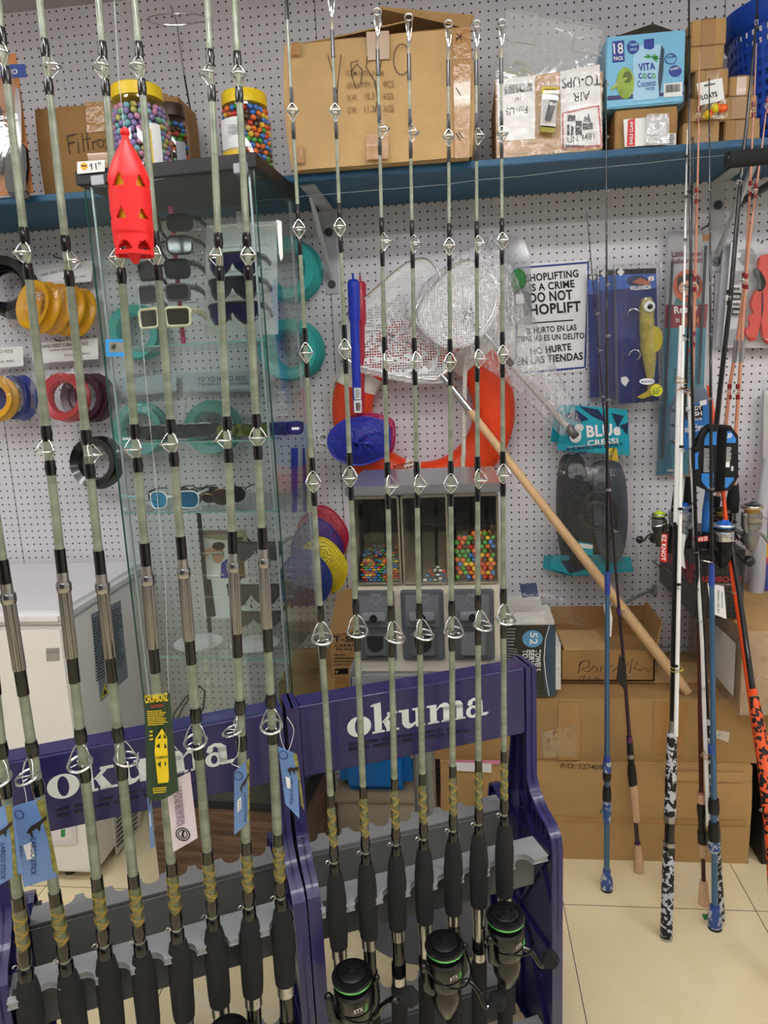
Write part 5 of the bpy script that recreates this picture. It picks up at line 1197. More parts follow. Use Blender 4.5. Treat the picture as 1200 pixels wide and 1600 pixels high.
# ------------------------------------------------ snorkel set bags
M_cy = mat('cyan_print', '17a3b8', .4, var=.06); M_nv = mat('navy_print_dark', '1a2a52', .4)
def snorkelbag(ox, Y, label, front):
    t = thing('snorkel_set', label, 'snorkel set', PY(925 + ox, 898, Y), 'bagged snorkel sets')
    f = FP(Y)
    f.poly([(x + ox, y) for x, y in ((878, 642), (888, 632), (980, 640), (984, 702), (872, 690))], M_cy, t, .002, 'card_header')
    fg = FP(Y - .003)
    for L in (((880, 650), (900, 640), (920, 655), (905, 660)), ((905, 635), (935, 640), (950, 662), (925, 650)), ((955, 645), (975, 650), (965, 668)), ((885, 660), (900, 668), (893, 690), (884, 675)), ((968, 665), (982, 660), (980, 680))):
        fg.poly([(x + ox, y) for x, y in L], M_nv, t, .0008, 'printed_leaf')
    if front:
        fw_ = FP(Y - .0045)
        fw_.line('BLUe', 917, 684, 970, 680, 19, M_white, t, .04); fw_.line('CRESSI', 918, 697, 966, 693, 9, M_white, t, .03)
        mb = MB(); mb.prism([fw_.p(*q) for q in circ(899, 681, 9.5, 11)[:-1]], (0, -.0005, 0)); mb.prism([fw_.p(*q) for q in circ(905, 668, 7, 6)[:-1]], (0, -.0005, 0)); build(mb, 'printed_mark', M_white, t)
        fw_.line('Your Passport to Underwater Exploring', 886, 701, 967, 693, 3.5, M_white, t, .01)
        fc_ = FP(Y - .002); fc_.poly([(870, 692), (984, 694), (984, 712), (872, 704)], M_cy, t, .001, 'card_band')
        fw_.line('SNORKELING ADULT', 885, 705, 973, 697, 5.5, M_nv, t, .03); fw_.line('COMBO', 886, 713, 918, 710, 6, M_nv, t, .03)
        f.poly([(951, 700), (963, 700), (966, 720), (950, 722)], M_yel, t, .006, 'yellow_tab'); FP(Y - .007).txt('CRESSI', (955, 720), (961, 701), (951, 718), M_black, t, .02)
    # mask, fins, snorkel inside
    M_rub = mat('dark_rubber', '1a2026', .45); M_sil = mat('smoke_silicone', '3a4450', .3)
    fin = [(888, 720), (905, 712), (915, 740), (918, 800), (922, 850), (915, 880), (895, 878), (885, 840), (882, 780)]
    mb = MB().prism([FP(Y - .015).p(x + ox, y) for x, y in smooth2(fin)], (0, -.012, 0)).bevel(.003); build(mb, 'fin', M_rub, t)
    fin = [(935, 730), (962, 722), (975, 750), (978, 820), (968, 870), (945, 872), (932, 840), (928, 780)]
    mb = MB().prism([FP(Y - .02).p(x + ox, y) for x, y in smooth2(fin)], (0, -.012, 0)).bevel(.003); build(mb, 'fin', M_sil if front else M_rub, t)
    build(MB().torus(FP(Y).p(930 + ox, 800, .05), (0, 1, .1), .045, .006, 30, 8), 'mask_skirt', mat('black_rubber', '121417', .5), t)
    build(MB().tube(smooth([FP(Y).p(x + ox, y, .055) for x, y in ((905, 800), (915, 770), (935, 765), (955, 785), (955, 820), (940, 850))], 4, False), .007, 10), 'snorkel_tube', mat('black_rubber', '121417', .5), t)
    f.poly([(x + ox, y) for x, y in ((862, 868), (925, 866), (985, 870), (990, 893), (900, 900), (860, 888))], M_cy, t, .001, 'card_foot')
    f.poly([(x + ox, y) for x, y in ((876, 876), (915, 872), (925, 886), (890, 896))], M_nv, t, .0022, 'printed_leaf')
    f.poly([(x + ox, y) for x, y in ((900, 842), (922, 846), (922, 862), (898, 862))], M_cy, t, .05, 'care_label'); f.poly([(x + ox, y) for x, y in ((902, 843), (922, 846), (921, 852), (901, 850))], M_white, t, .051, 'care_label')
    bag(t, Y - .001, [(x + ox, y) for x, y in ((870, 700), (985, 704), (990, 780), (998, 890), (900, 898), (862, 880), (866, 780))], .065)
    return t
snorkelbag(-12, 2.385, 'rear clear bag of a dark snorkel set, just left behind the front one', False)
snorkelbag(0, 2.325, 'front clear bag of a black snorkel set with a cyan header card', True)
# ------------------------------------------------ child fishing kit
t = thing('fishing_kit_pack', 'tall blister pack of a child fishing kit with a cartoonish angler above a red band', 'fishing kit', PY(1065, 740, 2.38))
f = FP(2.392); g = FP(2.389)
f.poly([(1044, 366), (1110, 366), (1104, 478), (1040, 478)], mat('kit_pale', 'c9cbd2', .4), t, .001, 'backing_card')
f.poly([(1040, 476), (1106, 475), (1103, 512), (1038, 512)], mat('kit_red', '9c1f35', .4), t, .0012, 'printed_band')
f.poly([(1038, 512), (1103, 512), (1095, 740), (1025, 740)], mat('kit_sea', '2f8fa8', .4, var=.25, vscale=7), t, .001, 'backing_card_lower')
f.poly([(1025, 742), (1030, 640), (1042, 560), (1050, 740)], mat('kit_sea_deep', '1f6f8c', .4), t, .0014, 'printed_water')
g.line('Little', 1050, 402, 1072, 400, 9, mat('kit_brown', '7a3a30', .5), t, .02); g.line('man', 1079, 401, 1096, 400, 6, MATS['kit_brown'], t, .02); g.line('fisherman', 1049, 413, 1097, 410, 9, MATS['kit_brown'], t, .02)
def disc(face, cx_, cy_, rx, ry, m, parent, name, lift): mb = MB().prism([face.p(*q, lift) for q in circ(cx_, cy_, rx, ry)[:-1]], (0, -.0003, 0)); return build(mb, name, m, parent)
disc(g, 1075, 447, 23, 26, mat('kit_orange', 'c9623a', .5), t, 'printed_disc', 0)
disc(g, 1076, 446, 18, 18, mat('kit_hair', '2c2326', .5), t, 'printed_hair', .0005); disc(g, 1076, 450, 16, 12, mat('kit_skin', 'dba68c', .5), t, 'printed_face', .001)
g.poly([(1060, 432), (1090, 430), (1094, 437), (1058, 440)], mat('kit_cap', '3a2c30', .5), t, .0014, 'printed_cap')
f.poly([(1056, 466), (1066, 462), (1088, 462), (1096, 476), (1052, 477)], mat('kit_coat', '4a8a96', .5), t, .0016, 'printed_coat')
g.line('Ready', 1054, 494, 1091, 490, 15, M_white, t, .03); g.line('to', 1056, 504, 1062, 503, 7, M_white, t, .02); g.line('FISH', 1065, 508, 1092, 506, 11, mat('kit_letters', 'd9812a', .5), t, .03)
smalltext(g, (1052, 600), (1082, 598), (1052, 575), mat('kit_ink', '1c4a5a', .5), t, 4, 3)
g.line('TURN ABOUT', 1042, 737, 1064, 736, 3.5, M_white, t, .02)
disc(g, 1076, 548, 3.2, 3.2, M_red, t, 'bobber', .008)
build(MB().cyl(f.p(1049, 410, .012), f.p(1033, 715, .012), .004, n=10), 'rod_half', mat('rod_grey', '3a4048', .4), t)
build(MB().cyl(f.p(1101, 385, .012), f.p(1090, 600, .012), .004, n=10), 'rod_half', mat('rod_grey', '3a4048', .4), t)
build(MB().prism([f.p(*q, .02) for q in ((1043, 364), (1112, 364), (1098, 741), (1024, 741))], (0, .018, 0)).bevel(.003), 'blister', M_blister, t)
f.poly([(1098, 367), (1111, 367), (1111, 376), (1098, 377)], mat('kit_badge', 'c98a3a', .5), t, .002, 'age_badge')
peg_hook(1096, 358, t, .06)
# ------------------------------------------------ red gripper pack at the right edge
t = thing('gripper_pack', 'white carded pack holding a red-handled fish gripper at the right edge', 'gripper', PY(1175, 548, 2.37))
f = FP(2.375); g = FP(2.372)
f.poly([(1142, 378), (1230, 376), (1230, 545), (1128, 542)], mat('gripper_card', 'd5d6da', .4), t, .0015, 'backing_card')
FP(2.395).poly([(1130, 380), (1230, 378), (1230, 545), (1118, 542)], mat('gripper_card2', 'b4b7be', .4), t, .0015, 'rear_card')
for q in (((1155, 390), (1175, 388), (1182, 400), (1178, 412), (1160, 414), (1152, 402)), ((1146, 424), (1170, 422), (1168, 440), (1148, 444)), ((1140, 515), (1160, 512), (1164, 540), (1136, 540))):
    g.poly(list(q), mat('grey_print', 'a3a5aa', .5), t, .0008, 'printed_letter')
g.poly([(1150, 396), (1157, 394), (1157, 402), (1150, 404)], M_white, t, .0022, 'price_sticker')
for i, y in enumerate((446, 458, 470, 482)):
    gg = FP(2.36); gg.poly([(1144, y), (1158, y), (1157, y + 10), (1143, y + 10)], M_black if i % 2 else M_white, t, .001, 'size_label'); barcode(FP(2.358), (1145, y + 8), (1156, y + 8), (1145, y + 3), M_white if i % 2 else M_black, t, 8, i)
gm = mat('coral_plastic', 'e8412f', .35, coat=.3); h = FP(2.345)
mb = MB().prism([h.p(*q) for q in smooth2(((1190, 404), (1198, 400), (1215, 408), (1215, 525), (1198, 530), (1192, 500), (1192, 450), (1188, 425)))], (0, .018, 0)).bevel(.004); build(mb, 'handle', gm, t)
mb = MB().prism([h.p(*q) for q in smooth2(((1184, 454), (1190, 460), (1190, 490), (1180, 528), (1172, 526), (1166, 516), (1174, 508), (1172, 496), (1180, 488), (1176, 474)))], (0, .018, 0)).bevel(.004); build(mb, 'handle', gm, t)
mb = MB().prism([h.p(*q) for q in smooth2(((1180, 420), (1188, 424), (1196, 440), (1192, 452), (1184, 454), (1188, 438), (1182, 430)))], (0, .012, 0)).bevel(.002); build(mb, 'metal_jaw', mat('gunmetal', '5c6066', .3, .8), t)
build(MB().prism([f.p(*q, .045) for q in ((1164, 402), (1225, 398), (1225, 535), (1160, 525))], (0, .04, 0)).bevel(.005), 'blister', M_blister, t)
peg_hook(1180, 384, t, .05)
# thing behind glass at far right edge
t = thing('wrapped_pack', 'clear wrapped white pack hanging at the very right edge below the red gripper', 'pack', PY(1200, 740, 2.37))
FP(2.38).poly([(1192, 610), (1230, 600), (1230, 735), (1190, 720)], mat('pale_pack', 'cfcfcd', .5), t, .01, 'white_insert'); bag(t, 2.36, [(1190, 590), (1230, 590), (1230, 740), (1196, 745), (1188, 700)], .03)
# ------------------------------------------------ colourful striped bag at the right edge
t = thing('striped_umbrella', 'folded umbrella in bright blue, green, yellow and red stripes at the right edge', 'umbrella', PY(1190, 960, 2.3))
f = FP(2.30)
cols = ('c8283a', '2a3a9a', '2c8a4a', 'e8b823', 'c0304a', '28409a', 'e8b823')
prev_t = [1196, 1188, 1181, 1176]
bands = [[(1205, 720), (1240, 720), (1240, 812), (1198, 790)], [(1198, 790), (1240, 812), (1240, 848), (1189, 822)], [(1189, 822), (1240, 848), (1240, 870), (1187, 836)], [(1187, 836), (1240, 870), (1240, 915), (1184, 856)], [(1184, 856), (1240, 915), (1240, 926), (1186, 868)], [(1186, 868), (1240, 926), (1240, 960), (1186, 945)], [(1186, 930), (1240, 955), (1240, 964), (1184, 958)]]
for q, c_ in zip(bands, cols):
    build(MB().prism([f.p(*p) for p in q], (0, .05, 0)), 'fabric_panel', mat('fabric_' + c_, c_, .6), t)
build(MB().tube([f.p(1178, 958), f.p(1183, 900), f.p(1190, 800), f.p(1200, 715)], [.024, .024, .018, .012], 14), 'white_sleeve', mat('white_sleeve', 'c9cad2', .35), t)
bag(t, 2.285, [(1172, 960), (1172, 900), (1186, 800), (1200, 715), (1240, 715), (1240, 965)], .03)
# ------------------------------------------------ black padded bar
a = PY(1137, 250, 1.9); b_ = PY(1260, 238, 1.9)
t = thing('foam_grip_bar', 'black foam-covered round bar end jutting in at the right edge under the shelf', 'bar', a)
build(MB().cyl(a, b_, .019, n=28), 'foam_sleeve', M_foam, t); build(MB().cyl(a + V((-.004, 0, 0)), a + V((.004, 0, 0)), .017, n=24), 'end_cap', M_blackpl, t)
build(MB().tube([b_ + V((-.01, 0, 0)), b_ + V((.03, .01, 0)), V((b_.x + .04, b_.y + .06, b_.z)), V((b_.x + .04, WY - .004, b_.z))], .011, 14), 'mount_arm', M_blackpl, t)
# green wall bracket rod low on the board
t = thing('wall_prong', 'thin pale green metal prong sticking out of the pegboard above the open carton', 'prong', PY(950, 950, 2.3))
build(MB().cyl(PY(1021, 920, WY - .005), PY(962, 948, 2.20), .006, n=10), 'prong', mat('sage_metal', '93a39a', .4, .3), t); build(MB().bx(PY(1021, 920, WY).x - .008, PY(1021, 920, WY).x + .008, WY - .014, WY - .002, PY(1021, 928, WY).z, PY(1021, 913, WY).z), 'prong_base', mat('sage_metal', '93a39a', .4, .3), t)
# ================================================ cartons on the floor by the wall
CY1 = PZ(1000, 1345, 0).y            # front of the big lower carton
X0 = PY(690, 1250, CY1).x; X1 = PY(1172, 1270, CY1).x; Z1 = PY(1000, 1195, CY1).z
M_big = mat('big_carton_card', 'b8935f', .75, var=.10, vscale=6, bump=.2, bscale=10)
t = carton('cardboard_box', 'big brown carton on the floor with P/O printed on it, under the long carton', 'box', X0, X1, CY1, WY - .02, 0, Z1, M_big, tape=None, bulge=.004)
fc = Face((0, CY1 - .0055, 0), (0, -1, 0))
fc.line('P/O: 527409', 876, 1200, 942, 1203, 8, mat('print_brown', '4a3822', .7), t, .004)
fc.poly([(862, 1275), (1166, 1283), (1166, 1290), (862, 1283)], M_tape, t, .0006, 'tape'); fc.poly([(1040, 1205), (1160, 1207), (1160, 1222), (1040, 1220)], mat('lighter_tape', 'bd9560', .3, coat=.3), t, .0006, 'tape')
fc.poly([(712, 1191), (768, 1193), (768, 1207), (714, 1204)], M_white, t, .001, 'label'); fc.poly([(700, 1187), (782, 1188), (782, 1194), (700, 1192)], mat('pink_slip', 'e58fae', .5), t, .0008, 'pink_slip')
Z2 = Z1 + .001; CY2 = PZ(1000, 1190, Z2).y
X0b = PY(640, 1130, CY2).x; X1b = PY(1200, 1130, CY2).x + .26; Z3 = PY(1000, 1092, CY2).z
t = carton('cardboard_box', 'long brown carton lying on the big carton, shiny tape on its front', 'box', X0b, X1b, CY2, WY - .02, Z2, Z3, mat('long_carton_card', 'ae8a58', .7, var=.10, vscale=5, bump=.2, bscale=9), tape=None, bulge=.003)
fc = Face((0, CY2 - .0045, 0), (0, -1, 0)); fc.poly([(872, 1098), (906, 1098), (906, 1188), (872, 1188)], M_tape, t, .0006, 'tape'); fc.poly([(1022, 1098), (1076, 1098), (1066, 1182), (1020, 1178)], M_tape, t, .0006, 'tape')
fc.poly([(1118, 1140), (1140, 1144), (1138, 1160), (1116, 1152)], clear('shiny_scrap', (1, 1, 1), .35, .1, bump=.6, haze=.2), t, .0008, 'clear_tape'); fc.poly([(845, 1145), (900, 1130), (900, 1180), (850, 1184)], clear('shiny_scrap2', (1, 1, 1), .10, .15, bump=.5), t, .0008, 'clear_tape')
# cardboard sheet on top
ft = thing('cardboard_sheet', 'flat brown cardboard sheet lying on the long carton under the open box', 'cardboard', PZ(1000, 1066, Z3))
a_ = [PZ(*q, Z3 + .002) for q in ((865, 1066), (1142, 1068), (1125, 1040), (870, 1040))]
build(MB().prism(a_, (0, 0, .012)), 'sheet', M_card2, ft)
Z3b = Z3 + .016
# open box with handwriting
YB = PZ(950, 1064, Z3b).y; X0 = PY(876, 1040, YB).x; X1 = PY(1023, 1040, YB).x; Z4 = PY(950, 1016, YB).z
t = thing('cardboard_box', 'open brown box with cursive handwriting on its front, on the cardboard sheet', 'box', ((X0 + X1) / 2, YB + .12, Z3b))
D = .20; Y2 = min(YB + D, WY - .03)
M_ob = mat('open_box_card', 'a88250', .8, var=.08, vscale=9, bump=.12)
build(MB().bx(X0, X1, YB, YB + .004, Z3b, Z4).bx(X0, X1, Y2 - .004, Y2, Z3b, Z4).bx(X0, X0 + .004, YB, Y2, Z3b, Z4).bx(X1 - .004, X1, YB, Y2, Z3b, Z4).bx(X0, X1, YB, Y2, Z3b, Z3b + .004), 'box_body', M_ob, t)
zb_ = PY(950, 948, Y2).z
build(MB().hexa([(X0, Y2 - .004, Z4 - .02), (X1 + .02, Y2 - .004, Z4 - .02), (X1 + .02, Y2, Z4 - .02), (X0, Y2, Z4 - .02), (X0 - .005, Y2 + .005, zb_), (X1 + .035, Y2 + .005, zb_ - .0), (X1 + .035, Y2 + .01, zb_), (X0 - .005, Y2 + .01, zb_)]), 'box_flap', M_cardin, t)
q1 = PY(1028, 970, YB + .01); q2 = PY(998, 950, Y2)
build(MB().hexa([(X1, YB, Z4), (X1 + .004, YB, Z4), (X1 + .004, Y2, Z4), (X1, Y2, Z4), (q1.x + .01, YB + .01, q1.z), (q1.x + .014, YB + .01, q1.z), (q1.x + .014, Y2, zb_ + .015), (q1.x + .01, Y2, zb_ + .015)]), 'box_flap', M_ob, t)
build(MB().bx(X0 + .004, X1 - .004, YB + .004, Y2 - .004, Z4 - .03, Z4 - .026).bevel(.001), 'folded_flap', M_card, t)
build(MB().bx(X0 + .01, (X0 + X1) / 2, YB - .001, Y2 - .03, Z4 + .001, Z4 + .004), 'box_flap', M_card2, t)
fc = Face((0, YB - .0008, 0), (0, -1, 0))
fc.strokes([[(903, 1052), (908, 1033), (904, 1040), (912, 1032), (922, 1034), (920, 1042), (908, 1046), (918, 1050), (924, 1046), (928, 1040), (934, 1044), (930, 1050), (936, 1046)],
            [(938, 1050), (940, 1040), (946, 1040), (950, 1050), (952, 1040), (958, 1040)], [(958, 1050), (964, 1042), (968, 1048), (976, 1032)], [(968, 1032), (974, 1052), (982, 1034)],
            [(984, 1052), (988, 1030), (996, 1036), (990, 1044), (1002, 1048), (1008, 1042), (1012, 1050), (1018, 1044)], [(905, 1058), (914, 1056), (908, 1066)], [(920, 1057), (924, 1065), (932, 1058), (940, 1064)]], .0012, M_pen, t)
# wrapped box at right edge
YW = PZ(1170, 1108, Z3b).y; YW = min(YW, 2.05)
X0 = PY(1160, 1050, YW).x; Zt = PY(1180, 985, YW).z
t = carton('wrapped_box', 'brown box wrapped in clear stretch film at the right edge on the long carton', 'box', X0, X0 + .34, YW, WY - .03, Z3 + .001, Zt, M_card, tape=None, bulge=.006)
build(MB().bx(X0 - .004, X0 + .345, YW - .010, YW - .009, Z3 + .002, Zt).bx(X0 - .008, X0 - .007, YW - .01, WY - .03, Z3 + .002, Zt), 'stretch_film', clear('stretch_film', (.97, .97, .97), .04, .1, bump=.8, bscale=30, haze=.06), t)
fs = Face((X0 - .009, 0, 0), (-1, 0, 0)); 
if True:
    mb = MB().obox((X0 - .0105, YW + .03, Z3 + .04), (.001, 0, 0), (0, .16, 0), (0, 0, Zt - Z3 - .09)); build(mb, 'side_label', mat('crumpled_white_label', 'e9e7e6', .45), t)
# black box lower right
YK = PZ(1180, 1330, 0).y
x0 = PY(1176, 1260, 2.1).x
carton('black_box', 'dark black box on the floor at the right edge behind the orange rod', 'box', x0, x0 + .3, 2.02, 2.38, 0, PY(1185, 1200, 2.02).z, mat('black_carton', '221c1a', .5), tape=None)
# carton at the left of the long one, below the T-shirt bag box
YL = 2.10
XL0 = PY(436, 1090, YL).x; XL1 = PY(640, 1090, CY2).x - .01; ZL = PY(500, 1066, YL).z
ZT2 = PY(580, 1180, 2.0).z
carton('cardboard_box', 'brown carton behind the rack header, under the T-shirt bag carton', 'box', XL0, XL1, YL, WY - .03, ZT2 + .002, ZL, M_card, tape='v')
X0, X1, _, _2 = rect(517, 1000, 566, 1060, YL + .03); Zq = PY(540, 992, YL + .03).z
t = thing('bag_carton', 'narrow brown carton printed T-SHIRT with its lid half open, left of the candy machine', 'box', ((X0 + X1) / 2, YL + .1, ZL))
build(MB().bx(X0, X1 + .05, YL + .03, YL + .25, ZL + .001, Zq).bevel(.002), 'box_body', mat('bag_carton_card', 'b38a5a', .75, var=.05, bump=.1), t)
l0 = PY(512, 985, YL + .03); l1 = PY(528, 940, YL + .12)
build(MB().hexa([(X0 - .003, YL + .03, Zq), (X1 + .05, YL + .02, Zq + .02), (X1 + .05, YL + .025, Zq + .02), (X0 - .003, YL + .035, Zq), (X0 + .02, YL + .10, Zq + .12), (X1 + .05, YL + .09, Zq + .16), (X1 + .05, YL + .095, Zq + .16), (X0 + .02, YL + .105, Zq + .12)]), 'box_lid', mat('bag_carton_card', 'b38a5a', .75), t)
fc = Face((0, YL + .0292, 0), (0, -1, 0))
fc.line('T-SHIRT', 521, 1003, 590, 1002, 9, M_black, t, .02); fc.line('CARRY-OUT', 523, 1011, 582, 1010, 4.5, M_black, t, .02); fc.line('PLAS TIPO', 526, 1016, 580, 1015, 3, M_black, t, .02)
for i, s in enumerate(('GROCERY', 'CONVENIENCE', 'RESTAURANT TAKE-OUT', 'CARRY-OUT')): fc.line(s, 522, 1025 + i * 5, (540, 556, 590, 548)[i], 1025 + i * 5, 3, M_black, t, .02)
fc.poly([(523, 1045), (544, 1044), (544, 1053), (523, 1054)], M_black, t, .0006, 'printed_flag'); fc.line('*', 524, 1052, 529, 1052, 5, M_card2, t, .02, lift=.002)
# ------------------------------------------------ towel packs
M_tw = mat('white_towelling', 'e6e4de', .95, var=.05, vscale=60, bump=.5, bscale=120)
YT = 2.03
X0, X1, Zb_, Zt_ = rect(776, 1000, 878, 1090, YT); Zb_ = Z3 + .001
t = thing('towel_pack', 'plastic-wrapped pack of white towels with black printed label turned sideways, on the long carton', 'towel pack', ((X0 + X1) / 2, YT + .1, Zb_))
mb = MB().bx(X0, X1, YT, YT + .24, Zb_, Zt_)
mb.bevel(.022, 4); build(mb, 'towels', M_tw, t)
fc = Face((0, YT - .001, 0), (0, -1, 0))
fc.poly([(780, 977), (868, 976), (868, 1088), (780, 1084)], mat('towel_label_black', '15161a', .3, coat=.4), t, .0012, 'printed_label')
fc.poly([(856, 977), (868, 977), (868, 1087), (853, 1087), (848, 1050), (850, 1010)], mat('towel_label_blue', '1c3f5c', .3, coat=.4), t, .0018, 'printed_wave')
fb2 = Face((0, YT - .0032, 0), (0, -1, 0))
mb = MB().prism([fb2.p(*q) for q in circ(832, 998, 16, 13.5)[:-1]], (0, -.0003, 0)); build(mb, 'printed_circle', mat('sky_print', '5fa3cf', .4), t)
fl2 = Face((0, YT - .004, 0), (0, -1, 0))
def down(face, s, x, y0, y1, w, m, parent, bo=.02): return face.txt(s, (x, y0), (x, y1), (x + w, y0), m, parent, bo)
down(fl2, '52', 828, 988, 1007, 12, M_white, t)
down(fl2, 'TOWELS', 836, 1015, 1048, 9, M_white, t, .03); down(fl2, 'SERVIETTES', 826, 1015, 1070, 9, M_white, t, .03); down(fl2, 'TOALLAS', 816, 1015, 1055, 9, M_white, t, .03)
fl2.strokes([[(858, 978), (852, 1000), (850, 1030), (853, 1060), (858, 1088)]], .0012, M_white, t, 'printed_line')
smalltext(fl2, (790, 1075), (812, 1078), (790, 1010), mat('label_grey2', '9fa3a8', .5), t, 16, 3); smalltext(fl2, (792, 1010), (806, 1010), (792, 980), MATS['label_grey2'], t, 6, 4)
X0, X1, a1_, a2_ = rect(782, 935, 868, 972, YT + .01)
t = thing('towel_pack', 'second pack of folded white towels lying on top, its loose clear bag trailing right', 'towel pack', ((X0 + X1) / 2, YT + .1, Zt_))
mb = MB().bx(X0, X1, YT + .01, YT + .22, Zt_ + .001, Zt_ + (a2_ - a1_)); mb.bevel(.028, 4); build(mb, 'towels', M_tw, t)
build(MB().prism([FP(YT).p(*q) for q in ((812, 914), (838, 912), (842, 932), (816, 934))], (0, .01, 0)), 'printed_label', mat('towel_label_navy', '27406a', .4), t)
bag(t, YT - .0, [(776, 930), (800, 912), (850, 912), (890, 925), (905, 960), (925, 978), (890, 972), (850, 975), (780, 975)], .04)
# ------------------------------------------------ low things seen under the racks
YU = 2.0; X0, X1, a1_, a2_ = rect(500, 1245, 655, 1312, YU); X0 = -.42
t = thing('storage_crate', 'beige plastic crate on the floor with a blue tub on it, behind the rack', 'crate', ((X0 + X1) / 2, YU + .15, 0))
build(MB().bx(X0, X1, YU, 2.36, 0, a2_ - .01).bevel(.01), 'crate_body', mat('beige_plastic', 'b5a893', .5), t); build(MB().bx(X0 - .008, X1 + .008, YU - .008, 2.36, a2_ - .02, a2_).bevel(.004), 'rim', mat('beige_plastic_rim', 'a3927c', .5), t)
zt2 = PY(580, 1180, YU).z
t = thing('blue_tub', 'bright blue plastic tub standing on the beige crate behind the rack', 'tub', ((X0 + X1) / 2, YU + .15, a2_))
mb = MB().obox((X0 + .01, YU + .01, a2_ + .001), (X1 - X0 - .03, 0, 0), (0, .3, 0), (0, 0, zt2 - a2_)); mb.bevel(.03, 4); build(mb, 'tub_body', mat('tub_blue', '0f6cb5', .35), t)
# ================================================ candy vending machine
VC = V((-.125, 1.81, 0)); VF = 1.66
t = vm = thing('candy_machine', 'grey and cream triple candy vending machine on a pole with round base', 'vending machine', VC)
M_vg = mat('vending_grey', '7d8083', .4, .1); M_vd = mat('vending_dark', '55585d', .42); M_cr = mat('vending_cream', 'cfc8b6', .45)
def vz(y, x=665): return PY(x, y, VF).z
vx = lambda x, y=900: PY(x, y, VF).x
XL, XR = vx(551), vx(780)
build(MB().lathe([(.001, 0), (.222, 0), (.225, .006), (.20, .016), (.05, .022), (.035, .03), (.001, .03)], VC, n=56), 'base_plate', mat('pole_grey', '63666a', .45, .3), vm)
zt0 = vz(1058)
build(MB().cyl(VC + V((0, 0, .02)), VC + V((0, 0, zt0)), .031, n=28), 'pole', mat('pole_silver', '8b8d90', .35, .5), vm)
# tray
zr = vz(1032); mb = MB().bx(XL - .006, XR + .004, VF - .075, 1.95, zt0, zt0 + .012); mb.bx(XL - .006, XR + .004, VF - .078, VF - .072, zt0, zt0 + .035).bx(XL - .009, XL - .003, VF - .078, VF + .02, zt0, zt0 + .05).bx(XR, XR + .006, VF - .078, VF + .02, zt0, zt0 + .05)
build(mb.bevel(.003), 'tray', M_vg, vm)
zc0, zc1 = zt0 + .012, vz(912)
build(MB().bx(XL, XR, VF, 1.95, zc0, zc1).bevel(.004), 'machine_body', M_cr, vm)
ztop = vz(772)
build(MB().bx(XL - .006, XR + .006, VF - .01, 1.965, ztop, vz(757)).bevel(.003), 'top_plate', mat('vending_top', '9a9da1', .22, .6), vm)
ff = Face((0, VF - .001, 0), (0, -1, 0))
wins = ((556, 624), (630, 699), (707, 778)); plates = ((556, 618), (628, 694), (705, 772))
M_win = clear('hopper_window', (.95, .95, .94), .03, .03, fres=1.4)
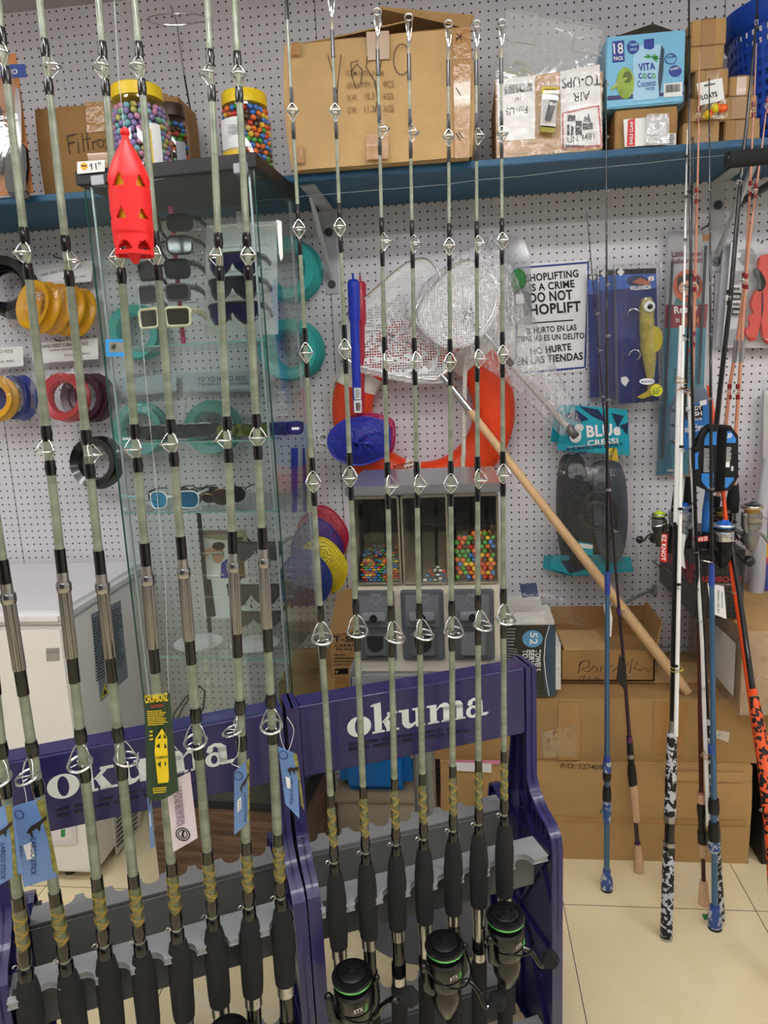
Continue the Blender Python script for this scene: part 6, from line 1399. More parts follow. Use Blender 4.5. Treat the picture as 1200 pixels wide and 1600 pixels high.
for i, ((a, b_), (c_, d_)) in enumerate(zip(wins, plates)):
    nm = ('left', 'middle', 'right')[i]
    xa, xb = vx(a, 850), vx(b_, 850); z0w, z1w = zc1 + .002, ztop - .004
    h = build(MB().bx(xa, xb, 1.90, 1.905, z0w, z1w).bx(xa, xa + .002, VF + .004, 1.905, z0w, z1w).bx(xb - .002, xb, VF + .004, 1.905, z0w, z1w).bx(xa, xb, VF + .004, 1.905, z0w, z0w + .002), 'hopper', mat('hopper_back', '77746c', .5), vm)
    build(MB().bx(xa, xb, VF, VF + .003, z0w, z1w), 'hopper_window', M_win, h)
    fr = MB(); 
    for q in ((xa - .003, xa + .002, z0w, z1w), (xb - .002, xb + .003, z0w, z1w), (xa, xb, z0w - .003, z0w + .002), (xa, xb, z1w - .004, z1w + .003)): fr.bx(q[0], q[1], VF - .004, VF + .004, q[2], q[3])
    build(fr.bevel(.001), 'window_frame', mat('polished_frame', 'b9b4a6', .2, .8), h)
    # mechanism plate
    xa, xb = vx(c_, 970), vx(d_, 970); zp0 = vz(1026), 
    za, zb2 = vz(1028), vz(920)
    p = build(MB().bx(xa, xb, VF - .014, VF - .0005, za, zb2).bevel(.003), 'coin_plate', M_vd, vm)
    xm = (xa + xb) / 2; w = xb - xa
    build(MB().bx(xa + w * .1, xb - w * .1, VF - .020, VF - .014, vz(976), vz(927)).bevel(.002), 'coin_slot_panel', mat('vending_mid', '686b70', .4), p)
    zh = vz(957); build(MB().bx(xm - w * .3, xm + w * .3, VF - .040, VF - .020, zh - .009, zh + .009).bevel(.003), 'turn_handle', mat('handle_grey', '8b8e92', .35, .3), p)
    build(MB().cyl((xm, VF - .044, zh), (xm, VF - .039, zh), .009, n=20), 'handle_hub', M_blackpl, p)
    hb = Face((0, VF - .0445, 0), (0, -1, 0)); mb = MB(); 
    for s in (-1, 1): mb.obox((xm - .005, VF - .0455, zh - s * .005 - .001), (.010, 0, s * .010), (0, .001, 0), (0, 0, .002))
    build(mb, 'hub_cross', M_steel, p)
    chute = i != 2
    zc_, zd_ = vz(1020), vz(984)
    build(MB().bx(xm - w * .3, xm + w * .3, VF - .026, VF - .012, zc_, zd_).bevel(.004), 'chute', M_vd if chute else mat('vending_mid', '686b70', .4), p)
    if chute:
        pts = [(xm + w * .2 * math.cos(k * PI / 10), VF - .0275, (zc_ + zd_) / 2 + .004 - .021 * math.sin(k * PI / 10) * 1.0) for k in range(11)] + [(xm - w * .2, VF - .0275, zd_ - .006), (xm + w * .2, VF - .0275, zd_ - .006)]
        build(MB().prism(pts, (0, .0012, 0)), 'chute_mouth', mat('chute_dark', '1c1d20', .5), p)
    pf_ = Face((0, VF - .0206, 0), (0, -1, 0))
    cxp = (c_ + d_) / 2
    pf_.line('25¢', cxp - 8, 932, cxp + 8, 932, 5, mat('embossed_grey', '8f9296', .4), p, .02)
    pf_.strokes([[(cxp - 10, 936), (cxp, 944), (cxp + 10, 936)]], .0008, MATS['embossed_grey'], p, 'embossed_arrow')
# candies in the machine
zf = zc1 + .006
def fill(x0, x1, ztopf, r, sq, cols, kind, where, group, layers, y0):
    row = 0; dz = r * (1.62 if sq > .7 else 1.25)
    for L in range(layers):
        z = zf + r * sq; row = 0
        while True:
            n = int((x1 - x0 - 2 * r) / (r * 2.02)); any_ = False
            for k in range(n + 1):
                x = x0 + r + (x1 - x0 - 2 * r) * (k + (.45 if row % 2 else 0)) / (n + .5)
                if z > ztopf(x - x0, x1 - x0) - (0): continue
                any_ = True
                candy(kind, random.choice(cols), V((min(x1 - r, x + random.uniform(-.1, .1) * r), y0 + L * r * 1.8 + random.uniform(0, .25) * r, z + random.uniform(-.1, .1) * r)), r, sq, where, group, .003 * L + (.0008 if sq < .7 and row > 3 else 0))
            z += dz; row += 1
            if not any_: break
xa, xb = vx(708, 850), vx(777, 850)
fill(xa + .002, xb - .002, lambda x, w: zf + (vz(835) - vz(912)) * (.82 + .22 * x / w), .0066, .9, ['red', 'orange', 'yellow', 'green', 'blue', 'brown', 'green', 'orange'], 'big', 'in the right hopper of the candy machine', 'round candies in the right hopper', 2, VF + .011)
build(MB().bx(xa + .006, xb - .006, VF + .036, 1.88, zf, zf + (vz(850) - vz(912))), 'candy_core', mat('candy_mass_two', '5a4a32', .7, var=.5, vscale=120), vm)
xa, xb = vx(558, 850), vx(623, 850)
fill(xa + .002, xb - .002, lambda x, w: zf + (vz(878) - vz(912)), .0052, .5, ['red', 'orange', 'yellow', 'green', 'blue', 'brown', 'blue', 'green'], 'flat', 'in the left hopper of the candy machine', 'flat candies in the left hopper', 3, VF + .009)
for k in range(40): candy('flat', random.choice(['red', 'orange', 'yellow', 'green', 'blue', 'blue', 'brown']), V((random.uniform(xa + .01, xb - .01), VF + .03 + .003 * k, zf + (vz(878) - vz(912)) + .004)), .0052, .5, 'in the left hopper of the candy machine', 'flat candies in the left hopper', .003)
build(MB().bx(xa + .006, xb - .006, VF + .036, 1.88, zf, zf + (vz(880) - vz(912))), 'candy_core', MATS['candy_mass_two'], vm)
xa, xb = vx(632, 850), vx(697, 850)
for i, (x, y, c_) in enumerate(((664, 906, 'white'), (672, 905, 'blue'), (680, 906, 'white'), (688, 904, 'white'), (694, 906, 'blue'), (668, 899, 'blue'), (676, 898, 'red'), (684, 898, 'white'), (692, 898, 'blue'), (672, 892, 'red'), (680, 891, 'white'), (688, 891, 'white'), (694, 892, 'red'), (684, 886, 'white'), (660, 908, 'blue'))):
    candy('flat', c_, PY(x, y, VF + .012 + .003 * (i % 3)), .0052, .5, 'in the middle hopper of the candy machine', 'few candies in the middle hopper')
flush_candies()
# ================================================ reel display box hung at right
zbt = PY(1088, 966, 2.02).z
X0 = PY(1088, 910, 2.02).x; X1 = PY(1163, 910, 2.02).x
Yb = WY - .03; 
ztp = PY(1125, 860, 2.02).z
t = thing('reel_box', 'black box with honeycomb pattern and red REDBONE lettering hung behind the reels', 'box', ((X0 + X1) / 2, 2.2, zbt))
m, nt, b = newmat('black_honeycomb'); tc = N(nt, 'ShaderNodeNewGeometry'); vo = N(nt, 'ShaderNodeTexVoronoi', feature='DISTANCE_TO_EDGE'); vo.inputs['Scale'].default_value = 70; vo.inputs['Randomness'].default_value = .15
nt.links.new(tc.outputs['Position'], vo.inputs['Vector']); rp = N(nt, 'ShaderNodeValToRGB'); rp.color_ramp.elements[0].position = .03; rp.color_ramp.elements[0].color = lin('4a4645'); rp.color_ramp.elements[1].position = .07; rp.color_ramp.elements[1].color = lin('1c1a1b')
nt.links.new(vo.outputs['Distance'], rp.inputs[0]); nt.links.new(rp.outputs[0], b.inputs['Base Color']); b.inputs['Roughness'].default_value = .45
build(MB().bx(X0, X1, 2.02, Yb, zbt, ztp).bevel(.001), 'box_body', m, t)
build(MB().bx(X0 - .001, X0, 2.022, Yb - .002, zbt + .002, ztp - .002), 'side_panel', mat('charcoal_print', '474547', .4), t)
fc = Face((0, 2.019, 0), (0, -1, 0)); fsd = Face((X0 - .0022, 0, 0), (-1, 0, 0)); M_rb = mat('redbone_red', 'b0303a', .4)
fc.line('REDBONE', 1094, 909, 1158, 910, 9, M_rb, t, .04); fc.line('OFFSHORE', 1106, 915, 1145, 915, 3.5, M_steel, t, .02)
fsd.txt('REDBONE', (1036, 870), (1081, 913), (1041, 846), M_rb, t, .04); fsd.strokes([[(1040, 888), (1068, 912), (1072, 922), (1072, 912)]], .001, M_steel, t, 'printed_frame')
peg_hook(1020, 876, t, .08)
bt_ = thing('empty_blister', 'torn clear plastic bag hanging on a black peg below the green reel', 'bag', PY(1020, 905, 2.33))
bag(bt_, 2.34, [(1000, 898), (1010, 885), (1030, 880), (1030, 892), (1010, 905)], .02)
# ------------------------------------------------ tackle box packs
f = FP(2.19)
t = thing('tackle_box_pack', 'clear hinged tackle box with a blue insert marked READY FISH PLUS', 'tackle box', PY(1085, 712, 2.2))
hexq = [(1050, 640), (1062, 615), (1075, 607), (1100, 608), (1110, 625), (1112, 660), (1100, 690), (1085, 705), (1070, 700), (1050, 690)]
build(MB().prism([f.p(*q) for q in hexq], (0, .03, 0)).bevel(.003), 'case', mat('smoked_case', '6f7f8f', .15, coat=.5), t)
g = FP(2.188); g.poly([(1068, 632), (1106, 628), (1108, 660), (1092, 700), (1068, 702)], mat('tackle_blue', '2f76c0', .35), t, .001, 'blue_insert')
gt = FP(2.186); gt.poly([(1069, 634), (1098, 632), (1098, 654), (1072, 656)], M_black, t, .0006, 'printed_panel'); gt2 = FP(2.1848)
gt2.line('READY', 1072, 643, 1097, 640, 7, M_white, t, .03); gt2.line('FISH', 1078, 651, 1097, 649, 7, M_white, t, .03); gt2.line('PLUS', 1082, 657, 1097, 656, 4, M_white, t, .03)
gt2.line('ALL-', 1076, 668, 1094, 667, 5, M_white, t, .03); gt2.line('SPECIES', 1070, 676, 1100, 672, 7, M_white, t, .03); gt2.line('JIG KIT', 1072, 683, 1098, 679, 4, M_navy, t, .03)
gt.poly([(1093, 627), (1104, 624), (1104, 632), (1094, 634)], M_white, t, .001, 'price_sticker')
for y in (638, 662, 688): g.poly([(1050, y), (1058, y), (1058, y + 3), (1050, y + 3)], M_steel, t, .004, 'latch')
f = FP(1.935)
t = thing('tackle_case', 'black and blue eight-sided tackle case with white print tied to the rods', 'tackle case', PY(1120, 770, 1.95))
oc = [(1093, 690), (1103, 672), (1112, 666), (1140, 667), (1151, 682), (1151, 745), (1140, 764), (1112, 768), (1096, 760), (1088, 745), (1088, 705)]
build(MB().prism([f.p(*q) for q in oc], (0, .03, 0)).bevel(.004), 'case', M_blackpl, t)
g = FP(1.9345); M_tb = mat('tackle_blue2', '3a86d4', .35)
for q in (((1101, 686), (1106, 676), (1120, 674), (1119, 695), (1100, 696)), ((1132, 674), (1142, 674), (1150, 686), (1149, 692), (1131, 692)), ((1096, 740), (1115, 739), (1114, 766), (1106, 764), (1096, 752)), ((1127, 746), (1146, 746), (1146, 750), (1136, 762), (1126, 763)), ((1086, 708), (1092, 706), (1090, 716), (1091, 732), (1086, 734))):
    g.poly(list(q), M_tb, t, .001, 'blue_panel')
g2 = FP(1.933); g2.line('ASF', 1132, 685, 1144, 684, 7, M_white, t, .03); g2.line('8', 1142, 736, 1146, 736, 8, M_white, t, .03)
smalltext(g2, (1099, 738), (1109, 738), (1100, 700), M_white, t, 16, 2); smalltext(g2, (1131, 722), (1143, 722), (1132, 698), M_white, t, 10, 4); g2.poly([(1130, 722), (1140, 722), (1140, 730), (1130, 730)], M_white, t, .0006, 'printed_box')
build(MB().obox(f.p(1119, 766, .004), (.020, 0, 0), (0, .004, 0), (0, 0, f.p(1119, 668).z - f.p(1119, 766).z)), 'centre_strap', M_glossblack, t)
# ================================================ spinning reels
M_reelblk = mat('reel_black', '121214', .28, .2, coat=.4)
def reel(label, P, rz, s=1.0, spoolc='101012', linec='141416', trim='5fd86a', bodyc=None, trimm=False, hside=1, hup=.0, knobc=None, group='spinning reels', mark=None, knobr=.019, tiltx=0):
    R3 = Matrix.Rotation(rz, 3, 'Z') @ Matrix.Rotation(tiltx, 3, 'X')
    P = V(P); L = lambda x, y, z: P + R3 @ (V((x, y, z)) * s); ax = R3 @ V((0, 0, 1)); Xx = R3 @ V((1, 0, 0)); Yy = R3 @ V((0, 1, 0))
    t = thing('spinning_reel', label, 'reel', P, group, R3)
    body = bodyc and mat('reelbody_' + bodyc, bodyc, .3, .6) or M_reelblk; sp = mat('spool_' + spoolc, spoolc, .3, .3 if spoolc == '101012' else .8, coat=.3)
    AX = -.068
    build(MB().tube([L(0, -.012, -.028), L(0, -.012, .0), L(0, -.012, .028)], [.006 * s, .009 * s, .006 * s], 12, flat=.5), 'foot', body, t)
    build(MB().tube([L(0, -.012, 0), L(0, -.03, -.006), L(0, AX + .01, -.02)], [.008 * s, .007 * s, .012 * s], 12), 'stem', body, t)
    mb = MB().lathe([(0, -.062 * s), (.010 * s, -.060 * s), (.017 * s, -.046 * s), (.024 * s, -.03 * s), (.027 * s, -.010 * s), (.022 * s, .012 * s), (.018 * s, .022 * s), (0, .022 * s)], L(0, AX, 0), ax, 26)
    mb.sph(L(hside * .016, AX + .004, -.016), .019 * s, (1, 1, 1), 14); build(mb, 'body', body, t)
    build(MB().lathe([(.001, .010 * s), (.029 * s, .012 * s), (.0325 * s, .022 * s), (.0325 * s, .034 * s), (.001, .036 * s)], L(0, AX, 0), ax, 32), 'rotor', body, t)
    for sg in (-1, 1): build(MB().tube([L(sg * .028, AX, .006), L(sg * .040, AX, .020), L(sg * .043, AX, .045), L(sg * .041, AX, .064)], [.008 * s, .008 * s, .007 * s, .006 * s], 10), 'rotor_arm', body, t)
    spo = build(MB().lathe([(.001, .034 * s), (.0315 * s, .036 * s), (.033 * s, .040 * s), (.0335 * s, .064 * s), (.030 * s, .068 * s), (.001, .068 * s)], L(0, AX, 0), ax, 40), 'spool', sp, t)
    build(MB().lathe([(.001, .066 * s), (.023 * s, .066 * s), (.0235 * s, .074 * s), (.023 * s, .083 * s), (.001, .083 * s)], L(0, AX, 0), ax, 32), 'line', mat('line_' + linec, linec, .4), spo)
    build(MB().lathe([(.022 * s, .082 * s), (.0345 * s, .0825 * s), (.035 * s, .085 * s), (.0345 * s, .0865 * s), (.022 * s, .087 * s)], L(0, AX, 0), ax, 40), 'trim_ring', mat('trim_' + trim, trim, .2, .3, coat=.6), spo)
    build(MB().lathe([(.001, .086 * s), (.035 * s, .086 * s), (.036 * s, .089 * s), (.034 * s, .0925 * s), (.028 * s, .093 * s), (.027 * s, .0915 * s), (.001, .0915 * s)], L(0, AX, 0), ax, 40), 'spool_lip', M_reelblk if spoolc == '101012' else sp, spo)
    kn = MB().lathe([(.001, .091 * s), (.024 * s, .091 * s), (.024 * s, .096 * s), (.020 * s, .098 * s), (.001, .098 * s)], L(0, AX, 0), ax, 28)
    kn.obox(L(-.021, AX - .0035, .098), Xx * .042 * s, Yy * .007 * s, ax * .005 * s).lathe([(.001, .098 * s), (.008 * s, .098 * s), (.006 * s, .106 * s), (.001, .106 * s)], L(0, AX, 0), ax, 16)
    build(kn, 'drag_knob', mat('drag_' + (knobc or '131316'), knobc or '131316', .35), t)
    bl = []
    for k in range(15):
        a = PI * k / 14; bl.append(L(-.044 * math.cos(a), AX - .052 * math.sin(a), .062 - .020 * math.sin(a) + .006 * math.cos(a)))
    build(MB().tube([L(-.043, AX, .05)] + bl + [L(.043, AX, .05)], .0017 * s, 7), 'bail_wire', mat('bail_dark', '2b2c2e', .2, .9) if not bodyc else M_chrome, t)
    for sg in (-1, 1): build(MB().sph(L(sg * .045, AX, .064), (.0068 - sg * .0007) * s, (1, 1, 1.2)), 'bail_joint', body, t)
    arm = [L(hside * .02, AX + .004, -.016), L(hside * .042, AX + .004, -.014), L(hside * .052, AX, -.012 + hup * .2), L(hside * .062, AX - .014, -.022 + hup * .6), L(hside * .066, AX - .026, -.040 + hup), L(hside * .072, AX - .030, -.044 + hup)]
    h = build(MB().tube(smooth(arm, 4, False), [.0052 * s] * (4 * 5 + 1), 10), 'handle', M_glossblack if not bodyc else body, t)
    kk = L(hside * .092, AX - .030, -.044 + hup)
    build(MB().tube([L(hside * .074, AX - .030, -.044 + hup), kk + Xx * hside * -.008 * s, kk, kk + Xx * hside * .012 * s, kk + Xx * hside * .019 * s], [.006 * s, .013 * s * knobr / .019, knobr * s, .016 * s * knobr / .019, .004 * s], 18), 'handle_knob', M_foam if not knobc else M_blackpl, h)
    if mark:
        nrm = R3 @ V((0, -1, 0)); o = L(-.012, AX - .0342, .046)
        txt(mark, o, o + Xx * .017 * s, o + ax * .008 * s, mat('silver_print', 'c8c8cc', .3, .5), spo, .02)
        build(MB().obox(L(.008, AX - .034, .042), Xx * .0008 * s + ax * .014 * s, -Yy * .0006, Xx * .0010 * s).obox(L(.011, AX - .0335, .042), Xx * .0008 * s + ax * .014 * s, -Yy * .0006, Xx * .0010 * s), 'green_stripe', mat('trim_' + trim, trim, .2), spo)
    return t
# ================================================ rods leaning on the wall at right
def lean(B, T):
    B = V(B); T = V(T); Nn = (T - B).cross(V((1, 0, 0))); return lambda x, y: PP(x, y, B, Nn)
def rodthing(name, label, loc, group='fishing rods leaning at right'): return thing(name, label, 'fishing rod', loc, group)
def small_guide(p, ax_, dirv, R, parent, h=.012, m=None, wire=.0007):
    dirv = V(dirv).normalized(); side = ax_.cross(dirv).normalized(); c = p + dirv * (R + .003)
    mb = MB().torus(c, ax_, R, wire * 1.3, 14, 5)
    for s in (-1, 1):
        mb.tube([p + ax_ * h, c + side * s * R], wire, 4); mb.tube([p - ax_ * h, c + side * s * R], wire, 4)
    return build(mb, 'guide', m or M_chrome, parent, sharp=2)
def seg(fn, pts, rads, name, m, parent, n=14): return build(MB().tube([fn(*p) for p in pts], rads, n), name, m, parent)
M_cork = mat('cork', 'd2aa86', .75, var=.08, vscale=120)
def camo(name, base, spots, sc=45):
    m, nt, b = newmat(name); g = N(nt, 'ShaderNodeNewGeometry'); no = N(nt, 'ShaderNodeTexNoise'); no.inputs['Scale'].default_value = sc; no.inputs['Detail'].default_value = 3; no.inputs['Distortion'].default_value = .6
    nt.links.new(g.outputs['Position'], no.inputs['Vector']); cr = N(nt, 'ShaderNodeValToRGB'); cr.color_ramp.interpolation = 'CONSTANT'
    cr.color_ramp.elements[0].position = 0; cr.color_ramp.elements[0].color = lin(base); cr.color_ramp.elements[1].position = .52; cr.color_ramp.elements[1].color = lin(spots)
    nt.links.new(no.outputs[0], cr.inputs[0]); nt.links.new(cr.outputs[0], b.inputs['Base Color']); b.inputs['Roughness'].default_value = .5; return m
M_camob = camo('camo_black_white', '16161a', 'c4c6cc', 70); M_camoo = camo('camo_orange_black', 'e65a28', '1a1412', 60); M_camobl = camo('camo_blue_grey', '34508f', 'b4bac4', 60)
M_rblk = mat('rod_black', '0d0d10', .25, coat=.5); M_rblue = mat('rod_blue', '42688c', .3, .3, coat=.4); M_rwht = mat('rod_white', 'f2f2f0', .25, coat=.5); M_rpur = mat('rod_purple', '2c1730', .25, .2, coat=.5)
M_rred = mat('rod_dark_red', '4a1216', .25, .2, coat=.5); M_coral = mat('rod_coral', 'cf8f72', .3, coat=.5); M_wrapred = mat('wrap_red', '8a1226', .3, coat=.5); M_orange = mat('rod_orange', 'f0501c', .3, coat=.3)
M_wrapb = mat('wrap_bright_blue', '2c469c', .3, coat=.5)
def blue_rod(bx, by, tx, ty, label, mids, seat, dx):
    B = PZ(bx, by, 0); T = PY(tx, ty, 2.035); fn = lean(B, T); t = rodthing('blue_rod', label, B)
    (jx, jy) = mids[0]
    seg(fn, [(tx, ty), (jx, jy)], [.0012, .0052], 'upper_blank', M_rblk, t)
    seg(fn, [(jx, jy), (bx, by - 25)], [.0062, .0085], 'lower_blank', M_rblue, t)
    seg(fn, [(jx, jy - 12), (jx, jy + 22)], [.0075, .0078], 'ferrule_wrap', M_wrapb, t)
    for (y0, y1, m, r0, r1, nm) in seat:
        X = lambda y: jx + (bx - jx) * (y - jy) / (by - jy)
        seg(fn, [(X(y0), y0), (X((y0 + y1) / 2), (y0 + y1) / 2), (X(y1), y1)], [r0, max(r0, r1) * 1.05, r1], nm, m, t, 18)
    ax_ = (T - B).normalized()
    for y in (134 - 130 + ty + 5, ty + 90, ty + 175, ty + 240, ty + 320, ty + 400, ty + 500, ty + 640):
        if y < jy: small_guide(fn(tx + (jx - tx) * (y - ty) / (jy - ty), y), ax_, (.3 * dx, -1, 0), .0035 + .000005 * (y - ty), t, .008, M_steel)
    seg(fn, [(jx, jy + 270 if jy < 900 else jy + 275), (jx, jy + 285)], [.0085, .0085], 'wrap', M_wrapb, t)
    return t, fn
blue_rod(948, 1390, 947, 125, 'blue and black rod with blue camouflage grip standing alone, nearest the rack', [(949, 905)], [(1183, 1190, M_wrapb, .009, .009, 'wrap'), (1190, 1206, M_camobl, .0115, .012, 'fore_seat'), (1206, 1219, M_blackpl, .012, .011, 'locking_ring'), (1228, 1250, M_blackpl, .010, .0125, 'reel_seat'), (1250, 1284, M_camobl, .0125, .011, 'grip'), (1358, 1364, M_wrapb, .011, .011, 'trim_ring'), (1364, 1388, M_camobl, .011, .0165, 'butt_grip'), (1387, 1393, M_blackpl, .0165, .015, 'butt_cap')], 1)
t, fnb = blue_rod(1117, 1450, 1108, 123, 'blue and black rod with blue camouflage butt in front of the white rods', [(1112, 893)], [(1248, 1270, M_blackpl, .013, .014, 'hood'), (1284, 1313, M_blackpl, .013, .0155, 'reel_seat'), (1313, 1330, M_camobl, .0155, .014, 'grip'), (1415, 1421, M_wrapb, .013, .013, 'trim_ring'), (1421, 1448, M_camobl, .014, .0175, 'butt_grip'), (1447, 1453, M_blackpl, .0175, .016, 'butt_cap')], -1)
g = fnb(1112, 878); build(MB().torus(g + V((-.016, -.01, .004)), (.3, .2, 1), .015, .0014, 24, 6), 'large_guide', M_chrome, t)
# purple rod with cork grips
B = PZ(998, 1362, 0); T = PY(917, 333, 2.05); fn = lean(B, T); t = rodthing('cork_handled_rod', 'thin purple rod with black reel seat and pale cork grips leaning left', B)
seg(fn, [(917, 333), (940, 600), (960, 870), (975, 1040), (984, 1160)], [.0011, .0022, .0036, .0048, .0058], 'blank', M_rpur, t)
seg(fn, [(983, 1150), (984, 1162)], [.008, .008], 'winding_check', mat('purple_metal', '7a4a86', .2, .8), t)
seg(fn, [(984, 1160), (985, 1178), (986, 1190)], [.009, .0095, .0095], 'fore_ring', M_blackpl, t); seg(fn, [(985, 1178), (985.5, 1184)], [.0105, .0105], 'chrome_ring', M_steel, t)
seg(fn, [(986, 1188), (987, 1205), (989, 1227)], [.008, .013, .0125], 'reel_seat', M_blackpl, t, 18)
seg(fn, [(989, 1225), (990, 1235), (994, 1283)], [.0125, .0135, .0105], 'cork_grip', M_cork, t, 20); seg(fn, [(993, 1282), (996, 1318)], [.0065, .0065], 'rear_blank', M_rpur, t)
seg(fn, [(996, 1316), (996, 1320)], [.009, .009], 'winding_check', MATS['purple_metal'], t); seg(fn, [(996, 1319), (998, 1345), (998.5, 1361)], [.009, .0135, .014], 'butt_cork', M_cork, t, 20)
ax_ = (T - B).normalized()
for x, y in ((920, 380), (924, 432), (929, 490), (933, 548), (939, 620), (947, 710), (957, 830), (967, 955), (979, 1055)): small_guide(fn(x, y), ax_, (1, -.3, 0), .004 + y * 3e-6, t, .007, M_steel)
seg(fn, [(966, 950), (968, 962)], [.0055, .0055], 'wrap', mat('wrap_violet', '4a2a6a', .3), t)
tg = thing('hang_tag', 'small black diamond-shaped tag hanging on the purple cork-handled rod', 'tag', fn(970, 1075)); fq = FP(fn(975, 1050).y - .01)
fq.poly([(968, 1022), (978, 1040), (977, 1080), (963, 1062), (966, 1035)], mat('tag_black', '1c1a1e', .5), tg, .001, 'tag_card')
tg = thing('hang_tag', 'white paper tag curled round the lone blue rod', 'tag', fn(950, 998)); fq = FP(1.99); fq.poly([(943, 945), (952, 941), (957, 965), (955, 994), (948, 998), (946, 970)], M_white, tg, .001, 'tag_card'); smalltext(FP(1.988), (949, 990), (954, 988), (948, 960), mat('grey_ink', '4a4c52'), tg, 7)
# white/black two piece rods, halves tied together
def guides_on(fn, L, ax_, d, parent, m=None, R=.004):
    for x, y in L: small_guide(fn(x, y), ax_, d, R, parent, .009, m)
B = PZ(1041, 1466, 0); T = PY(1065, 509, 1.98); fn = lean(B, T)
t = rodthing('rod_butt_half', 'lower half of a white rod with long black and white camouflage grip, standing foremost', B)
seg(fn, [(1041, 1465), (1045, 1328)], [.0155, .0155], 'rear_grip', M_camob, t, 22); seg(fn, [(1041, 1468), (1041, 1463)], [.0155, .0165], 'butt_cap', M_steel, t, 20)
seg(fn, [(1045, 1330), (1045.5, 1320)], [.0145, .0145], 'reel_seat_ring', M_rblk, t, 20); seg(fn, [(1045.5, 1321), (1045.7, 1315)], [.016, .016], 'chrome_hood', M_steel, t, 20); seg(fn, [(1045.6, 1317), (1046.6, 1282)], [.0125, .0125], 'reel_seat', M_rblk, t, 20); seg(fn, [(1046.5, 1284), (1046.8, 1273)], [.015, .0155], 'chrome_hood', M_steel, t, 20)
seg(fn, [(1046.8, 1274), (1050, 1144)], [.0155, .0128], 'fore_grip', M_camob, t, 22)
seg(fn, [(1050, 1146), (1051, 1126)], [.0075, .0085], 'ferrule', M_steel, t); seg(fn, [(1051, 1130), (1056, 816)], [.0078, .0070], 'black_blank', M_rblk, t); seg(fn, [(1056, 820), (1061, 600), (1065, 509)], [.0070, .0066, .0062], 'white_blank', M_rwht, t)
B2 = PZ(1057, 1300, .35); f2_ = lean(PY(1056, 1150, fn(1052, 1150).y - .012), PY(1074, 203, 2.03)); t2 = rodthing('rod_tip_half', 'upper half of a white rod tied to the foremost camouflage-gripped one, tip by the shelf', f2_(1056, 1150))
seg(f2_, [(1056, 1150), (1062, 850), (1066, 600), (1069, 450), (1074, 203)], [.0058, .0050, .0040, .0030, .0013], 'white_blank', M_rwht, t2)
ax_ = V((.03, .1, 1)).normalized(); 
for x, y in ((1060, 918), (1057, 1045), (1063, 800), (1065, 703), (1067, 612), (1068, 530), (1070, 452), (1071, 380), (1072, 312), (1073, 250)):
    small_guide(f2_(x, y), ax_, (.2, -1, 0), .0048, t2, .010, M_steel); seg(f2_, [(x, y - 3), (x, y - 7)], [.0062 if y > 600 else .004] * 2, 'wrap', M_rblk, t2)
build(MB().torus(f2_(1074, 200), (0, .6, .8), .004, .0009, 14, 5), 'tip_guide', M_steel, t2)
t3 = thing('rubber_band', 'tan rubber band tying the two white rod halves together below the tackle packs', 'band', f2_(1062, 600)); q = f2_(1063, 598)
build(MB().torus(q, (.2, 0, 1), .014, .0012, 20, 5).torus(q + V((0, 0, .01)), (.5, .1, 1), .013, .0011, 20, 5).torus(q + V((0, 0, -.015)), (-.4, .1, 1), .013, .0011, 20, 5), 'band_loops', mat('rubber_tan', 'b88a5c', .6), t3)
t3 = thing('rubber_band', 'yellow rubber band tying the black and white rod halves above the long carton', 'band', fn(1053, 1045)); build(MB().torus(fn(1054, 1042) + V((.005, -.006, 0)), (.1, 0, 1), .015, .0012, 20, 5).torus(fn(1054, 1045) + V((.005, -.006, 0)), (-.2, 0, 1), .015, .0012, 20, 5), 'band_loops', mat('rubber_yellow', 'c9b03c', .6), t3)
# dark red rod with cork rings
B = PZ(1100, 1412, 0); T = PY(1076, -60, 2.03); fn = lean(B, T); t = rodthing('cork_ring_rod', 'dark red and black rod with two cork rings between the white rods', B)
seg(fn, [(1076, -60), (1078, 250), (1081, 580), (1086, 786), (1092, 981)], [.0018, .0030, .0042, .0048, .0054], 'upper_blank', M_rblk, t); seg(fn, [(1092, 981), (1094, 1122), (1096, 1240)], [.0054, .0058, .0064], 'lower_blank', M_rred, t)
seg(fn, [(1096, 1237), (1096, 1241)], [.010, .010], 'winding_check', mat('pink_metal', 'c98a8a', .25, .6), t); seg(fn, [(1096, 1240), (1096, 1254)], [.012, .012], 'cork_ring', M_cork, t, 20); seg(fn, [(1096, 1253), (1096, 1262), (1096.5, 1285), (1097.5, 1300)], [.010, .0125, .009, .0115], 'reel_seat', M_blackpl, t, 18); seg(fn, [(1097.5, 1299), (1098, 1317)], [.0135, .0135], 'seat_hood', M_blackpl, t, 18)
seg(fn, [(1098, 1316), (1098.5, 1338)], [.013, .0135], 'cork_ring', M_cork, t, 20); seg(fn, [(1098.5, 1337), (1099.5, 1377)], [.006, .006], 'rear_blank', M_rred, t); seg(fn, [(1099.5, 1376), (1100, 1413)], [.0105, .0155], 'butt_cork', M_cork, t, 20)
guides_on(fn, [(1076.5, 60), (1077, 150), (1079, 300), (1080, 430), (1082, 617), (1084, 700), (1086, 786), (1089, 920)], V((0, .1, 1)).normalized(), (-.5, -1, 0), t, M_blackpl, .006)
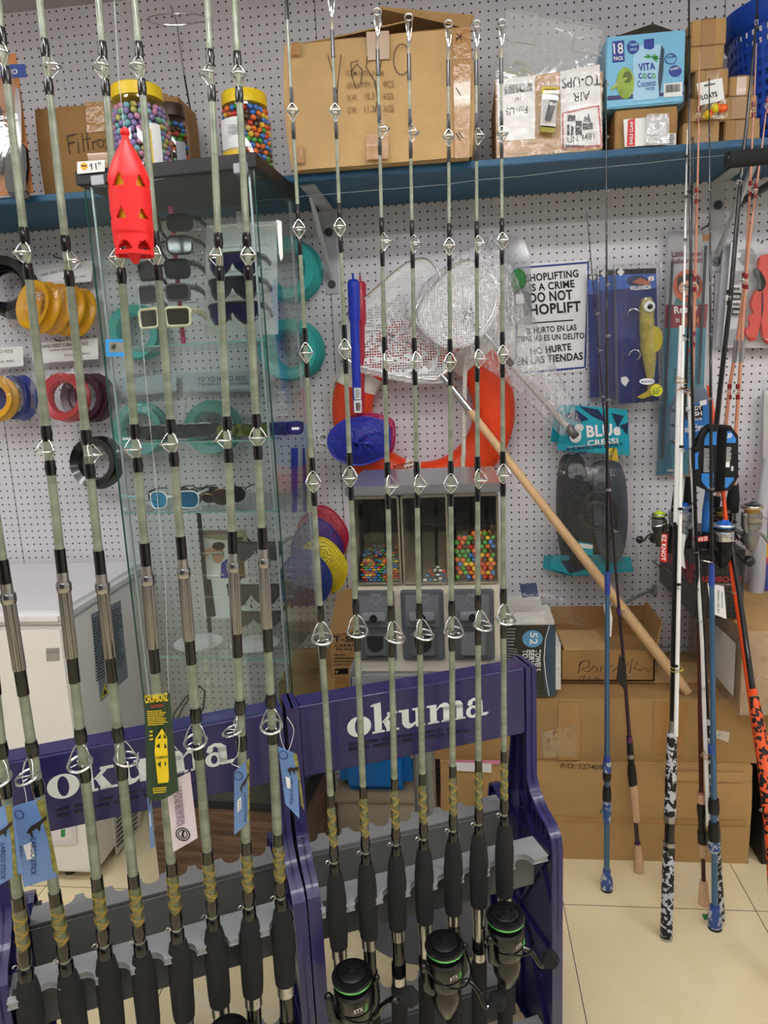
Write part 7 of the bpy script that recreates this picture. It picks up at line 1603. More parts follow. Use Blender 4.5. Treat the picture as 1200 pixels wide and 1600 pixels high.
# second white + camo pair
B = PZ(1125, 1437, 0); T = PY(1090, 830, 1.98); fn = lean(B, T); t = rodthing('rod_butt_half', 'lower half of a second camouflage-gripped rod mostly hidden behind the blue one', B)
seg(fn, [(1125, 1436), (1105, 1118)], [.013, .0125], 'grip', M_camob, t, 20); seg(fn, [(1105, 1120), (1097, 960), (1090, 830)], [.0068, .0062, .006], 'black_blank', M_rblk, t); seg(fn, [(1118, 1320), (1115, 1285)], [.0135, .0135], 'reel_seat', M_rblk, t, 18)
f2_ = lean(PY(1107, 1290, fn(1110, 1290).y - .03), PY(1076, 612, 2.0)); t2 = rodthing('rod_tip_half', 'second white rod half tied beside the blue rod, below the tackle box pack', f2_(1107, 1290))
seg(f2_, [(1107, 1290), (1101, 1131), (1097, 1009), (1090, 887)], [.006, .0055, .005, .0045], 'white_blank', M_rwht, t2); seg(f2_, [(1090, 887), (1086, 823), (1081, 730), (1076, 612)], [.0052, .0052, .005, .0046], 'white_blank_upper', M_rwht, t2)
guides_on(f2_, [(1099, 1075), (1094, 970), (1080, 700), (1079, 640), (1082, 735), (1088, 862)], V((.0, .1, 1)).normalized(), (-.3, -1, 0), t2, M_steel, .005)
t3 = thing('rubber_band', 'knotted tan rubber band round the second white rod low in front of the big carton', 'band', f2_(1104, 1180)); q = f2_(1104, 1183)
build(MB().torus(q, (.3, 0, 1), .015, .0013, 20, 5).torus(q + V((0, 0, .012)), (-.4, .1, 1), .013, .0012, 20, 5).tube([q, q + V((-.012, -.01, .03))], .0012, 5).tube([q, q + V((.010, -.01, .035))], .0012, 5), 'band_loops', MATS['rubber_tan'], t3)
t3 = thing('rubber_band', 'tan rubber band wound round the top of the second white rod', 'band', f2_(1076, 615)); q = f2_(1076, 612)
build(MB().torus(q, (.1, 0, 1), .007, .0014, 16, 5).torus(q + V((0, 0, .006)), (.1, 0, 1), .007, .0014, 16, 5).torus(q + V((0, 0, -.006)), (.1, 0, 1), .007, .0014, 16, 5), 'band_loops', MATS['rubber_tan'], t3)
# orange camouflage rod, and its orange tip half
B = PZ(1235, 1560, 0); fn = lean(B, PY(1142, 850, 1.97)); t = rodthing('orange_camouflage_rod', 'black rod with orange and black camouflage grip leaning at the right edge', B)
seg(fn, [(1142, 850), (1155, 925), (1176, 1078)], [.0062, .0068, .0075], 'black_blank', M_rblk, t); seg(fn, [(1176, 1076), (1178, 1086)], [.010, .010], 'orange_ring', M_orange, t); seg(fn, [(1178, 1088), (1190, 1160), (1205, 1290), (1212, 1400)], [.0115, .0165, .0165, .0165], 'camouflage_grip', M_camoo, t, 22); seg(fn, [(1212, 1400), (1235, 1556)], [.014, .016], 'rear_grip', M_camoo, t, 18)
fn = lean(PZ(1204, 1310, 0.25), PY(1104, 590, 2.08)); t = rodthing('orange_rod_half', 'bright orange rod half slanting in front of the orange camouflage grip', fn(1204, 1310))
seg(fn, [(1204, 1310), (1178, 1130), (1158, 985), (1139, 865), (1130, 770)], [.008, .0074, .0068, .0058, .0055], 'orange_blank', M_orange, t); seg(fn, [(1130, 770), (1116, 660), (1107, 602)], [.0075, .0065, .005], 'orange_blank_upper', M_orange, t)
guides_on(fn, [(1196, 1265), (1150, 925)], V((.1, .1, 1)).normalized(), (-1, -.5, 0), t, M_steel, .008)
# ------------------------------------------------ rod and reel combos behind, standing on the black box
def combo(label, pts, rads, m, wraps, B, T, grip, gm, ferr=None, name='coral_rod', butt=None):
    fn = lean(B, T); t = rodthing(name, label, fn(*grip[-1][:2]), 'rod and reel sets at right'); seg(fn, pts, rads, 'blank', m, t)
    for (x, y) in wraps:
        seg(fn, [(x, y - 12), (x, y - 5)], [.0042, .0042] if y < 400 else [.0058, .0058], 'wrap', M_wrapred if m is M_coral else M_rblk, t); seg(fn, [(x, y + 5), (x, y + 12)], [.0042, .0042] if y < 400 else [.0058, .0058], 'wrap', M_wrapred if m is M_coral else M_rblk, t)
        small_guide(fn(x, y), V((0, .1, 1)).normalized(), (-.7, -1, 0), .004 + .00001 * y, t, .012)
    if ferr: seg(fn, ferr, [.0065, .0065], 'silver_ferrule', M_steel, t)
    for (x0, y0, x1, y1, r0, r1, mm, nm) in gm: seg(fn, [(x0, y0), ((x0 + x1) / 2, (y0 + y1) / 2), (x1, y1)], [r0, max(r0, r1) * 1.03, r1], nm, mm, t, 18)
    return t, fn
M_hb = mat('handle_blue', '2a6ab8', .4)
yb = ztp + .002
def onbox(x, y, Y): return PY(x, y, Y)
t, f_c1 = combo('coral rod with red bindings whose black and blue handle stands behind the white rods', [(1093, 80), (1092, 190), (1089, 330), (1085, 480), (1083, 560), (1079, 745)], [.0013, .0022, .003, .0038, .0042, .005], M_coral, [(1091, 180), (1088, 306), (1085, 444), (1083, 530)], PY(1074, 855, 2.06), PY(1092, 120, 2.03), [(1074, 855)],
   [(1077, 745, 1075, 812, .011, .0135, M_blackpl, 'fore_grip'), (1081, 757, 1081, 800, .0105, .0105, M_hb, 'blue_panel'), (1075, 812, 1073, 855, .011, .012, M_blackpl, 'reel_seat')])
t, f_c2 = combo('middle coral rod with silver ferrule and red bindings, behind the tackle case', [(1182, 68), (1178, 165), (1172, 290), (1165, 430), (1154, 520), (1140, 605), (1134, 665), (1120, 790)], [.0013, .0022, .003, .0036, .0045, .0048, .005, .0055], M_coral, [(1177, 171), (1172, 295), (1163, 438), (1140, 612)], PY(1112, 855, 2.08), PY(1180, 120, 2.04), [(1112, 855)],
   [(1120, 775, 1112, 850, .011, .012, M_blackpl, 'handle')], [(1151, 532), (1147, 566)])
t, f_c3 = combo('rightmost coral rod with red bindings and a black foam grip', [(1200, 150), (1190, 235), (1181, 300), (1170, 385), (1161, 500), (1157, 570), (1150, 672), (1147, 762)], [.0013, .0022, .003, .0036, .0042, .0048, .005, .0055], M_coral, [(1199, 165), (1181, 299), (1166, 440), (1153, 612)], PY(1141, 862, 2.05), PY(1194, 200, 2.04), [(1141, 862)],
   [(1147, 758, 1144, 800, .012, .0165, M_foam, 'foam_grip'), (1144, 799, 1143, 812, .0125, .0125, M_steel, 'chrome_hood'), (1143, 812, 1141, 862, .011, .013, M_blackpl, 'reel_seat')], [(1161, 532), (1158, 566)])
t, f_c4 = combo('thick black rod slanting from the top right down to a blue handle', [(1186, -30), (1178, 75), (1166, 200), (1153, 330), (1141, 470), (1126, 600), (1119, 670), (1108, 770)], [.002, .003, .004, .0052, .006, .0068, .007, .0072], M_rblk, [(1183, 35), (1157, 285), (1139, 465)], PY(1101, 856, 2.0), PY(1184, 0, 2.03), [(1101, 856)],
   [(1108, 765, 1104, 830, .010, .014, M_hb, 'blue_grip'), (1104, 828, 1101, 856, .012, .013, M_blackpl, 'reel_seat')], name='black_rod')
fn = lean(PY(1040, 850, 2.05), PY(1084, 215, 2.06)); 
p = f_c1(1074, 805); reel('blue and silver spinning reel behind the white rods', p + V((-.0, -.0, -.03)), -.6, .72, 'b9bcc4', '8aa0b4', '4a8ad0', '9aa0a8', hside=-1, knobc='2f6fd0', group='spinning reels at right')
p = f_c4(1104, 835); reel('blue-capped silver spinning reel in front of the black box', p + V((.0, 0, -.035)), .55, .80, 'c9ccd2', '2a2a2e', '3a86d8', '1c1d20', hside=1, knobc='2f6fd0', group='spinning reels at right')
p = f_c3(1143, 812); reel('gold-spooled grey spinning reel, rightmost, with a black paddle handle', p + V((.0, 0, -.028)), .75, .82, '9d9a96', 'b08a3e', 'd6b878', '8b8a88', hside=1, knobc='3a3c40', group='spinning reels at right', knobr=.016)
p = f_c2(1116, 812); reel('gold and black spinning reel half hidden behind the tackle case', p + V((.0, 0, -.02)), .1, .62, '6b5a34', 'b08a3e', 'd6b878', '2b2822', hside=1, knobc='2b2822', group='spinning reels at right')
rodA = rodthing('spinning_rod', 'slim black rod rising behind the white rods, holding the lime-capped reel', PY(1050, 862, 2.04), 'rod and reel sets at right')
fa = lean(PY(1048, 866, 2.04), PY(1084, 215, 2.05)); seg(fa, [(1084, 216), (1079, 400), (1072, 600), (1060, 750)], [.0012, .0025, .004, .005], 'blank', M_rblk, rodA); seg(fa, [(1060, 745), (1056, 790), (1048, 864)], [.008, .012, .012], 'handle', M_blackpl, rodA); guides_on(fa, [(1084, 218), (1082, 290), (1077, 450), (1068, 650)], V((0, .1, 1)).normalized(), (-1, -.4, 0), rodA, M_blackpl, .005)
p = fa(1052, 815); reel('small grey spinning reel with lime cap at left of the group', p + V((-.004, 0, -.03)), -1.15, .62, '8c9094', '3c4044', 'd8e83a', '4a4c46', hside=-1, knobc='c8e42c', group='spinning reels at right')
# red knot tags, paper tags
for pts, s, (bl, br, tl), lab in (([(1034, 833), (1043, 834), (1042, 879), (1031, 877)], 'EZ KNOT', ((1034, 836), (1033, 876), (1041, 836)), 'vertical red tag reading EZ KNOT hanging below the lime-capped reel'), ([(1082, 840), (1106, 837), (1107, 845), (1086, 848)], 'EZ KNOT', ((1105, 838), (1085, 841), (1105, 844)), 'small upside-down red tag hanging below the blue-capped reel')):
    Yt = 1.93; tg = thing('red_tag', lab, 'tag', FP(Yt).p(*pts[2])); FP(Yt).poly(pts, mat('tag_red', 'd8262c', .4), tg, .001, 'tag_card'); FP(Yt - .0012).txt(s, bl, br, tl, M_white, tg, .03)
    if 'vertical' in lab: build(MB().tube([FP(Yt).p(1038, 834), FP(Yt + .03).p(1046, 818), FP(Yt + .06).p(1050, 810)], .0006, 5), 'string', M_blackpl, tg)
for pts, Yt, lab in (([(1105, 911), (1131, 916), (1135, 967), (1111, 958)], 1.90, 'white paper tag with fine print hanging from the front blue rod'), ([(1063, 832), (1072, 836), (1068, 862), (1071, 889), (1064, 884)], 1.95, 'narrow white paper tag hanging right of the foremost white rod')):
    tg = thing('hang_tag', lab, 'tag', FP(Yt).p(*pts[2])); FP(Yt).poly(pts, M_white, tg, .001, 'tag_card')
    if Yt < 1.92: down(FP(Yt - .0012), 'FISHING LINE SET', 1121, 922, 958, 3, mat('grey_ink', ''), tg, .01); down(FP(Yt - .0012), 'MADE IN CHINA', 1127, 926, 950, 2.5, MATS['grey_ink'], tg, .01)
# little green stickers
tg = PZ(1103, 1433, 0); build(MB().bx(tg.x - .008, tg.x + .008, tg.y - .010, tg.y + .010, 0.0002, .0012), 'green_sticker', mat('sticker_green', '1c7a4e', .4), label='small green sticker stuck on the floor by the blue rod butt', cat='sticker')
tg = PY(940, 1268, CY1 - .006); build(MB().bx(tg.x - .004, tg.x + .004, tg.y - .001, tg.y, tg.z - .005, tg.z + .005), 'green_sticker', mat('sticker_green', '', .4), label='small green sticker on the big lower carton behind the lone blue rod', cat='sticker')
# ================================================ the two rod racks
M_rackb = mat('rack_navy_plastic', '25205e', .33, coat=.25, bump=.05, bscale=300)
M_bar = mat('rack_light_grey', '96989a', .6, bump=.1, bscale=300, var=.03, vscale=60); M_flange = mat('rack_mid_grey', '6f7173', .55); M_logo = mat('logo_white', 'eef0f0', .4)
PROF = [(-.008, .90), (-.008, .655), (-.022, .628), (-.055, .604), (-.092, .592), (-.110, .575), (-.115, .548), (-.113, .02), (-.10, .0), (-.06, .0), (-.04, .03), (.12, .03), (.14, .0), (.185, .0), (.195, .02), (.195, .50), (.188, .528), (.165, .537), (.148, .528), (.138, .50), (.125, .49), (.108, .52), (.088, .60), (.070, .70), (.060, .90)]
def okuma(parent, o, ru, uu, n):
    """the word in heavy serif letters: o origin, ru one x-height to the right, uu one x-height up"""
    def P_(x, y): return o + ru * x + uu * y
    def pl(pts): 
        mb = MB().prism([P_(*q) for q in pts], n * .0008); return mb
    def ring(cx_, cy_, rx, ry, ix, iy, m=28, sk=0):
        mb = MB(); bm = mb.bm
        a = [bm.verts.new(P_(cx_ + rx * math.cos(2 * PI * k / m), cy_ + ry * math.sin(2 * PI * k / m)) + n * .0008) for k in range(m)]
        b_ = [bm.verts.new(P_(cx_ + sk + ix * math.cos(2 * PI * k / m), cy_ + iy * math.sin(2 * PI * k / m)) + n * .0008) for k in range(m)]
        mb.bridge(a, b_); return mb
    def merge(L):
        out = MB()
        for m_ in L:
            me = bpy.data.meshes.new('x'); m_.bm.to_mesh(me); m_.bm.free(); out.bm.from_mesh(me); bpy.data.meshes.remove(me)
        return out
    stem = lambda x, y0, y1, w=.34: [(x, y0), (x + w, y0), (x + w, y1), (x, y1)]
    G = []
    G.append([ring(.62, .5, .62, .54, .22, .44)])                                                      # o
    G.append([pl(stem(1.42, 0, 1.55, .36)), pl([(1.26, 1.42), (1.45, 1.42), (1.78, 1.60), (1.26, 1.50)]), pl([(1.28, 0), (1.92, 0), (1.92, .10), (1.28, .10)]), pl([(1.76, .50), (2.22, .94), (2.42, .94), (1.98, .50)]), pl([(1.84, .58), (2.12, .66), (2.52, .0), (2.08, .0)]), pl([(2.08, .88), (2.62, .88), (2.62, 1.0), (2.08, 1.0)]), pl([(2.0, 0), (2.68, 0), (2.68, .10), (2.0, .10)])])
    G.append([pl(stem(2.86, .25, 1.0, .36)), pl([(2.70, .90), (2.9, .88), (2.9, 1.0), (2.70, 1.0)]), pl([(2.86, .3), (2.96, .08), (3.16, -.04), (3.40, .02), (3.62, .2), (3.62, .32), (3.40, .2), (3.26, .22), (3.22, .34)]), pl(stem(3.58, 0, 1.0, .36)), pl([(3.42, .90), (3.6, .88), (3.6, 1.0), (3.42, 1.0)]), pl([(3.9, 0), (4.08, 0), (4.08, .10), (3.9, .12)])])
    ml = [pl(stem(4.36, 0, 1.0, .36)), pl([(4.20, .90), (4.4, .88), (4.4, 1.0), (4.20, 1.0)]), pl(stem(5.08, 0, .82, .36)), pl(stem(5.80, 0, .82, .36))]
    for x in (4.72, 5.44): ml.append(pl([(x - .02, .72), (x + .20, .96), (x + .42, 1.04), (x + .60, 1.0), (x + .72, .84), (x + .72, .6), (x + .36, .6), (x + .36, .78), (x + .24, .84), (x + .10, .76), (x - .02, .62)]))
    for x in (4.24, 4.98, 5.70): ml.append(pl([(x, 0), (x + .60, 0), (x + .60, .09), (x, .09)]))
    G.append(ml)
    G.append([ring(6.72, .30, .38, .34, .14, .20), pl(stem(6.92, .12, .80, .36)), pl([(6.42, .70), (6.50, .92), (6.78, 1.04), (7.06, 1.0), (7.28, .82), (7.28, .6), (6.92, .6), (6.92, .80), (6.80, .90), (6.72, .86), (6.70, .70), (6.56, .62)]), pl([(7.0, .0), (7.50, 0), (7.62, .14), (7.50, .16), (7.28, .14), (7.26, .3), (6.94, .3)])])
    for c, g in zip('okuma', G): build(merge(g), 'logo_letter', M_logo, parent)
def rack_build(A, ang, L, label, logo_px, zbot, notches, gd):
    u = V((math.cos(ang), math.sin(ang), 0)); w = V((-math.sin(ang), math.cos(ang), 0))
    A = V((A[0], A[1], 0)); Q = lambda s, t, z: A + u * s + w * t + V((0, 0, z))
    t = thing('rod_rack', label, 'rod rack', Q(L / 2, .04, 0), 'rod racks', Matrix.Rotation(ang, 3, 'Z'))
    def bar_(s0, s1, t0, t1, z0, z1, nm, m=M_rackb, par=t, bev=.0015):
        return build(MB().obox(Q(s0, t0, z0), u * (s1 - s0), w * (t1 - t0), (0, 0, z1 - z0)).bevel(bev), nm, m, par)
    # end panels
    cx_ = .04
    for s, inner in ((0, 1), (L, -1)):
        p = build(MB().prism([Q(s - .002, a, b_) for a, b_ in PROF], u * .004), 'end_panel', M_rackb, t)
        n = len(PROF); out, inn = [], []
        for i, (a, b_) in enumerate(PROF):
            (ax, ay), (bx_, by_) = PROF[i - 1], PROF[(i + 1) % n]; tx, ty = bx_ - ax, by_ - ay; l = math.hypot(tx, ty); nx, ny = -ty / l, tx / l
            out.append((a, b_)); inn.append((a + nx * .007, b_ + ny * .007) )
        # choose inward direction
        if sum((o_[0] - cx_) ** 2 for o_ in out) < sum((o_[0] - cx_) ** 2 for o_ in inn): inn = [(2 * o_[0] - q[0], 2 * o_[1] - q[1]) for o_, q in zip(out, inn)]
        mb = MB(); bm = mb.bm; W_ = .024
        R0 = [bm.verts.new(Q(s - W_ / 2, *q)) for q in out]; R1 = [bm.verts.new(Q(s + W_ / 2, *q)) for q in out]; R2 = [bm.verts.new(Q(s + W_ / 2, *q)) for q in inn]; R3 = [bm.verts.new(Q(s - W_ / 2, *q)) for q in inn]
        mb.bridge(R0, R1); mb.bridge(R1, R2); mb.bridge(R2, R3); mb.bridge(R3, R0); build(mb, 'panel_rim', M_rackb, p)
        for (a0, z0, a1, z1) in ((.0, .56, .0, .88), (.035, .56, .035, .86), (-.10, .54, .185, .50), (-.105, .30, .19, .30), (-.10, .54, .03, .33), (.18, .50, .03, .33), (-.10, .06, .03, .30), (.18, .06, .03, .30), (-.10, .42, .03, .60), (.04, .02, .04, .55)):
            a = Q(s, a0, z0); b_ = Q(s, a1, z1); d = (b_ - a); pr = d.cross(u).normalized() * .004
            build(MB().obox(a - u * .010 - pr / 2, d, pr, u * .020), 'stiffening_rib', M_rackb, p)
        for (a, z) in ((-.055, .47), (.12, .40), (-.05, .2)): build(MB().cyl(Q(s - .009, a, z), Q(s + .009, a, z), .010, n=18), 'screw_boss', M_rackb, p)
        for k in range(4): build(MB().obox(Q(s - .009, -.085 + k * .02, .555), u * .018, w * .003, (0, 0, .03)), 'comb_rib', M_rackb, p)
    # header
    hd = build(MB().obox(Q(.010, -.004, zbot), u * (L - .020), w * .052, (0, 0, .90 - zbot)).bevel(.004, 3), 'header', M_rackb, t)
    fH = Face(Q(0, -.0046, 0), -w); (x0, y0), (x1, y1), (x2, y2) = logo_px
    o = fH.p(x0, y0); ru = (fH.p(x1, y1) - o); uu = fH.p(x2, y2) - o
    okuma(hd, o, ru / 7.6, V((0, 0, uu.z)), -w)
    smalltext(fH, gd[0], gd[1], gd[2], mat('faint_black_print', '15122e', .4), hd, 2, 9, 'faint_print')
    # notched bars
    def notched(z, tb, tt, nn, s0, s1, pitch, first, nm, rr=.0205):
        sg = 1 if tt > tb else -1; pts = [(s0, tb), (s1, tb), (s1, tt)]
        cs = [first + pitch * k for k in range(nn)][::-1]
        for c in cs:
            for k in range(9):
                a = PI * k / 8; pts.append((c + rr * math.cos(a), tt - sg * (rr * 1.15 * math.sin(a))))
        pts.append((s0, tt)); mb = MB().prism([Q(a, b_, z - .012) for a, b_ in pts], (0, 0, .012)); b_ = build(mb.bevel(.0015), nm, M_bar, t)
        build(MB().obox(Q(s0, tb, z - .106), u * (s1 - s0), w * (sg * .006), (0, 0, .102)), 'bar_flange', M_flange, b_)
        build(MB().obox(Q(s0, tb + sg * .006, z - .0145), u * (s1 - s0), w * (sg * .004), (0, 0, .003)), 'bar_lip', M_bar, b_)
        build(MB().obox(Q(s0 + .004, tb + sg * .050, z), u * .010, w * .014, (0, 0, .0006)), 'bar_socket', mat('socket_dark', '3c3e40', .6), b_)
        return b_
    p0 = notches
    notched(.555, -.064, -.127, 8, .012, L - .030, .0542, p0, 'front_bar'); notched(.52, .095, .148, 8, .012, L - .014, .0542, p0, 'rear_bar')
    notched(.10, -.05, -.15, 8, .012, L - .014, .0542, p0, 'lower_bar'); notched(.10, .055, .15, 8, .012, L - .014, .0542, p0, 'lower_bar')
    return t, u, w, Q
A2 = PZ(450 + 6, 1104, .9); A1e = V((-.358, 1.205, .9)); ANG2 = math.atan2(.383, .9237); ANG1 = math.radians(25)
L2 = .497
rack2, u2, w2, Q2 = rack_build((A2.x, A2.y), ANG2, L2, 'dark blue okuma rod rack at right, holding thinner olive rods with big black reels', ((543, 1153), (763, 1116), (543, 1123)), .752, .036 - .0, ((545, 1176), (762, 1140), (545, 1160)))
L1 = .488; A1s = A1e - V((math.cos(ANG1), math.sin(ANG1), 0)) * L1
rack1, u1, w1, Q1 = rack_build((A1s.x, A1s.y), ANG1, L1, 'dark blue okuma rod rack at left, in front of the freezer, holding the tag-hung rods', ((76, 1251), (367, 1190), (74, 1215)), .757, .068, ((88, 1280), (360, 1215), (88, 1262)))
# ------------------------------------------------ the olive rods
def olive():
    m, nt, b = newmat('olive_glass_blank'); b.inputs['Base Color'].default_value = lin('9aa38d'); b.inputs['Roughness'].default_value = .28; b.inputs['Coat Weight'].default_value = .5
    g = N(nt, 'ShaderNodeNewGeometry'); mp = N(nt, 'ShaderNodeMapping'); mp.inputs['Scale'].default_value = (.5, .5, 55); nt.links.new(g.outputs['Position'], mp.inputs[0])
    no = N(nt, 'ShaderNodeTexNoise'); no.inputs['Scale'].default_value = 1; no.inputs['Detail'].default_value = 3; nt.links.new(mp.outputs[0], no.inputs['Vector'])
    cr = N(nt, 'ShaderNodeValToRGB'); cr.color_ramp.elements[0].position = .35; cr.color_ramp.elements[1].position = .65; cr.color_ramp.elements[0].color = lin('727a68'); cr.color_ramp.elements[1].color = lin('8f9684'); nt.links.new(no.outputs[0], cr.inputs[0]); nt.links.new(cr.outputs[0], b.inputs['Base Color'])
    b.inputs['Subsurface Weight'].default_value = .15; b.inputs['Subsurface Radius'].default_value = (.004, .005, .003); return m
M_olive = olive(); M_tip = mat('pale_tip_blank', 'b4b8a2', .3, coat=.5)
M_gold = mat('gold_thread', 'c9a83a', .35, .5); M_dkol = mat('dark_olive_wrap', '5c6242', .25, coat=.8)
def flute():
    m, nt, b = newmat('fluted_chrome'); b.inputs['Base Color'].default_value = lin('a9a9ac'); b.inputs['Metallic'].default_value = 1; b.inputs['Roughness'].default_value = .16; return m
M_flute = flute()
def big_guide(p, ax_, dirv, R, parent, h, kind, wr):
    dirv = (V(dirv) - ax_ * V(dirv).dot(ax_)).normalized(); side = ax_.cross(dirv).normalized()
    off = R * .45 if kind != 'last' else R * .35; c = p + dirv * (off + .006) - ax_ * (0 if kind != 'last' else h * .2)
    tl = (ax_ - dirv * .0).normalized() if kind != 'last' else (ax_ + dirv * .30).normalized()
    mb = MB().torus(c, tl, R, wr * 1.5, 26, 7, flat=1.0)
    for s in (-1, 1):
        mb.tube(smooth([p + ax_ * h + dirv * .004, p + ax_ * h * .62 + side * s * R * .55 + dirv * (.004 + off * .4), c + side * s * R * 1.02], 4, False), wr, 6)
        if kind != 'last': mb.tube(smooth([p - ax_ * h * .9 + dirv * .004, p - ax_ * h * .5 + side * s * R * .5 + dirv * (.004 + off * .4), c + side * s * R * 1.02], 4, False), wr, 6)
        else: mb.tube([p - ax_ * h * .25 + dirv * .004, c + (side * s * .5 + dirv * .6) * R], wr, 6)
    g = build(mb, 'guide', M_chrome, parent, sharp=2)
    build(MB().torus(c, tl, R * .86, wr * 1.1, 26, 6), 'guide_ring', M_steel, g); return g
def olive_rod(label, O, w, p_lo, p_hi, z_top, spec, gdir, lastdir=None, big=False, tipped=True, group=None):
    lo = PP(*p_lo, O - w * .115, w); hi = PP(*p_hi, O - w * .115, w); ax_ = (hi - lo).normalized()
    at = lambda z: lo + ax_ * ((z - lo.z) / ax_.z)
    S_ = spec; t = thing('fishing_rod', label, 'fishing rod', at(S_['butt']), group)
    rb = lambda z: S_['r0'] + (S_['r1'] - S_['r0']) * (z - S_['grip']) / (S_['top'] - S_['grip'])
    zt_ = z_top
    zs = [S_['grip'] - .01 + (zt_ - S_['grip'] + .01) * k / 6 for k in range(7)]
    build(MB().tube([at(z) for z in zs], [max(.0008, rb(z)) for z in zs], 18), 'blank', M_olive, t)
    G0 = S_['grip'] + lo.z - S_['grip']; gz = lo.z - S_['grip'] - .0   # offset of this rod against the standard
    zz = lambda z: z + gz
    build(MB().tube([at(zz(q)) for q in (S_['grip'] + .003, S_['grip'] - .003, S_['grip'] - .022, S_['grip'] - .055, S_['gripb'] + .02, S_['gripb'])], [S_['rg'] * .60, S_['rg'] * .74, S_['rg'] * .90, S_['rg'] * 1.02, S_['rg'] * .97, S_['rg'] * .90], 24), 'fore_grip', M_foam, t)
    zb0 = S_['gripb']
    build(MB().tube([at(zz(zb0 + .002)), at(zz(zb0 - .024))], S_['rg'] * .78, 22), 'seat_hood', M_steel, t)
    build(MB().tube([at(zz(zb0 - .008)) , at(zz(zb0 - .009)) + V((0, 0, 0))], .001, 6), 'hood_slot', M_black, t)
    hs = at(zz(zb0 - .012)); fd = -w; build(MB().obox(hs + fd * (S_['rg'] * .78 - .0008) - V((.003, 0, .0015)), u2 * .007, fd * .0014, (0, 0, .0028)), 'hood_slot', M_black, t)
    seatm = M_steel if big else M_rblk
    build(MB().tube([at(zz(zb0 - .022)), at(zz(zb0 - .092))], S_['rg'] * .66, 20), 'reel_seat', seatm, t)
    for k in range(7): build(MB().torus(at(zz(zb0 - .078 - .004 * k)), ax_, S_['rg'] * .70, .0013, 20, 6), 'seat_thread', M_rblk, t)
    build(MB().tube([at(zz(zb0 - .104)), at(zz(zb0 - .122))], S_['rg'] * .76, 20), 'lock_ring', M_steel, t)
    build(MB().tube([at(zz(zb0 - .12)), at(zz(zb0 - .135)), at(S_['butt'] + .02), at(S_['butt'])], [S_['rg'] * .75, S_['rg'] * .86, S_['rg'] * .86, S_['rg'] * .8], 22), 'rear_grip', M_foam, t)
    # decorated wrap above the grip
    g0, g1 = zz(S_['grip'] + .004), zz(S_['wrap'])
    build(MB().tube([at(g0 - .004), at(g0 + .015), at(g0 + .019)], [rb(g0) * 1.42, rb(g0) * 1.38, rb(g0) * 1.05], 18), 'black_binding', M_glossblack, t)
    build(MB().tube([at(g0 + .024), at(g0 + .038), at(g0 + .056)], [rb(g0) * 1.15, rb(g0) * 1.42, rb(g0) * 1.15], 18), 'black_binding', M_glossblack, t)
    build(MB().tube([at(g0 + .054), at(g1)], rb(g0) * 1.14, 18), 'decorated_wrap', M_dkol, t)
    mb = MB(); hx, hy, hz = frame_axes(ax_); turns = 3.0; npt = 90
    for sg in (-1, 1):
        for dz in (0, .003):
            pts = []
            for k in range(npt): 
                a = sg * 2 * PI * turns * k / npt + (0 if sg > 0 else PI); zc_ = g0 + .053 + dz + (g1 - g0 - .057) * k / npt
                pts.append(at(zc_) + (hx * math.cos(a) + hy * math.sin(a)) * rb(g0) * 1.17)
            mb.tube(pts, .00042, 4)
    build(mb, 'gold_thread', M_gold, t, sharp=2)
    build(MB().tube([at(g1 - .002), at(g1 + .022)], rb(g1) * 1.16, 18), 'black_binding', M_glossblack, t)
    build(MB().torus(at(g0 + .021) - u2 * (rb(g0) * 1.2 + .004), w, .0042, .0008, 14, 5, a1=5.0), 'hook_keeper', M_chrome, t)
    for i, (gzv, R, h, kind) in enumerate(S_['guides']):
        z = gzv + (gdir.get('dz', 0)); d = lastdir if (kind == 'last' and lastdir is not None) else gdir['d']
        if z < zt_: big_guide(at(z), ax_, d, R, t, h, kind, .0011 if kind == 'last' else .0009)
        bh = S_['bh'] if kind != 'last' else S_['bh'] * 1.25
        for s0, s1 in ((h * .75, h * .75 + bh), (-h * .70 - bh, -h * .70)) if kind != 'last' else ((h * .9, h * .9 + bh * .9), (-h * .75 - bh * .8, -h * .55)):
            if z + s0 < zt_: build(MB().tube([at(z + s0), at(z + s0 + (s1 - s0) * .5), at(z + s1)], [rb(z) * 1.12, rb(z) * 1.3, rb(z) * 1.12], 16), 'black_binding', M_glossblack, t)
    if S_.get('ferr'):
        f0, f1 = S_['ferr']; f0 += gdir.get('dz', 0); f1 += gdir.get('dz', 0); r_ = rb(f0)
        mb = MB(); bm = mb.bm; n = 36; rings = []
        for zq in (f0, f1 - .028):
            rings.append([bm.verts.new(at(zq) + (hx * math.cos(2 * PI * k / n) + hy * math.sin(2 * PI * k / n)) * (r_ * (1.30 if k % 2 else 1.20))) for k in range(n)])
        mb.bridge(rings[0], rings[1]); bm.faces.new(rings[0][::-1]); bm.faces.new(rings[1]); build(mb, 'fluted_ferrule', M_flute, t, sharp=.3)
        build(MB().tube([at(f1 - .030), at(f1 - .027), at(f1 - .018), at(f1 - .015)], [r_ * 1.4, r_ * 1.55, r_ * 1.55, r_ * 1.4], 28), 'ferrule_collar', M_flute, t); build(MB().tube([at(f1 - .016), at(f1)], r_ * 1.18, 20), 'ferrule_neck', M_steel, t)
        build(MB().tube([at(f0 - .040), at(f0 + .001)], r_ * 1.2, 18), 'black_binding', M_glossblack, t); build(MB().tube([at(f1 - .002), at(f1 + .036)], r_ * 1.12, 18), 'black_binding', M_glossblack, t)
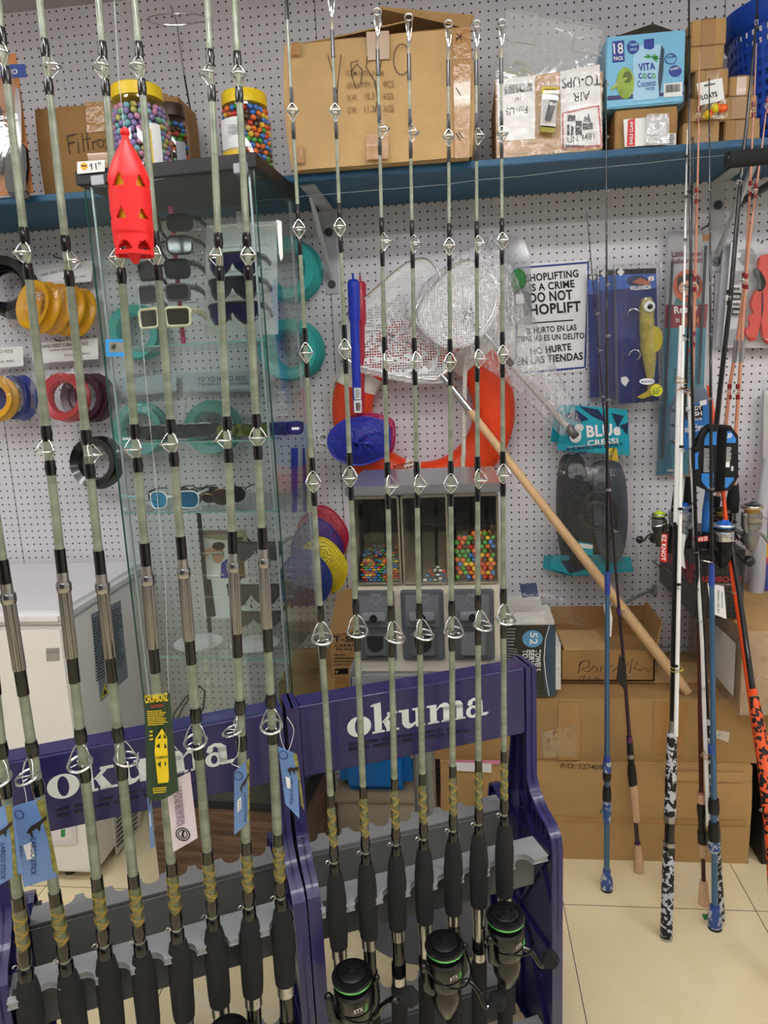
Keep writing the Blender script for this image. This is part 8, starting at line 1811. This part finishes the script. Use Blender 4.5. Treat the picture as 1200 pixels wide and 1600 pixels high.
    if tipped:
        tp = at(zt_); tg_ = MB().torus(tp + V((0, 0, .012)) - w * .003, (0, .35, 1), .0062, .0014, 20, 6).tube([tp - ax_ * .04, tp + ax_ * .006], [.0030, .0020], 10)
        for s in (-1, 1): tg_.tube([tp - ax_ * .036 - w * .002, tp + u2 * s * .006 + V((0, 0, .010)) - w * .004], .0008, 5)
        build(tg_, 'tip_guide', M_chrome, t, sharp=2); build(MB().tube([tp - ax_ * .075, tp - ax_ * .038], [.0034, .0030], 12), 'black_binding', M_glossblack, t)
    return t, at
SPEC_S = dict(grip=.622, gripb=.471, butt=.112, wrap=.758, top=2.03, r0=.0066, r1=.0020, rg=.0180, bh=.026, guides=[(1.873, .0085, .014, 'mid'), (1.708, .0095, .015, 'mid'), (1.523, .0105, .017, 'mid'), (1.317, .0125, .019, 'mid'), (1.056, .0175, .024, 'last')])
SPEC_R = dict(grip=.575, gripb=.425, butt=.112, wrap=.703, top=2.4, r0=.0086, r1=.0036, rg=.0200, bh=.022, ferr=(1.098, 1.232), guides=[(2.13, .009, .015, 'mid'), (1.932, .0105, .017, 'mid'), (1.684, .0115, .017, 'mid'), (1.413, .0135, .019, 'mid'), (.934, .0185, .026, 'last')])
OS = V((A2.x, A2.y, 0)); OR = V((A1e.x, A1e.y, 0)); nm_ = ('first', 'second', 'third', 'fourth', 'fifth', 'sixth', 'seventh', 'eighth')
ATS = []
for i, (lo, hi, zt, d) in enumerate((((523.5, 1365), (447, 0), None, (.25, -1, 0)), ((572, 1350), (517, 3), None, (.1, -1, 0)), ((619, 1337), (589, 34), None, (.8, -.7, 0)), ((662, 1328), (638, 42), None, (.6, -.8, 0)), ((708, 1315), (700, 52), None, (0, -1, 0)), ((748, 1305), (744, 52), None, (.5, -.9, 0)), ((788, 1290), (783, 50), None, (.1, -1, 0)))):
    zt = PP(*hi, OS - w2 * .115, w2).z + (.05 if i == 0 else 0)
    dz = PP(lo[0], lo[1], OS - w2 * .115, w2).z - .622
    extra = {0: ', with a big black reel on it', 3: ', carrying the middle black reel', 5: ', carrying the right-hand black reel'}.get(i, ', no reel on it')
    t, at = olive_rod('thin olive rod, %s from left in right rack%s' % (nm_[i], extra), OS, w2, lo, hi, zt, SPEC_S, dict(d=d, dz=(zt - (.05 if i == 0 else 0) - 2.026)), lastdir=(.3, -1, 0) if i not in (2, 3, 5) else (.7, -.8, 0), big=i in (0, 3, 5), group='olive rods in the right rack'); ATS.append(at)
ATR = []
for i, (lo, hi, d, ld) in enumerate((((42, 1530), (0, 1150), (.1, -1, 0), (-.1, -1, 0)), ((105, 1520), (10, 915), (.1, -1, 0), (-.6, -.9, 0)), ((165, 1496), (6, 85), (.1, -1, 0), (.1, -1, 0)), ((221, 1490), (78, 150), (1, -.2, 0), (1, -.3, 0)), ((278, 1470), (163, 110), (.0, -1, 0), (.1, -1, 0)), ((334, 1450), (220, 112), (.0, -1, 0), (.1, -1, 0)), ((390, 1435), (329, 103), (-.3, -1, 0), (-1, -.35, 0)), ((440, 1420), (372, 113), (.4, -1, 0), (.2, -1, 0)))):
    lab = 'thick olive rod with fluted chrome ferrule, %s from the left in the left rack' % nm_[i]
    hz_ = PP(*lo, OR - w1 * .115, w1).z - .571
    t, at = olive_rod(lab, OR, w1, lo, hi, 2.42, SPEC_R, dict(d=d, dz=hz_ * .8), lastdir=ld, tipped=False, group='olive rods in the left rack'); ATR.append(at)
# big black reels
ro = ANG2
for k, lab, dx in ((0, 'left-hand big black spinning reel with green trim, low in the right rack', 0), (3, 'middle big black spinning reel with green trim and silver print', 0), (5, 'right-hand big black spinning reel with green trim and round knob', 0)):
    p = ATS[k]({0: .372, 3: .380, 5: .402}[k]); reel(lab, p, ro + (.0, .15, .1)[dx] if False else ro + {0: .12, 3: .22, 5: .42}[k], 1.02, mark='RTX', hside=1, hup={0: .075, 3: -.01, 5: .0}[k], group='black reels in the racks', tiltx=0, knobr=.018)
p = ATR[5](.34); reel('black spinning reel just showing at the bottom edge, in the left rack', p, ANG1 + .1, 1.0, trim='3a3c3a', hside=1, hup=-.01, group='black reels in the racks')
# ================================================ tags, floats and lures hung on the rods
def hangtag(label, Y, corners, txts, string=None, bx_=None, back=False, emblem=None, strip=True):
    f = FP(Y); t = thing('hang_tag', label, 'tag', f.p(*corners[2]), 'tags hanging on the rods')
    card = mat('tag_back_pink', 'e2d6df', .5) if back else mat('tag_blue_sky', '6a8fc8', .4, var=.22, vscale=6)
    f.poly(corners, card, t, .0006, 'tag_card'); g = FP(Y - .0010); (a, b_, c, d_) = corners
    L_ = lambda s_, v: (a[0] + (b_[0] - a[0]) * s_ + (d_[0] - a[0]) * v, a[1] + (b_[1] - a[1]) * s_ + (d_[1] - a[1]) * v)
    if not back:
        if strip: g.poly([L_(.78, 0.02), L_(1, 0.0), L_(1, .98), L_(.86, .9), L_(.90, .5)], mat('tag_reeds', '8a8440', .6, var=.5, vscale=150), t, .0004, 'printed_reeds')
        mb = MB().torus(g.p(*L_(.25, .12)), (0, 1, 0), .007, .0008, 22, 5); build(mb, 'printed_seal', mat('tag_navy_ink', '22386e', .5), t)
        build(MB().prism([g.p(*L_(*q), .0006) for q in ((.35, .36), (.5, .30), (.75, .27), (.98, .22), (.98, .27), (.78, .31), (.72, .40), (.66, .34), (.52, .36), (.50, .46), (.44, .38))], (0, -.0003, 0)), 'printed_fisherman', mat('tag_dark_print', '2a2018', .6), t)
        down(g, 'LARGO STICK', *L_(.64, 0)[:1], L_(.6, .46)[1], L_(.6, .93)[1], abs(b_[0] - a[0]) * .16, mat('tag_navy_ink', ''), t, .01)
        g.poly([L_(.20, .50), L_(.44, .49), L_(.45, .68), L_(.22, .69)], M_white, t, .0004, 'price_sticker'); down(FP(Y - .0020), '$79.99', L_(.30, 0)[0], L_(.3, .52)[1], L_(.3, .66)[1], abs(b_[0] - a[0]) * .10, M_black, t, .01)
    else:
        g2 = FP(Y - .0012); smalltext(g2, L_(.25, .68), L_(.25, .1), L_(.60, .68), mat('tag_print_violet', '6a4a66', .6), t, 6, 4)
        build(MB().torus(g2.p(*L_(.45, .82)), (0, 1, 0), .0105, .0009, 24, 5), 'printed_seal', M_black, t); build(MB().torus(g2.p(*L_(.45, .82)), (0, 1, 0), .0070, .0007, 24, 5), 'printed_seal', M_black, t)
        g2.poly([L_(.38, .84), L_(.44, .77), L_(.52, .78), L_(.48, .83), L_(.52, .88)], M_black, t, .0003, 'printed_fisherman')
    if string: build(MB().tube(smooth([f.p(*q) for q in string], 4, False), .00045, 4), 'string', M_white, t)
    return t
hangtag('blue LARGO STICK tag with a white price sticker on the second rod at left', .905, [(13, 1262), (68, 1246), (90, 1370), (38, 1386)], None, string=[(38, 1190), (35, 1215), (40, 1240), (42, 1256)])
hangtag('blue tag cut by the left edge of the picture', .86, [(-28, 1270), (18, 1255), (36, 1362), (-18, 1392)], None)
hangtag('blue tag turned edge-on beside the rods in front of the left logo', .93, [(228, 1215), (234, 1213), (243, 1322), (236, 1327)], None, string=[(216, 1175), (214, 1198), (228, 1212), (231, 1218)])
hangtag('white-backed tag with fine print and a round seal beside the green chum tag', .925, [(260, 1224), (297, 1206), (309, 1309), (271, 1331)], None, string=[(268, 1160), (284, 1182), (288, 1200), (290, 1212)], back=True)
hangtag('narrow blue tag with price sticker on the seventh rod of the left rack', .985, [(366, 1206), (390, 1184), (386, 1286), (366, 1305)], None, string=[(374, 1148), (372, 1178), (361, 1192), (378, 1200)])
hangtag('blue tag with white sticker hanging from the last rod of the left rack', 1.02, [(434, 1166), (464, 1178), (468, 1279), (446, 1256)], None, string=[(448, 1120), (459, 1140), (452, 1170), (446, 1172), (438, 1150), (438, 1128)])
# green chum tag
t = thing('chum_tag', 'curved dark green CHUMBONZ tag with a printed yellow float, hung on the fifth left rod', 'tag', FP(.905).p(245, 1245))
def cur(Y, x, y, k=1.0):
    u_ = (x - 245) / 20; p = PY(x, y, Y); p.y += .010 * (u_ * u_ - 1) * k; return p
gr = MB().grid(lambda u, v: cur(.905, 225 + 40 * u + (12 + 4 * u) * v * (1 if True else 0) * .6 + (4 if False else 0), 1082 - 3 * math.sin(u * PI) * -1 + 160 * v), 10, 10); build(gr, 'tag_card', mat('tag_green', '1f3d2a', .4), t)
g = FP(.892); M_cy2 = mat('chum_yellow', 'f0d21c', .45)
g.line('CHUMBONZ', 227, 1099, 263, 1095, 13, M_cy2, t, .03); g.line('HARPOON', 236, 1106, 256, 1104, 4.5, mat('chum_red', 'c8231c', .5), t, .02)
smalltext(g, (232, 1134), (262, 1132), (230, 1110), M_cy2, t, 8, 3)
g.poly([(243, 1154), (253, 1138), (261, 1152), (264, 1215), (263, 1222), (247, 1224), (242, 1175)], M_cy2, t, .0006, 'printed_float'); gk = FP(.8908); Mg = mat('tag_green_dark', '16301f', .4)
for q in (((246, 1154), (251, 1147), (251, 1154)), ((256, 1146), (260, 1153), (256, 1154)), ((244, 1166), (249, 1161), (250, 1169)), ((257, 1161), (261, 1168), (257, 1169)), ((246, 1194), (251, 1189), (251, 1199)), ((257, 1189), (260, 1193), (258, 1198))): gk.poly(list(q), Mg, t, .0003, 'printed_hole')
gk.line('CHUMBONZ', 244, 1186, 262, 1184, 4, Mg, t, .02); smalltext(g, (240, 1240), (262, 1238), (239, 1230), M_cy2, t, 3, 5); smalltext(g, (234, 1158), (240, 1157), (234, 1140), M_cy2, t, 3, 6)
build(MB().tube([FP(.9).p(264, 1082), FP(.9).p(262, 1040), FP(.9).p(258, 900), FP(.9).p(228, 600), FP(.9).p(215, 440)], .0004, 4), 'string', mat('line_clear', 'b8bcb8', .3), t)
# red chum float
FY_ = .955; tp = PY(195, 207, FY_); bt = PY(211, 400, FY_); axf = (tp - bt); Lf = axf.length; axf.normalize(); rf = (PY(238, 340, FY_) - PY(176, 340, FY_)).length / 2 * .97
t = thing('chum_float', 'bright red pierced lantern-shaped chum float hanging on a line at upper left', 'float', bt)
fx, fy, fz_ = frame_axes(axf)
cdir = (EYE - (tp + bt) / 2); cdir = (cdir - axf * cdir.dot(axf)).normalized(); sdir = cdir.cross(axf).normalized()
mb = MB(); bm = mb.bm; NU, NV = 72, 84; R_ = lambda h: rf * (1.0 if h < .62 else (1 - ((h - .62) / .33) ** 1.35 * .88) if h < .95 else .12) * (.97 if h < .17 else 1)
vs = [[None] * NU for _ in range(NV + 1)]
for j in range(NV + 1):
    h = j / NV * .95
    for i in range(NU):
        a = 2 * PI * i / NU; rr = R_(h) * (1 - (.10 if h < .10 else .0) * (abs(math.sin(a * 3)) > .8)); vs[j][i] = bm.verts.new(bt + axf * (h * Lf) + (cdir * math.cos(a) + sdir * math.sin(a)) * rr)
def inhole(h, a):
    for (hc, hh, sl) in ((.60, .105, 1), (.33, .095, -1)):
        for k in range(6):
            ac = math.radians(28 + 60 * k); da = (a - ac + PI) % (2 * PI) - PI; v = (h - hc) / hh
            lo_, hi_ = (-.26 * (v + .5) * sl if False else -.24, .24)
            if abs(v) < .5:
                wd = .30 * (.5 - v) if True else 0; sh = (.10 if k % 2 else -.10)
                if abs(da - sh * v) < (wd if hc > .5 or True else 0): return True
    if h < .115:
        for k in range(6):
            ac = math.radians(60 * k + 28); da = (a - ac + PI) % (2 * PI) - PI
            if h > .03 and abs(da) < .40 * (1 - ((h - .03) / .085) ** 2): return True
    return False
for j in range(NV):
    for i in range(NU):
        h = (j + .5) / NV * .95; a = 2 * PI * (i + .5) / NU
        if not inhole(h, a): bm.faces.new((vs[j][i], vs[j][(i + 1) % NU], vs[j + 1][(i + 1) % NU], vs[j + 1][i]))
bmesh.ops.delete(bm, geom=[v for v in bm.verts if not v.link_faces], context='VERTS')
M_fl = mat('float_red', 'ee1c20', .45, sss=.05); mb.solid(.0022); build(mb, 'shell', M_fl, t)
build(MB().tube([bt + axf * Lf * q for q in (.16, .2, .66, .72)], [rf * .6, rf * .78, rf * .78, rf * .5], 24), 'inner_tube', mat('float_yellow', 'f5c81a', .45), t)
build(MB().sph(tp, .0062).tube([tp, tp - axf * .02], [.004, .006], 10), 'top_knob', M_fl, t); build(MB().tube([bt + axf * .012, bt - axf * .004, bt - axf * .010], [.012, .007, .003], 12), 'bottom_knob', M_fl, t)
build(MB().tube([tp, PY(186, 130, FY_), PY(176, -40, FY_)], .0005, 4), 'string', mat('line_clear', ''), t)
